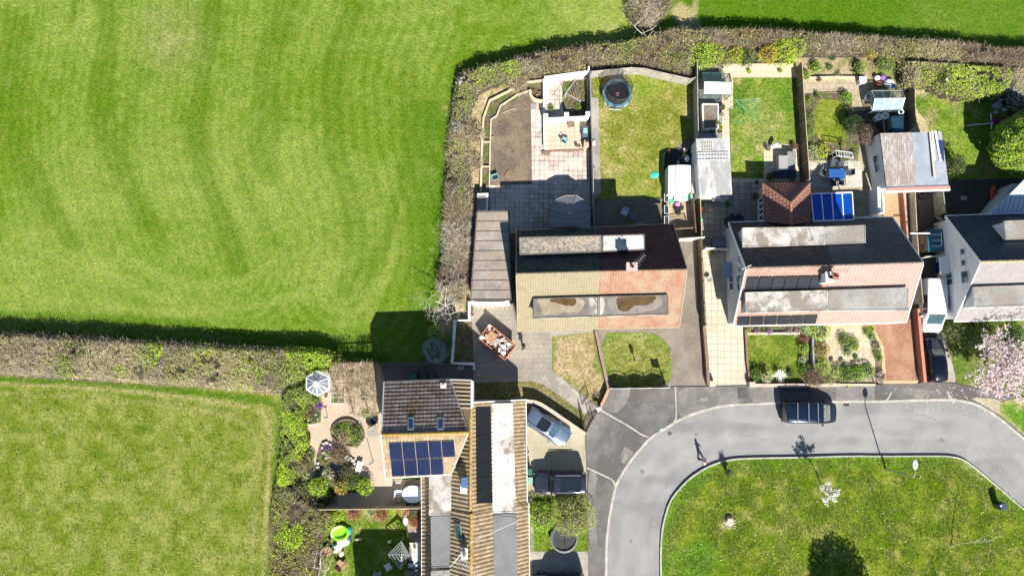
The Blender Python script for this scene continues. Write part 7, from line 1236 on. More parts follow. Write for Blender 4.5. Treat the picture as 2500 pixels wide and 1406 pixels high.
# raised bed
q = Ws([(1715, 255), (1753, 255), (1753, 313), (1717, 315)], .7); t = thing('raised_bed', (q[0].x + .7, q[0].y - 1, .06), 'white edged raised bed full of bare brown soil by the greenhouse', 'raised bed'); ribbon(M(), [(p.x, p.y) for p in q] + [(q[0].x, q[0].y)], .14, .06, .76).build('frame', WHW, t); M().prism([(p.x, p.y) for p in q], .06, .66).build('soil', EARTH, t)
t = thing('storage_box', tuple(W(1720, 333, 0)), 'blue lidded storage box leaning against the back of the white shed', 'box'); M().slab([W(1703, 327, 1.0), W(1738, 327, 1.0), W(1738, 337, 1.3), W(1703, 338, 1.3)], .06).build('lid', plain('slate_blue', (.03, .10, .2), .4), t); M().prism(P2([(1703, 328), (1738, 328), (1738, 336), (1703, 336)], .9), .06, .95).build('body', WHITE, t)
# white tent and its planter
q = Ws([(1632, 405), (1686, 404), (1687, 469), (1631, 473)], 1.8); t = thing('garden_tent', ((q[0].x + q[2].x) / 2, (q[0].y + q[2].y) / 2, 0), 'white plastic storage tent beside the white shed', 'tent'); TENT = rough_mat('white_plastic', [(.66, .66, .65), (.74, .74, .73), (.8, .8, .8)], 1.2, fine=5, fine_amt=.06, bump=.03, bscale=2)
r0 = q[0].lerp(q[1], .3) + Vector((0, 0, .22)); r0b = q[0].lerp(q[1], .75) + Vector((0, 0, .2)); r1 = q[3].lerp(q[2], .3) + Vector((0, 0, .22)); r1b = q[3].lerp(q[2], .75) + Vector((0, 0, .2)); m = M().add([q[0], r0, r0b, q[1], q[3], r1, r1b, q[2]], [(4, 5, 1, 0), (5, 6, 2, 1), (6, 7, 3, 2)]); m.build('cover', TENT, t)
M().prism([(p.x, p.y) for p in q], .05, 1.78).build('side_panel', plain('translucent_white', (.55, .57, .58), .5), t); m = M(); m.tube([r0 + Vector((0, 0, .02)), r1 + Vector((0, 0, .02))], .02, 4).tube([r0b + Vector((0, 0, .02)), r1b + Vector((0, 0, .02))], .02, 4); m.build('pole', LEAD, t)
c = W(1692, 440, .9); tag(M().box((c.x, c.y, .5), (.35, 2.4, .9)).build('storage_locker', plain('beige_locker', (.45, .43, .38), .6)), 'narrow beige locker squeezed between the white tent and the shed', 'locker')
c = W(1668, 482, .5); t = thing('planter', (c.x, c.y, 0), 'long planter with pale green and white lids in front of the white tent', 'planter'); M().box((c.x, c.y, .28), (1.75, .6, .5)).build('body', plain('white_planter', (.65, .68, .65), .5), t); M().box((c.x + .3, c.y, .56), (1.1, .5, .05)).build('lid', plain('pale_green_lid', (.3, .52, .42), .5), t); M().box((c.x - .6, c.y, .6), (.5, .55, .1)).build('white_lid', WHITE, t)
for k, (a, b, mm, l) in enumerate(((1634, 482, plain('white_sack', (.7, .75, .72), .6), 'white sack at the tent corner'), (1638, 492, plain('green_toy', (.08, .5, .28), .5), 'green plastic bag below the white sack'), (1653, 499, plain('magenta_bag', (.6, .25, .6), .4), 'magenta plastic bag beside the black bin bags'), (1652, 511, BLKPOT, 'shiny black bin bag, left of the heap'), (1662, 508, BLKPOT, 'shiny black bin bag, right of the heap'), (1656, 519, BLKPOT, 'shiny black bin bag, lowest of the heap'), (1709, 537, MT['green_toy'], 'green plastic bundle on the brown fence'))):
    c = W(a, b, .2); tag(M().ball((c.x, c.y, .27), (.28, .26, .24), 10, .18).build('plastic_bag', plain('shiny_black_bag', (.03, .03, .035), .15) if mm is BLKPOT else mm), l, 'bag')
for b, l in ((484, 'black slatted crate at the lawn corner, topmost'), (513, 'black slatted crate below the topmost one'), (539, 'black slatted crate nearest the shade-maroon roof')):
    c = W(1626, b, .3); t = thing('crate', (c.x, c.y, .04), l, 'crate'); M().box((c.x, c.y, .3), (.4, .75, .5)).build('crate_body', BLKPOT, t); ribbon(M(), [(c.x - .2, c.y - .38), (c.x + .2, c.y - .38), (c.x + .2, c.y + .38), (c.x - .2, c.y + .38), (c.x - .2, c.y - .38)], .05, .56, .6).build('rim', WFR, t)
t = thing('step_stool', tuple(W(1673, 366, .05)), 'small pale folding stool among the pots', 'stool'); c = W(1673, 366, .4); M().box((c.x, c.y, .45), (.3, .35, .04), R(30)).build('seat', CREAMP, t); [M().tube([(c.x + a * .1, c.y + b * .12, .43), (c.x + a * .2, c.y + b * .2, .05)], .02, 4).build('leg', CREAMP, t) for a in (-1, 1) for b in (-1, 1)]
c = W(1677, 388, .3); tag(M().ball((c.x, c.y, .35), (.22, .36, .3), 10, .05).build('watering_can', WHITE), 'white watering can between the pots and the tent', 'watering can')
# teal cloth
m = M(); c = W(1598, 427, .05); P_ = [(-.4, -.1), (-.2, .28), (.15, .36), (.45, .1), (.3, -.2), (.0, -.38), (-.3, -.3)]; m.add([(c.x, c.y, .22)] + [(c.x + a, c.y + b, .05 + .05 * (k % 2)) for k, (a, b) in enumerate(P_)], [(0, k + 1, (k + 1) % 7 + 1) for k in range(7)]); tag(m.build('sand_toy', plain('turquoise', (.05, .55, .42), .4)), 'crumpled turquoise sheet on the trampoline lawn', 'toy')
# rotary line
c = W(1830, 271, 1.75); t = thing('clothes_line', (c.x, c.y, .05), 'green rotary clothes line over the bright lawn', 'clothes line'); GRN = plain('green_line', (.12, .5, .25), .4); M().tube([(c.x, c.y, .05), (c.x, c.y, 1.75)], .03, 6).build('pole', GRN, t); tips = [W(1794, 244, 1.85), W(1857, 241, 1.85), W(1860, 298, 1.85), W(1799, 305, 1.85)]
for p in tips: M().tube([Vector((c.x, c.y, 1.35)), p], .018, 5).build('arm', GRN, t)
m = M(); [m.tube([Vector((c.x, c.y, 1.5)).lerp(tips[k], f), Vector((c.x, c.y, 1.5)).lerp(tips[(k + 1) % 4], f)], .006, 3) for k in range(4) for f in (.3, .45, .6, .75, .9, 1)]; m.build('line', GRN, t)
c = W(1384, 235, 1.0); t = thing('clothes_airer', (c.x, c.y, 0), 'white metal clothes airer in the walled court', 'airer'); m = M(); [m.tube([W(1382, 228, 1.4), W(a, b, 1.55)], .02, 4) for a, b in ((1405, 195), (1418, 249), (1363, 262))]; [m.tube([W(1382, 228, 1.4).lerp(W(1405, 195, 1.55), f), W(1382, 228, 1.4).lerp(W(1418, 249, 1.55), f)], .008, 3) for f in (.4, .6, .8, 1)]; m.build('arms', WFR, t); p = W(1382, 228, 1.4); M().tube([(p.x, p.y, 0), p], .03, 5).build('pole', WFR, t)
# parasol lying, covered furniture
t = thing('parasol', tuple(W(1888, 359, .1)), 'folded white parasol leaning beside the covered furniture', 'parasol'); M().tube([W(1880, 363, .3), W(1888, 358, .55), W(1897, 352, .8), W(1900, 350, .9)], [.04, .2, .16, .03], 8).build('canopy', WHITE, t); M().tube([W(1872, 368, .1), W(1902, 349, .95)], .025, 5).build('pole', LEAD, t)
COVER = plain('grey_cover', (.2, .2, .21), .5, 0, .25, 3); NCOV = plain('navy_cover', (.012, .018, .035), .4, 0, .3, 2)
t = thing('furniture_cover', tuple(W(1917, 412, .05)), 'navy cover over garden furniture with a grey box on top', 'furniture cover'); M().prism(P2([(1888, 418), (1944, 414), (1945, 433), (1890, 434)], .5), .06, .55).build('long_cover', NCOV, t); M().prism(P2([(1901, 380), (1923, 380), (1923, 415), (1901, 416)], .9), .06, .95).build('box_cover', plain('taupe_cover', (.32, .31, .30), .6, 0, .1, 2), t)
m = M(); a = Ws([(1921, 371), (1944, 369), (1944, 412), (1923, 414)], .75); m.prism([(p.x, p.y) for p in a], .06, [.9, .7, .5, .7]); m.build('peaked_cover', COVER, t)
# arch in D garden, bins, butts, tarps
t = thing('garden_arch', tuple(W(2062, 372, .05)), 'white trellis arch over the bed by the pale patio', 'arch'); m = M()
for s in (0, .5, 1): m.tube([W(2040 + 42 * s, 372 + 6 * s, 1.9), W(2043 + 42 * s, 382 + 6 * s, 1.9)], .02, 4)
for a in ((2040, 368), (2043, 381)): m.bar(W(a[0], a[1], 1.95), W(a[0] + 40, a[1] + 5, 1.9), .06, .04)
for k in range(7): m.bar(W(2040 + k * 6.5, 368 + k, 1.95), W(2043 + k * 6.5, 381 + k, 1.95), .03)
for a, b in ((2040, 368), (2043, 381), (2080, 373), (2083, 386)): p = W(a, b, 1.9); m.bar((p.x, p.y, .05), p, .05)
m.build('trellis', WFR, t)
def wheelie(label, px, py, rz, mat, lid=None, name='wheelie_bin'):
    c = W(px, py, 1.0); t = thing(name, (0, 0, 0), label, 'bin', 'wheelie bins'); M().prism([(-.22, -.25), (.22, -.25), (.25, .3), (-.25, .3)], .08, 1.0).build('body', mat, t); M().prism([(-.28, -.32), (.28, -.32), (.28, .36), (-.28, .36)], 1.0, [1.04, 1.04, 1.12, 1.12]).build('lid', lid or mat, t)
    for s in (-1, 1): M().tube([(s * .24, .28, .11), (s * .3, .28, .11)], .11, 10).build('wheel', BLKPOT, t)
    M().tube([(-.2, .38, 1.02), (.2, .38, 1.02)], .02, 5).build('handle', BLKPOT, t); t.location = (c.x, c.y, .04); t.rotation_euler = (0, 0, rz); return t
GBIN = plain('green_bin', (.02, .12, .08), .5); wheelie('green wheelie bin against the ribbed roof house, beside the black four-wheel-drive', 1291, 1152, R(90), GBIN); wheelie('second green wheelie bin with a red catch, nearer the black four-wheel-drive', 1292, 1172, R(90), GBIN, plain('pale_green_bin_lid', (.2, .42, .32), .5))
wheelie('dark green wheelie bin in the shaded yard behind the tall wing', 1010, 921, 0, GBIN); wheelie('black wheelie bin right of the green one in the shaded yard', 1035, 921, 0, BLKPOT); wheelie('black wheelie bin at the end of the row in the shaded yard', 1055, 921, 0, BLKPOT)
c = W(2107, 197, .8); t = thing('compost_bin', (c.x, c.y, .03), 'white and pale blue lidded bin at the gap in the cream wall', 'bin'); M().prism(P2([(2100, 191), (2113, 190), (2114, 203), (2101, 204)], .8), .03, [.8, .8, .9, .9]).build('body', plain('pale_blue_bin', (.5, .58, .68), .4), t); M().slab([W(2098, 188, 1.0), W(2116, 187, 1.0), W(2115, 203, .9), W(2100, 205, .9)], .04).build('lid', WHITE, t)
for a, b, r_, h_, mm, l in ((2145, 287, .33, .7, WHITE, 'white round tub, left of the two by the second greenhouse'), (2161, 283, .33, .6, WHITE, 'white ring tub, right of the two by the second greenhouse'), (2199, 274, .28, .9, plain('dark_teal_butt', (.02, .14, .16), .4), 'dark teal water butt with white lid ring'), (2122, 238, .35, .5, WHITE, 'white plastic sack left of the second greenhouse')): c = W(a, b, h_); t = thing('water_butt' if 'butt' in l else 'tub', (c.x, c.y, .04), l, 'tub'); M().lathe((c.x, c.y, .04), [(r_ * .85, 0), (r_, h_ * .5), (r_ * .95, h_), (r_ * .7, h_), (r_ * .68, h_ - .2)], 16).build('tub_body', mm, t); M().lathe((c.x, c.y, h_ + .04), [(r_ * .6, 0), (r_ * 1.0, .01), (r_, .05), (r_ * .62, .05)], 16, False).build('rim', WHITE, t)
t = thing('tarp_bundle', tuple(W(2192, 300, .04)), 'pale teal tarpaulin over a blue box behind the white garage', 'tarpaulin'); M().prism(P2([(2179, 304), (2208, 304), (2208, 322), (2180, 322)], .8), .04, .8).build('box', plain('deep_blue_box', (.01, .06, .2), .5), t); m = M().prism(P2([(2177, 284), (2207, 283), (2206, 314), (2179, 312)], 1.0), .04, 1.0); m.build('tarpaulin', plain('pale_teal_tarp', (.25, .45, .42), .5, 0, .25, 3), t)
c = W(2157, 302, .8); t = thing('lean_to_panel', (c.x, c.y, .04), 'black netted frame leaning behind the white garage', 'panel'); M().slab([W(2138, 302, .3), W(2156, 291, 1.0), W(2160, 324, 1.0), W(2140, 324, .3)], .05).build('net_panel', plain('black_net', (.02, .025, .02), .7), t); M().bar(W(2156, 291, 1.05), W(2160, 324, 1.05), .06).build('rail', TANW, t)
for a, b, s_, mm, l in ((2155, 189, .35, plain('purple_tub', (.22, .1, .4), .5), 'purple tub behind the second greenhouse'), (2170, 203, .5, plain('white_bundle', (.62, .66, .66), .6, 0, .2, 3), 'white plastic bundle behind the second greenhouse'), (2145, 206, .4, plain('red_brown_pile', (.2, .07, .04), .8), 'red-brown pots stacked behind the second greenhouse'), (2180, 212, .25, BLUEP, 'blue tub beside the white plastic bundle'), (2141, 191, .3, WHITE, 'white flat sheet left of the purple tub')): c = W(a, b, .25); tag(M().ball((c.x, c.y, .3), (s_, s_ * .9, .28), 9, .15).build('garden_sack', mm), l, 'sack')
# right garden: kayaks, rocks, paddle
def kayak(label, a, b, mat, w_=.38, z=.25):
    p, q = W(*a, z), W(*b, z); t = thing('kayak', tuple((p + q) / 2), label, 'kayak', None); pts = [p.lerp(q, k / 8) for k in range(9)]; m = M(); m.tube(pts, [max(.02, w_ * math.sin(math.pi * (k + .15) / 8.3) ** .8) for k in range(9)], 10); m.v = [(x_, y_, z + (z_ - z) * .45) for x_, y_, z_ in m.v]; m.build('hull', mat, t, smooth=True); c = (p + q) / 2; ang = math.atan2(q.y - p.y, q.x - p.x); m = M().lathe((0, 0, 0), [(.3, 0), (.3, .05), (.25, .05), (.24, -.05)], 14); m.v = [(c.x + x_ * math.cos(ang) * 1.5 - y_ * .7 * math.sin(ang), c.y + x_ * math.sin(ang) * 1.5 + y_ * .7 * math.cos(ang), z + .16 + z_) for x_, y_, z_ in m.v]; m.build('cockpit', BLKPOT, t); return t
kayak('orange-red kayak standing on the black deck', (2424, 450), (2429, 508), plain('orange_kayak', (.62, .08, .02), .35), z=.35); kayak('maroon kayak half under the huge conifer', (2414, 298), (2470, 292), plain('maroon_kayak', (.25, .01, .06), .4), .33)
t = thing('seesaw_post', tuple(W(2390, 305, .05)), 'white pole with cross bar lying on the right lawn', 'pole'); M().tube([W(2361, 307, .1), W(2425, 301, .3)], .06, 6).build('pole', WFR, t); M().tube([W(2419, 277, .25), W(2421, 316, .25)], .06, 6).build('cross_bar', WHITE, t)
for a, b, s_, l in ((2434, 258, .55, 'large grey boulder in the rockery'), (2441, 245, .3, 'small grey boulder above the large one'), (2452, 268, .35, 'grey boulder right of the large one'), (2430, 275, .3, 'small boulder below the large one')): c = W(a, b, .2); tag(M().ball((c.x, c.y, .2), (s_, s_ * .8, .3), 8, .15).build('boulder', LEAD), l, 'boulder')
c = W(2353, 484, .12); tag(M().box((c.x, c.y, .13), (.6, .42, .04)).build('paving_slab', CONC), 'single pale slab lying on the black deck', 'slab')
# yard store
q = Ws([(2267, 562), (2303, 562), (2306, 612), (2268, 612)], 1.6); t = thing('garden_store', ((q[0].x + q[2].x) / 2, (q[0].y + q[2].y) / 2, .03), 'teal roofed store with white battens beside the white gable', 'store'); BT = plain('teal_sheet', (.02, .12, .16), .5); M().prism([(p.x, p.y) for p in q], .03, 1.5).build('body', TANW, t); M().slab([q[0] + Vector((-.1, .1, 0)), q[1] + Vector((.1, .1, 0)), q[2] + Vector((.1, -.1, 0)), q[3] + Vector((-.1, -.1, 0))], .06).build('roof', BT, t); m = M(); [m.bar(W(2274, 573 + k * 14, 1.63), W(2298, 573 + k * 14, 1.63), .06, .03) for k in range(3)]; m.bar(W(2298, 566, 1.64), W(2299, 599, 1.64), .07, .03); m.build('batten', WFR, t)
c = W(2258, 584, .8); tag(M().box((c.x, c.y, .5), (.4, 1.1, .9)).build('wooden_crate', TANW), 'tan wooden crate left of the teal roofed store', 'crate')
def bicycle(label, px, py, rz, col):
    c = W(px, py, .5); t = thing('bicycle', (0, 0, 0), label, 'bicycle')
    for x_ in (-.5, .5): m = M(); m.tube([(x_ + .33 * math.cos(R(a)), 0, .34 + .33 * math.sin(R(a))) for a in range(0, 361, 24)], .025, 5, cap=False); m.build('wheel', BLKPOT, t)
    m = M(); [m.tube([a, b], .022, 5) for a, b in (((-.5, 0, .34), (-.1, 0, .3)), ((-.1, 0, .3), (-.2, 0, .8)), ((-.2, 0, .75), (.4, 0, .8)), ((-.1, 0, .3), (.4, 0, .75)), ((.4, 0, .95), (.5, 0, .34)), ((-.2, 0, .75), (-.5, 0, .34)))]; m.build('frame', col, t); M().tube([(.38, -.28, .98), (.38, .28, .98)], .018, 5).build('handlebar', BLKPOT, t); M().ball((-.22, 0, .86), (.13, .07, .04), 8).build('saddle', BLKPOT, t); t.location = (c.x, c.y, .04); t.rotation_euler = (R(4), 0, rz)
bicycle('dark bicycle with silver wheel above the teal roofed store', 2262, 556, R(8), LEAD); bicycle('black bicycle right behind the first, above the teal roofed store', 2277, 551, R(-6), IRONB)
c = W(2258, 604, .5); tag(M().box((c.x, c.y, .35), (.7, .5, .5), R(5)).build('barbecue_cart', LEAD), 'grey metal cart with lid at the corner of the teal roofed store', 'cart')
c = W(2253, 475, .3); t = thing('tyre', (c.x, c.y, .04), 'old black tyre on the yard floor under the white lintel', 'tyre'); m = M(); m.tube([(c.x + .28 * math.cos(R(a)), c.y + .28 * math.sin(R(a)), .14) for a in range(0, 361, 20)], .1, 8, cap=False); m.build('tyre_body', BLKPOT, t)
c = W(2296, 492, 1.0); t = thing('timber_frame_gate', (c.x, c.y, .04), 'brown timber braced gate with a coiled hose beside the white gable', 'gate'); M().slab([W(2281, 528, .1), W(2288, 522, 2.0), W(2306, 536, 2.0), W(2295, 545, .1)], .05).build('gate_panel', BROWNW, t); M().bar(W(2284, 528, 1.2), W(2300, 540, 1.9), .08).build('brace', TANW, t)
# blue box, items on grey patio behind the gable
q = P2([(1740, 584), (1776, 583), (1777, 600), (1740, 602)], .7); t = thing('garden_box', (q[0][0] + .6, q[0][1] - .3, .03), 'long blue-grey lidded garden box against the shade-tinted gable', 'box'); M().prism(q, .03, .65).build('body', plain('slate_box', (.1, .13, .17), .5), t); M().prism(P2([(1739, 582), (1778, 581), (1779, 602), (1739, 603)], .7), .65, .72).build('lid', plain('slate_lid', (.14, .19, .25), .5), t)
t = thing('covered_barbecue', tuple(W(1795, 535, .03)), 'black covered barbecue and chairs behind the shade-brown roof', 'barbecue'); q = P2([(1773, 530), (1815, 528), (1817, 543), (1774, 545)], .8); M().prism(q, .03, .85).build('cover', NCOV, t); [M().ball((W(a, 527, .9).x, W(a, 527, .9).y, .9), (.3, .25, .18), 8, .1).build('hood', NCOV, t) for a in (1787, 1804)]
c = W(1731, 681, .4); t = thing('satellite_dish', (c.x, c.y, .04), 'grey oval dish on a short stand on the cream slabs', 'dish'); M().lathe((c.x, c.y, .38), [(.01, 0), (.2, .03), (.26, .08)], 16, False).build('dish_body', LEAD, t); M().tube([(c.x, c.y, .04), (c.x, c.y, .4)], .03, 5).build('stand', LEAD, t)
t = thing('hose_reel', tuple(W(1778, 487, .04)), 'round grey hose reel beside the shed', 'hose reel'); c = W(1783, 484, .1); m = M(); [m.tube([(c.x + r_ * math.cos(R(a)), c.y + r_ * math.sin(R(a)), .1) for a in range(0, 361, 30)], .03, 5, cap=False) for r_ in (.12, .2, .28)]; m.build('hose', LEAD, t)
# court rubble and brick bbq
c = W(1433, 349, .9); t = thing('brick_barbecue', (c.x, c.y, .05), 'tan brick barbecue pillar at the fence by the lower patio', 'barbecue'); M().prism(P2([(1426, 344), (1436, 342), (1437, 360), (1424, 362)], .6), .05, .95).build('body', plain('tan_brick', (.5, .36, .28), .8, 0, .15, 6), t); M().box((c.x, c.y + .2, .98), (.3, .3, .05)).build('slot', BLKPOT, t)
c = W(1428, 325, .5); t = thing('storage_shelf', (c.x, c.y, .05), 'blue-black shelf unit in shade by the lower patio fence', 'shelf'); M().box((c.x, c.y, .5), (.5, 1.0, .8)).build('shelf_body', plain('slate_box', (.1, .13, .17), .5), t); M().box((c.x, c.y + .1, .93), (.4, .5, .05)).build('tray', TEAL, t)
m = M(); [m.bar(W(1300 + random.uniform(-75, -8), 300 + random.uniform(-30, 120), .09), W(1300 + random.uniform(-75, -8), 300 + random.uniform(-30, 120), .09), .01) for k in range(0)]; 
for a, b, c_, d, l in ((1228, 276, 1262, 266, 'pale bent branch lying at the top of the soil plot'), (1230, 432, 1242, 414, 'dark charred stick on the lower soil plot'), (1250, 376, 1257, 372, 'short dark stick in the middle of the soil plot'), (1216, 300, 1224, 306, 'short stick at the left edge of the soil plot')): tag(M().tube([W(a, b, .1), W((a + c_) / 2 + 2, (b + d) / 2 - 4, .14), W(c_, d, .1)], .035, 5).build('branch', GB2 if 'pale' in l else BRWN), l, 'branch')
c = W(1302, 261, .06); tag(M().box((c.x, c.y, .06), (.5, .5, .04), R(5)).build('paving_slab', LEAD), 'odd grey slab at the top corner of the slab path', 'slab')
for a, b, l in ((1449, 350, 'tray with yellow tools on the path by the fence'), (1443, 343, 'black box on the path by the fence')): c = W(a, b, .1); tag(M().box((c.x, c.y, .14), (.35, .45, .16), R(5)).build('tool_tray', CREAMP if 'yellow' in l else BLKPOT), l, 'tray')
c = W(1126, 897, .4); t = thing('log_roll', (c.x, c.y, .04), 'grey cylindrical drum lying by the shaded wall', 'drum'); M().tube([(c.x - .35, c.y, .28), (c.x + .3, c.y, .28)], .24, 14).build('drum_body', LEAD, t)
c = W(1077, 886, .3); tag(M().lathe((c.x, c.y, 0), [(.22, 0), (.24, .35), (.05, .36)], 8).build('stone_block', LEAD), 'octagonal grey stone under the blue conifer', 'stone')
# ---- south-west garden
GW = plain('white_gazebo_frame', (.7, .73, .76), .4); ctr = W(776, 936, 0); t = thing('glass_gazebo', (ctr.x, ctr.y, 0), 'octagonal white-framed glass summerhouse beside the hedge', 'summerhouse'); oc = [(748, 922), (773, 907), (800, 914), (806, 920), (806, 951), (776, 966), (747, 952)]; oc = [W(776 + 32 * math.cos(R(a)), 936 - 30 * math.sin(R(a)), 2.1) for a in range(30, 390, 60)]; ap = W(771, 935, 2.8); m = M()
for p, q in zip(oc, oc[1:] + oc[:1]): m.bar(p, q, .1, .08); m.bar(p, ap, .09, .07); m.bar((p.x, p.y, 0), p, .09); m.bar((p + q) / 2, ap, .04, .04); m.bar(((p.x + q.x) / 2, (p.y + q.y) / 2, 0), (p + q) / 2, .05)
m.lathe((ap.x, ap.y, ap.z - .02), [(.2, 0), (.2, .12), (.02, .14)], 12); m.build('frame', GW, t); m = M(); [m.add([p, q, ap], [(0, 1, 2)]) or m.add([(p.x, p.y, 0), (q.x, q.y, 0), q, p], [(0, 1, 2, 3)]) for p, q in zip(oc, oc[1:] + oc[:1])]; m.build('pane', glass_mat('gazebo_glass', (.25, .33, .42), .45), t)
sheet('stone_floor', [(752, 925), (776, 911), (800, 925), (800, 948), (776, 962), (752, 948)], .05, SMOOF)
t = thing('pergola', tuple(W(865, 950, 0)), 'timber pergola smothered in a bare brown vine', 'pergola'); m = M()
for a in (900, 935, 970): m.bar(W(810, a, 2.2), W(916, a - 2, 2.2), .1, .08)
for a in range(812, 920, 13): m.bar(W(a, 893, 2.3), W(a + 2, 1012 if a > 850 else 990, 2.3), .06, .06)
m.build('beam', TANW, t); [M().bar((p.x, p.y, 0), p, .12).build('post', TANW, t) for p in Ws([(812, 896), (914, 893), (918, 1010), (850, 1010), (812, 965)], 2.25)]
n = 7000; q = sample_poly(P2([(815, 888), (918, 886), (916, 960), (922, 1012), (862, 1016), (852, 985), (830, 970), (812, 950)], 2.3), n); q = q[RNG.random(n) < np.clip(vnoise(q[:, 0], q[:, 1], .9, 3) * 2.0 - .35, .1, 1)]; V, F_ = twigs_arr(np.stack([q[:, 0], q[:, 1], 2.2 + .3 * RNG.random(len(q))], 1), .35, .025, .1); npmesh('vine', V, F_, TWIG, t, np.repeat(pick(['straw', 'brown', 'twig'], [2, 2, 1], len(q)), 4, 0))
wall('bed_wall', 'red-brown curved low wall round the oval planted bed', [(809, 1056), (814, 1040), (828, 1028), (846, 1023), (864, 1026), (878, 1040), (893, 1062), (884, 1078), (868, 1090), (850, 1088), (826, 1078), (811, 1066), (809, 1056)], .3, .12, BRWN, None, it=1, cat='wall'); sheet('flower_bed', smooth_path([(810, 1056), (828, 1029), (846, 1024), (878, 1041), (892, 1062), (868, 1089), (826, 1077)], 1, True), .16, MULCH)
sheet('flower_bed', [(752, 965), (766, 968), (784, 985), (783, 1030), (756, 1034), (752, 1000)], .06, MULCH); sheet('flower_bed', [(809, 958), (842, 958), (842, 984), (809, 984)], .1, MULCH, thick=.08)
wall('bed_wall', 'small square pale frame round the bed by the gazebo', [(809, 958), (842, 958), (842, 984), (809, 984), (809, 958)], .2, .06, WFR, None)
sheet('timber_path', [(742, 983), (752, 983), (754, 1045), (745, 1110), (738, 1110)], .05, TANW)
sheet('flower_bed', smooth_path([(784, 1075), (800, 1073), (815, 1090), (850, 1100), (868, 1125), (872, 1160), (905, 1170), (905, 1205), (822, 1200), (820, 1212), (770, 1212), (755, 1180), (775, 1150), (770, 1120)], 1, True), .07, MULCH); sheet('flower_bed', smooth_path([(735, 1105), (765, 1105), (768, 1140), (755, 1165), (735, 1165)], 1, True), .07, MULCH)
sheet('pond_water', smooth_path([(778, 1140), (800, 1128), (838, 1128), (856, 1135), (852, 1150), (830, 1158), (800, 1160), (782, 1156)], 2, True), .12, plain('dark_pond', (.008, .01, .01), .05))
PEB = plain('pale_pebble', (.5, .48, .44), .8, 0, .3, 3); k = 0
for a, b in [(790, 1082), (797, 1080), (806, 1084), (786, 1092), (812, 1092), (790, 1104), (806, 1115), (796, 1118), (848, 1113), (856, 1117), (862, 1123), (866, 1131), (870, 1140), (858, 1140), (850, 1122), (776, 1130), (776, 1140), (842, 1116), (868, 1150), (860, 1155), (762, 1022), (770, 1012), (774, 1022), (758, 1036), (768, 1035)]:
    k += 1; c = W(a, b, .15); o = M().ball((c.x, c.y, .16), (random.uniform(.12, .22), random.uniform(.1, .18), .12), 8, .12).build('rock', PEB); tag(o, 'pale rounded rock edging the pond and rockery', 'rock', 'rocks round the pond')
sheet('garden_steps', [(770, 1212), (824, 1210), (824, 1230), (772, 1232)], .07, brick_mat('step_slabs', (.3, .25, .2), (.27, .22, .18), (.08, .07, .06), .48, 2, msize=.03, offset=0))
t = thing('sun_lounger', tuple(W(877, 1138, .05)), 'small white ornamental bench beside the pond', 'bench'); c = W(877, 1138, .4); M().box((c.x, c.y, .42), (.5, .9, .05), R(-15)).build('seat', WHITE, t); [M().box((c.x + a * .16, c.y + b * .35, .22), (.05, .05, .4), R(-15)).build('leg', WHITE, t) for a in (-1, 1) for b in (-1, 1)]
t = thing('parasol_pole', tuple(W(911, 1128, .04)), 'thin green washing pole standing on the pale paving', 'pole'); c = W(911, 1128, .04); M().tube([(c.x, c.y, .04), (c.x, c.y, 2.2)], .03, 5).build('pole', TEAL, t); M().box((c.x - .15, c.y - .1, .06), (.5, .08, .04), R(30)).build('foot', TEAL, t)
t = thing('bird_feeder', tuple(W(800, 1017, .04)), 'small dark bird feeder stand on the pale paving', 'feeder'); c = W(800, 1017, .04); M().tube([(c.x, c.y, .04), (c.x, c.y, .9)], .025, 5).build('pole', BLKPOT, t); M().box((c.x, c.y, .92), (.3, .1, .05)).build('tray', BLKPOT, t)
sheet('door_mat', [(990, 1172), (1022, 1170), (1023, 1188), (985, 1190)], .06, BROWNW)
c = W(909, 1046, 1.0); tag(M().box((c.x - .1, c.y + .05, 1.0), (.55, .2, .05), R(30)).build('wooden_board', TANW), 'pale board lying on the octagonal table', 'board')
c = W(913, 1026, .5); t = thing('covered_stool', (c.x, c.y, .04), 'black covered stool in the shade above the octagonal table', 'stool'); M().lathe((c.x, c.y, .04), [(.35, 0), (.38, .4), (.05, .45)], 10).build('stool_body', NCOV, t)
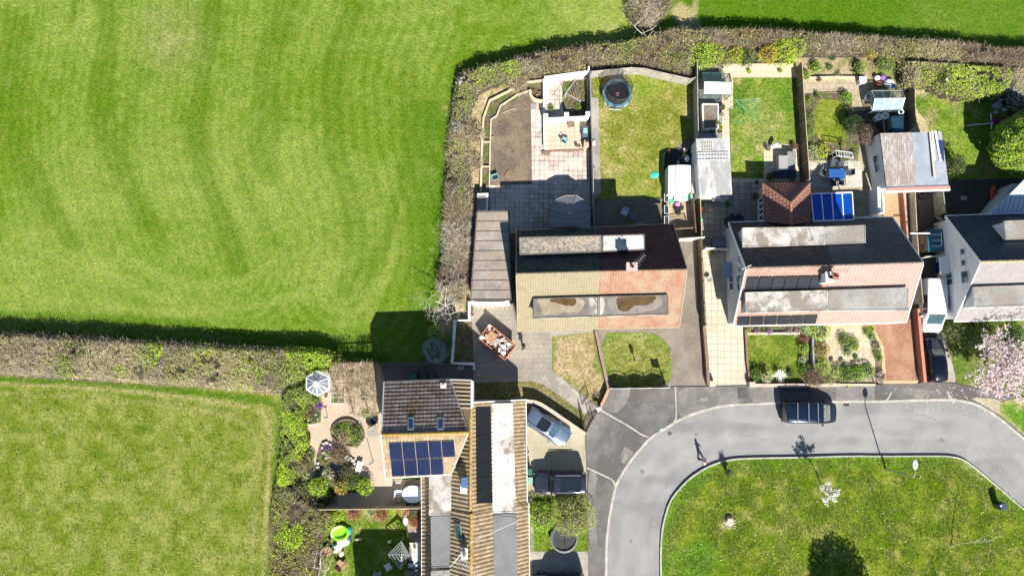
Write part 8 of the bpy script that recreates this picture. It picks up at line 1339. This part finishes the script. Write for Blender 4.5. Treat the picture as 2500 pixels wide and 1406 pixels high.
# lower garden
c = W(830, 1300, .25); t = thing('paddling_pool', (c.x, c.y, .05), 'lime green inflatable paddling pool tipped on the lawn', 'paddling pool'); LIME = plain('lime_plastic', (.25, .7, .02), .35); PALL = plain('pale_lime_plastic', (.6, .8, .3), .35); m = M(); m.tube([(c.x + .75 * math.cos(R(a)), c.y + .62 * math.sin(R(a)), .25 + .12 * math.cos(R(a))) for a in range(0, 361, 15)], .13, 8, cap=False); m.build('rim', LIME, t, smooth=True); M().lathe((c.x, c.y, .12), [(.01, 0), (.62, .04)], 20, False).build('pool_floor', LIME, t); m = M(); m.tube([(c.x + .72 * math.cos(R(a)), c.y + .6 * math.sin(R(a)), .38) for a in range(70, 215, 12)], .15, 8); m.build('pale_tube', PALL, t, smooth=True)
for a, b, sx, sy, mm, l in ((838, 1322, .6, .45, WHITE, 'big white inflatable toy below the lime paddling pool'), (826, 1335, .4, .35, WHITE, 'white and blue plastic toy near the wicker chair'), (852, 1296, .22, .4, plain('toy_blue', (.03, .35, .6), .4), 'blue plastic toy right of the lime paddling pool'), (852, 1312, .18, .25, plain('toy_navy', (.02, .05, .2), .4), 'navy plastic toy among the white ones'), (818, 1332, .25, .12, MT['toy_blue'], 'small blue toy left of the white ones'), (820, 1344, .3, .22, CREAMP, 'cream cushion by the wicker chair'), (833, 1350, .28, .3, plain('peach_toy', (.6, .45, .35), .6), 'peach fabric toy below the white ones'), (875, 1316, .35, .14, plain('peach_toy', (.6, .45, .35), .6), 'peach coloured toy lying alone on the lawn')): c = W(a, b, .2); tag(M().ball((c.x, c.y, .22), (sx, sy, .18), 10, .12).build('plastic_toy', mm), l, 'toy')
c = W(975, 1350, 1.2); t = thing('metal_canopy_frame', (c.x, c.y, .04), 'silver diamond-shaped canopy frame without cover beside the white table', 'canopy frame'); m = M(); b4 = Ws([(980, 1321), (1000, 1355), (978, 1388), (948, 1353)], 2.0); ap = W(981, 1352, 2.5)
for f in (1.0, .78, .55, .3): L4 = [ap.lerp(p, f) for p in b4]; [m.bar(p, q, .045) for p, q in zip(L4, L4[1:] + L4[:1])]
for p in b4: m.bar(p, ap, .05); m.bar((p.x, p.y, .04), p, .06)
m.build('frame', plain('silver_tube', (.55, .56, .56), .35, .5), t)
c = W(1018, 1378, .4); t = thing('garden_sofa', (c.x, c.y, .05), 'rattan sofa with pale blue cushions in shade by the ribbed roof', 'sofa'); M().box((c.x, c.y, .2), (1.7, .8, .3)).build('base', DKC, t); M().box((c.x, c.y + .05, .4), (1.6, .7, .14)).build('seat_cushion', plain('pale_blue_cushion', (.4, .52, .68), .8), t); M().box((c.x, c.y - .38, .55), (1.7, .12, .5)).build('backrest', DKC, t)
for a, mm in ((-.5, WHITE), (.05, plain('grey_cushion', (.35, .36, .34), .8)), (.5, WHITE)): M().ball((c.x + a, c.y, .52), (.26, .2, .1), 8).build('cushion', mm, t)
c = W(1013, 1333, .78); t = thing('potted_plant', (c.x, c.y, .78), 'small dark plant standing on the white slatted table', 'plant'); M().lathe((c.x, c.y, .78), [(.06, 0), (.08, .12)], 8).build('pot_body', BLKPOT, t); V, F_ = leaves_arr(np.array([[c.x, c.y, .98]]) + RNG.normal(size=(40, 3)) * .09, .09); npmesh('plant', V, F_, LEAF, t, np.repeat(pick(['dark'], [1], 40), 4, 0))
t = thing('garden_trellis', tuple(W(986, 1247, .5)), 'small red lattice trellis leaning under the fence', 'trellis'); m = M(); [m.bar(W(974 + k * 6, 1243, 1.0), W(974 + k * 6, 1258, .3), .03) for k in range(5)]; [m.bar(W(974, 1243 + k * 5, 1.0 - k * .22), W(998, 1243 + k * 5, 1.0 - k * .22), .03) for k in range(4)]; m.build('lattice', plain('red_lattice', (.55, .2, .14), .6), t)
c = W(990, 1270, .3); tag(M().ball((c.x, c.y, .3), (.25, .5, .25), 9, .2).build('plastic_sack', WHITE), 'white plastic sheet at the edge of the lower lawn', 'sack')
c = W(951, 1322, .3); tag(M().box((c.x, c.y, .25), (.3, .16, .3), R(20)).build('toy_box', WHITE), 'small white box on the lower lawn by the silver frame', 'box')
c = W(1003, 1365, .6); tag(M().ball((c.x, c.y, .5), (.3, .4, .3), 8, .25).build('bundled_cloth', plain('maroon_cloth', (.1, .02, .03), .8)), 'maroon cloth bundled at the corner of the silver frame', 'cloth')
# pink bag, litter, petals
c = W(1461, 997, .8); t = thing('gift_bag', (c.x, c.y, .82), 'pale pink heart-shaped bag on the end of the orange brick wall', 'bag'); m = M(); m.ball((c.x - .1, c.y + .05, .95), (.2, .17, .13), 10).ball((c.x + .1, c.y + .05, .95), (.2, .17, .13), 10).ball((c.x, c.y - .1, .93), (.17, .2, .11), 10); m.build('bag_body', plain('pale_pink', (.75, .55, .65), .5), t); M().ball((c.x, c.y + .22, .98), (.16, .12, .1), 8, .1).build('bow', plain('dark_plum', (.06, .01, .04), .5), t)
c = W(1614, 1048, .13); tag(M().box((c.x, c.y, .13), (.35, .16, .02), R(20)).build('litter', TEAL), 'scrap of turquoise litter on the kerb', 'litter')
m = M()
for _ in range(60): a = random.gauss(2340, 70); b = random.choice((random.uniform(945, 975), random.uniform(980, 1010))); z = .115 if b < 977 else .02; c = W(a, b, z); m.box((c.x, c.y, z + .008), (.09, .07, .012), random.random() * 6)
struct(m.build('fallen_petals', plain('petal_pink', (.72, .58, .6), .7)), 'stuff')
m = M(); rng = random.Random(3)
for _ in range(60): a = rng.gauss(rng.choice((1700, 1870, 2150, 2420)), 60); b = rng.gauss(rng.choice((1200, 1330)), 40); c = W(a, b, .3); m.box((c.x, c.y, .3), (.08, .06, .02), rng.random() * 6)
struct(m.build('daisy_flowers', plain('daisy', (.7, .7, .6), .7)), 'stuff')
# lamp, litter bin, sale board, small posts
c = W(2162, 1145, .2); t = thing('street_lamp', (c.x, c.y, .2), 'grey street lamp column with oval white head leaning over the green', 'street lamp'); GAL = plain('galvanised', (.42, .43, .43), .45, .4); hd = W(2235, 1147, 5.6); top = Vector((c.x + .02, c.y, 5.3)); M().tube([(c.x, c.y, .2), (c.x, c.y, 1.4), (c.x, c.y, 1.45), top], [.09, .085, .055, .05], 10).build('pole', GAL, t); M().tube([top, Vector((c.x, c.y + .35, 5.62)), Vector((hd.x, c.y + .8, 5.62))], .04, 8).build('arm', GAL, t); M().ball((c.x + .05, c.y + 1.15, 5.62), (.24, .45, .11), 14).build('lamp_head', plain('lamp_white', (.6, .7, .8), .25), t, smooth=True); M().lathe((c.x + .05, c.y + 1.1, 5.72), [(.05, 0), (.05, .06), (.01, .06)], 8).build('photocell', BLKPOT, t)
c = W(2430, 1230, .2); t = thing('litter_bin', (c.x, c.y, .2), 'square black litter bin with sloping hood on the green near the bend', 'bin'); BK = plain('navy_black', (.02, .025, .04), .45); rz = R(25); M().box((c.x, c.y, .72), (.55, .5, 1.05), rz).build('body', BK, t); M().box((c.x + .03, c.y - .02, 1.32), (.62, .56, .14), rz).build('hood', plain('slate_hood', (.05, .07, .12), .35), t); M().box((c.x - .2, c.y + .05, 1.40), (.14, .1, .01), rz).build('sticker', WHITE, t)
c = W(1622, 939, 0); t = thing('sale_board', (c.x, c.y, 0), 'wooden post with a blank board at the corner of the green front lawn', 'sign'); M().bar((c.x, c.y, 0), (c.x, c.y, 2.4), .08).build('post', WFR, t); M().box((c.x - .36, c.y, 1.95), (.62, .03, .75)).build('board', plain('board_dark', (.05, .07, .06), .5), t)
c = W(1549, 880, .06); t = thing('bird_bath', (c.x, c.y, .06), 'slim brown bird table on the green front lawn', 'bird table'); M().lathe((c.x, c.y, .06), [(.08, 0), (.05, .3), (.05, .75)], 8).build('pedestal', BRWN, t); M().box((c.x, c.y, 1.1), (.28, .22, .6)).build('feeder_house', BRWN, t)
t = shrub(1778, 1152, .34, ['dark', 'dark'], [1, 1], 'dark half-dead sapling close to the kerb of the green', h=1.7, twigs=.6, flat=2.0, cat='tree', name='sapling'); c = W(1786, 1163, .2)
for a, b, l in ((2165, 1286, 'short pale stake beside the middle sapling'), (2322, 1335, 'short stake beside the leaning sapling')): tag(M().tube([W(a, b, .25), W(a + 10, b - 5, .6)], .035, 5).build('tree_stake', TANW), l, 'stake')
# ================================================================ VEHICLES
TYRE = plain('tyre_rubber', (.015, .015, .015), .8); RIM = plain('alloy_rim', (.45, .46, .48), .3, .8); HEADL = plain('headlight_glass', (.7, .72, .75), .1); TAILL = plain('tail_light', (.6, .01, .01), .2); CGL = plain('car_glass', (.015, .02, .025), .04)
def paint(name, c, rough=.25, metal=.3):
    m = plain(name, c, rough, metal, .04, .6); b = m.node_tree.nodes['Principled BSDF']; b.inputs['Coat Weight'].default_value = .35; b.inputs['Coat Roughness'].default_value = .05; return m
def vehicle(name, label, cat, loc, rz, st, bodym, glass, wheels, wr=.33, sun=None, mirrors=None, rails=(), bars=(), shield=None, dark_rear=False):
    """st: stations (x, half width, belt z, roof half width, roof z) from rear to front; glass: (station i, station j, kind)"""
    t = thing(name, (0, 0, 0), label, cat); hw = max(s[1] for s in st)
    def ring(s):
        x_, w_, zb, wt, zt = s
        return [(x_, w_ * .9, .22), (x_, w_, .42), (x_, w_ * 1.0, zb * .78), (x_, w_ * .97, zb), (x_, wt + .03, zt - .07), (x_, wt - .06, zt), (x_, wt * .5, zt + .025), (x_, 0, zt + .035)]
    R_ = [ring(s) for s in st]; full = [r + [(x_, -y_, z_) for x_, y_, z_ in r[-2::-1]] for r in R_]; n = len(full[0]); V = [p for r in full for p in r]; F = [(i * n + k, (i + 1) * n + k, (i + 1) * n + k + 1, i * n + k + 1) for i in range(len(st) - 1) for k in range(n - 1)]
    F = [f[::-1] for f in F]; F += [tuple(range(n)), tuple(range((len(st) - 1) * n, len(st) * n))[::-1]]; F += [(i * n, i * n + n - 1, (i + 1) * n + n - 1, (i + 1) * n) for i in range(len(st) - 1)]
    body = M().add(V, F).build('body', bodym, t, smooth=True)
    sm = body.modifiers.new('bevel', 'BEVEL'); sm.width = .05; sm.segments = 2; sm.limit_method = 'ANGLE'; sm.angle_limit = R(35)
    def patch(i, j, k0, k1, nm, mt, ins=.07, off=.016, mirror=False, par=None):
        pts = [Vector(R_[i][k0]), Vector(R_[j][k0]), Vector(R_[j][k1]), Vector(R_[i][k1])]
        if mirror: pts = [Vector((p.x, -p.y, p.z)) for p in pts]
        c = sum(pts, Vector()) / 4; nn = (pts[1] - pts[0]).cross(pts[2] - pts[0]).normalized()
        if nn.dot(c - Vector((c.x * .8, 0, .6))) < 0: nn = -nn
        M().slab([c + (p - c) * (1 - ins) + nn * off for p in pts], .01).build(nm, mt, par or t)
    for i, j, kind in glass:
        if kind == 'side':
            for mi in (False, True): patch(i, j, 3, 4, 'side_window', CGL, .12, .012, mi)
        else:                                     # windscreen or rear window across the whole width
            a, b = R_[i], R_[j]; pts = [Vector(a[5]), Vector(b[5])]; q = [pts[0], pts[1], Vector((pts[1].x, -pts[1].y, pts[1].z)), Vector((pts[0].x, -pts[0].y, pts[0].z))]; c = sum(q, Vector()) / 4; nn = (q[1] - q[0]).cross(q[2] - q[0]).normalized(); nn = nn if nn.z > 0 else -nn
            M().slab([c + (p - c) * .9 + nn * .05 for p in q], .012).build('windscreen' if kind[0] == 'f' else 'rear_window', shield or CGL if kind[0] == 'f' else CGL, t)
    for x_ in wheels:
        for s in (-1, 1):
            w_ = M().tube([(x_, s * (hw - .2), wr), (x_, s * (hw + .015), wr)], wr, 20).build('wheel', TYRE, t); M().tube([(x_, s * (hw - .02), wr), (x_, s * (hw + .03), wr)], wr * .62, 12).build('rim', RIM, w_)
    xf, xr = st[-1][0], st[0][0]; zf, zr_ = st[-1][2], st[0][2]
    for s in (-1, 1):
        M().box((xf - .09, s * st[-1][1] * .78, zf * .86), (.26, .34, .14)).build('headlight', HEADL, t); M().box((xr + .05, s * (st[0][1] - .1), zr_ * .9), (.14, .2, .28)).build('tail_light', TAILL, t)
        if mirrors: M().box((mirrors, s * (hw + .11), st[len(st) // 2][2] + .06), (.13, .2, .15)).build('mirror', bodym, t)
    m = M().box((xf + .01, 0, .42), (.08, st[-1][1] * 1.5, .22)).box((xr - .01, 0, .42), (.08, st[0][1] * 1.5, .2)); m.build('bumper', BLKP2, t)
    if sun: M().slab([(sun[0], -sun[2], sun[3]), (sun[1], -sun[2], sun[3]), (sun[1], sun[2], sun[3]), (sun[0], sun[2], sun[3])], .02).build('sunroof', CGL, t)
    for x_ in bars: zt = max(s[4] for s in st); M().box((x_, 0, zt + .1), (.09, max(s[3] for s in st) * 2 - .05, .05)).build('roof_bar', RIM, t)
    for y_ in rails: zt = max(s[4] for s in st); M().bar((st[0][0] + .5, y_, zt + .07), (st[-1][0] - 1.9, y_, zt + .07), .05).build('roof_rail', RIM, t)
    t.location = loc; t.rotation_euler = (0, 0, rz); return t
BLKP2 = plain('bumper_plastic', (.03, .03, .032), .6); NAVYC = paint('dark_navy_paint', (.004, .008, .02)); NAVY2 = paint('blue_black_paint', (.008, .017, .04)); SILV = paint('silver_blue_paint', (.13, .18, .27), .3, .4); WHTP = paint('white_paint', (.78, .78, .78), .3, 0); DGRY = paint('slate_grey_paint', (.03, .035, .06))
SHB = plain('pale_blue_windscreen', (.05, .09, .11), .06, 0, .5, 6); SHW = plain('pale_windscreen', (.16, .17, .16), .08, 0, .6, 4)
VAN = [(-2.45, .88, 1.15, .78, 1.9), (-2.38, .95, 1.15, .87, 2.0), (-1.0, 1.0, 1.15, .91, 2.04), (.4, 1.0, 1.13, .91, 2.02), (.8, .99, 1.1, .88, 1.95), (1.75, .97, 1.08, .84, 1.16), (2.25, .88, .95, .70, 1.0), (2.45, .72, .78, .5, .82)]
c = W(1977, 1006, .9); vehicle('van', 'dark blue van with three white roof bars parked on the road by the kerb', 'van', (c.x, c.y, .012), R(-1), VAN, NAVY2, [(4, 5, 'fa'), (3, 4, 'side'), (1, 2, 'side')], (-1.6, 1.5), .34, bars=(-1.55, -.55, .3), mirrors=1.05, shield=SHW)
c = W(2275, 746, .9); vehicle('van', 'white van nose to tail with a black car beside the white gable', 'van', (c.x, c.y, .03), R(-92), VAN, WHTP, [(4, 5, 'fa'), (3, 4, 'side'), (2, 3, 'side')], (-1.6, 1.5), .34, mirrors=1.05, shield=SHB)
HATCH = [(-1.98, .74, .95, .55, 1.0), (-1.85, .82, 1.0, .60, 1.36), (-1.3, .84, .98, .62, 1.48), (-.4, .85, .96, .63, 1.50), (.35, .85, .95, .60, 1.42), (1.0, .84, .93, .66, 1.0), (1.6, .80, .84, .6, .88), (1.95, .62, .68, .4, .7)]
c = W(2284, 878, .7); vehicle('car', 'black hatchback parked in front of the white van, bonnet towards it', 'car', (c.x, c.y, .034), R(93), HATCH, NAVYC, [(4, 5, 'fa'), (0, 1, 'ra'), (2, 4, 'side')], (-1.25, 1.25), .31, mirrors=.75, shield=SHW)
SUV = [(-2.3, .80, 1.0, .62, 1.1), (-2.15, .90, 1.05, .66, 1.50), (-1.6, .93, 1.04, .70, 1.60), (-.5, .94, 1.02, .72, 1.64), (.3, .94, 1.0, .68, 1.54), (1.0, .93, .98, .76, 1.05), (1.8, .90, .92, .68, .97), (2.2, .74, .76, .5, .8)]
c = W(1337, 1041, .8); vehicle('car', 'silver-blue car with black sunroof parked diagonally inside the curved wall', 'car', (c.x, c.y, .035), R(-34), SUV, SILV, [(4, 5, 'fa'), (0, 1, 'ra'), (2, 4, 'side')], (-1.4, 1.4), .35, sun=(-.95, .1, .52, 1.69), mirrors=.75, shield=SHB, rails=(-.6, .6))
BOXY = [(-2.35, .90, 1.15, .78, 1.78), (-2.25, .95, 1.16, .82, 1.88), (-1.0, .97, 1.14, .84, 1.92), (.2, .97, 1.12, .82, 1.90), (.55, .97, 1.1, .78, 1.84), (1.05, .96, 1.1, .86, 1.14), (2.0, .92, 1.05, .8, 1.1), (2.3, .84, .9, .6, .95)]
c = W(1366, 1177, .9); vehicle('car', 'dark four-wheel-drive with blue-grey bonnet beside the olive tree crown', 'car', (c.x, c.y, .035), R(180), BOXY, DGRY, [(4, 5, 'fa'), (3, 4, 'side'), (1, 2, 'side')], (-1.5, 1.5), .38, sun=(-1.9, .0, .62, 1.965), mirrors=.75, rails=(-.76, .76))
c = W(1362, 1427, .9); vehicle('car', 'car at the bottom edge of the picture below the small front lawn', 'car', (c.x, c.y, .042), R(180), BOXY, DGRY, [(4, 5, 'fa'), (3, 4, 'side'), (1, 2, 'side')], (-1.5, 1.5), .38, mirrors=.75, rails=(-.76, .76))
# ---- skip
SK = Ws([(1196, 792), (1259, 843), (1232, 878), (1169, 825)], 1.25); cc = sum(SK, Vector()) / 4; t = thing('skip', (cc.x, cc.y, .03), 'orange rimmed builder skip full of rubble on the tan drive', 'skip'); ORN = rough_mat('orange_skip_paint', [(.30, .10, .06), (.45, .16, .09), (.5, .25, .17)], 3, fine=14, fine_amt=.3)
lo_ = [Vector((cc.x + (p.x - cc.x) * .8, cc.y + (p.y - cc.y) * .92, .05)) for p in SK]; m = M(); m.add(lo_ + SK, [(3, 2, 1, 0)] + [(i, (i + 1) % 4, (i + 1) % 4 + 4, i + 4) for i in range(4)]); inn = [cc + (p - cc) * .95 for p in SK]; m.add(lo_ + inn, [(0, 1, 2, 3)] + [(i + 4, (i + 1) % 4 + 4, (i + 1) % 4, i) for i in range(4)]); m.build('hopper', ORN, t)
m = M(); [m.bar(a + Vector((0, 0, .02)), b + Vector((0, 0, .02)), .09, .08) for a, b in zip(SK, SK[1:] + SK[:1])]; m.build('rim', ORN, t)
for k, (i, j) in enumerate(((0, 1), (3, 2))):
    for f in (.3, .7): p = SK[i].lerp(SK[j], f); M().tube([p + Vector((0, 0, -.3)), p + (p - cc).normalized() * .14 + Vector((0, 0, -.3))], .05, 8).build('lifting_lug', ORN, t)
ux = (SK[1] - SK[0]); uy = (SK[3] - SK[0]); rr_ = random.Random(11); m = M(); m.slab([cc + (p - cc) * .9 - Vector((0, 0, .3)) for p in SK], .1)
for _ in range(150):
    a, b = rr_.uniform(.06, .94), rr_.uniform(.08, .92); p = SK[0] + ux * a + uy * b; m.box((p.x, p.y, 1.02 + rr_.random() * .22), (rr_.uniform(.06, .26), rr_.uniform(.05, .2), rr_.uniform(.04, .14)), rr_.random() * 6, rr_.uniform(-.5, .5))
struct(m.build('rubble', island_mat('mixed_rubble', [(.75, .74, .72), (.5, .4, .33), (.7, .62, .55), (.25, .17, .12), (.4, .17, .1), (.75, .73, .7), (.1, .08, .07)], grain=.2)), 'stuff')
def on_skip(a, b, z=1.3): p = SK[0] + ux * a + uy * b; return (p.x, p.y, z)
ang = math.atan2(ux.y, ux.x)
tag(M().box(on_skip(.27, .5, 1.28), (.8, .95, .05), ang, .06).build('board_sheet', plain('brown_card', (.36, .2, .11), .8, 0, .2, 4)), 'large curled brown sheet in the upper half of the skip', 'sheet'); tag(M().box(on_skip(.5, .45, 1.32), (.5, .45, .06), ang + .5).build('board_sheet', plain('grey_card', (.34, .31, .29), .8)), 'grey square board in the middle of the skip', 'board')
c = on_skip(.03, .1, 1.32); tag(M().lathe(c, [(.16, 0), (.17, .16), (.02, .17)], 14).build('bucket', WHITE), 'round white bucket on the top corner of the skip', 'bucket')
for k, (a, b, l) in enumerate(((.72, .5, 'white sack in the lower middle of the skip'), (.85, .75, 'white sack at the bottom corner of the skip'), (.8, .2, 'white sack near the right rim of the skip'), (.06, .85, 'white plastic wrap at the left corner of the skip'))): tag(M().ball(on_skip(a, b, 1.28), (.24, .18, .13), 8, .25).build('rubble_sack', WHITE), l, 'sack')
# ================================================================ PEOPLE
def person(label, px, py, rz, pose, skin, coat, legs_m, hair_m, coat_r=1.0, hat=None):
    """standing or walking figure: one skinned body with clothes and hair over it; px, py = the feet on the ground"""
    c = W(px, py, .02); t = thing('person', (0, 0, 0), label, 'person'); st, arm = pose
    V = [(0, 0, .95), (0, 0, 1.12), (0, 0, 1.32), (0, .01, 1.45), (0, .02, 1.53), (0, .03, 1.62), (0, .035, 1.72)]; Rr = [.15, .145, .155, .09, .058, .085, .07]; E = [(i, i + 1) for i in range(6)]
    def chain(root, pts, rs): 
        p = root
        for q, r_ in zip(pts, rs): V.append(q); Rr.append(r_); E.append((p, len(V) - 1)); p = len(V) - 1
        return p
    for s in (-1, 1):
        chain(0, [(s * .1, 0, .88), (s * .11, s * st * .5 + .03, .48), (s * .11, s * st, .1), (s * .12, s * st + .14, .04)], [.1, .062, .045, .04])
        w_ = chain(2, [(s * .2, 0, 1.4), (s * .26, -.02 - s * arm * .4, 1.13), (s * (.27 - .06 * abs(arm)), .08 - s * arm, .9)], [.062, .045, .032]); hx, hy, hz = V[w_]
        pw = chain(w_, [(hx, hy + .02, hz - .07)], [.03])
        for k in range(4): chain(pw, [(hx - s * .01, hy - .02 + .022 * k, hz - .12), (hx - s * .03, hy - .015 + .022 * k, hz - .165 + .01 * abs(k - 1.5))], [.01, .008])
        chain(pw, [(hx - s * .01, hy + .06, hz - .09), (hx - s * .02, hy + .075, hz - .12)], [.011, .009])
    me = bpy.data.meshes.new('body'); me.from_pydata(V, E, []); me.materials.append(skin); o = bpy.data.objects.new('body', me); C.objects.link(o); o.parent = t; sk = o.modifiers.new('skin', 'SKIN'); o.modifiers.new('sub', 'SUBSURF').levels = 1; o.modifiers['sub'].render_levels = 1
    for v_, r_ in zip(me.skin_vertices[0].data, Rr): v_.radius = (r_, r_)
    me.skin_vertices[0].data[0].use_root = True; ORG[o.name] = Vector((0, 0, 0)); ORG[t.name] = Vector((0, 0, 0))
    k = coat_r; m = M(); m.lathe((0, 0, 0), [(.18 * k, .82), (.185 * k, 1.0), (.18 * k, 1.2), (.2 * k, 1.36), (.15, 1.47), (.075, 1.53)], 16, False); m.v = [(x_ * 1.12, y_ * .78, z_) for x_, y_, z_ in m.v]
    for s in (-1, 1): m.tube([(s * .17, 0, 1.41), (s * .265, -.02 - s * arm * .4, 1.13), (s * (.27 - .06 * abs(arm)), .07 - s * arm, .93)], [.082, .07, .05], 10)
    m.build('coat', coat, t, smooth=True)
    for s in (-1, 1):
        M().tube([(s * .09, 0, .93), (s * .11, s * st * .5 + .03, .48), (s * .11, s * st, .1)], [.125, .085, .065], 10).build('trouser_leg', legs_m, t, smooth=True); M().ball((s * .12, s * st + .07, .05), (.055, .14, .05), 10).build('shoe', BLKPOT, t)
    M().ball((0, .0, 1.70), (.098, .112, .10), 14).build('hair', hat or hair_m, t, smooth=True); M().ball((0, .125, 1.63), (.014, .022, .02), 6).build('nose', skin, t); m = M(); [m.ball((s * .033, .108, 1.665), (.012, .01, .01), 6) for s in (-1, 1)]; m.build('eye', BLKPOT, t)
    t.location = (c.x, c.y, .03); t.rotation_euler = (0, 0, rz); return t
SKIN = plain('skin', (.5, .3, .22), .6, 0, .05); DKCL = plain('dark_cloth', (.03, .028, .03), .9, 0, .2, 9)
person('person in dark jacket standing on the tan drive beside the skip', 1278, 846, R(80), (.05, .05), SKIN, DKCL, plain('dark_jeans', (.03, .035, .05), .9), plain('brown_hair', (.06, .03, .02), .8), 1.15)
person('person in white and black top with red hat walking along the road by the green', 1712, 1122, R(-75), (.26, .2), SKIN, plain('white_cloth', (.6, .6, .62), .9, 0, .1, 5), plain('black_trousers', (.02, .02, .025), .9), DKCL, 1.0, plain('red_hat', (.5, .03, .06), .7))
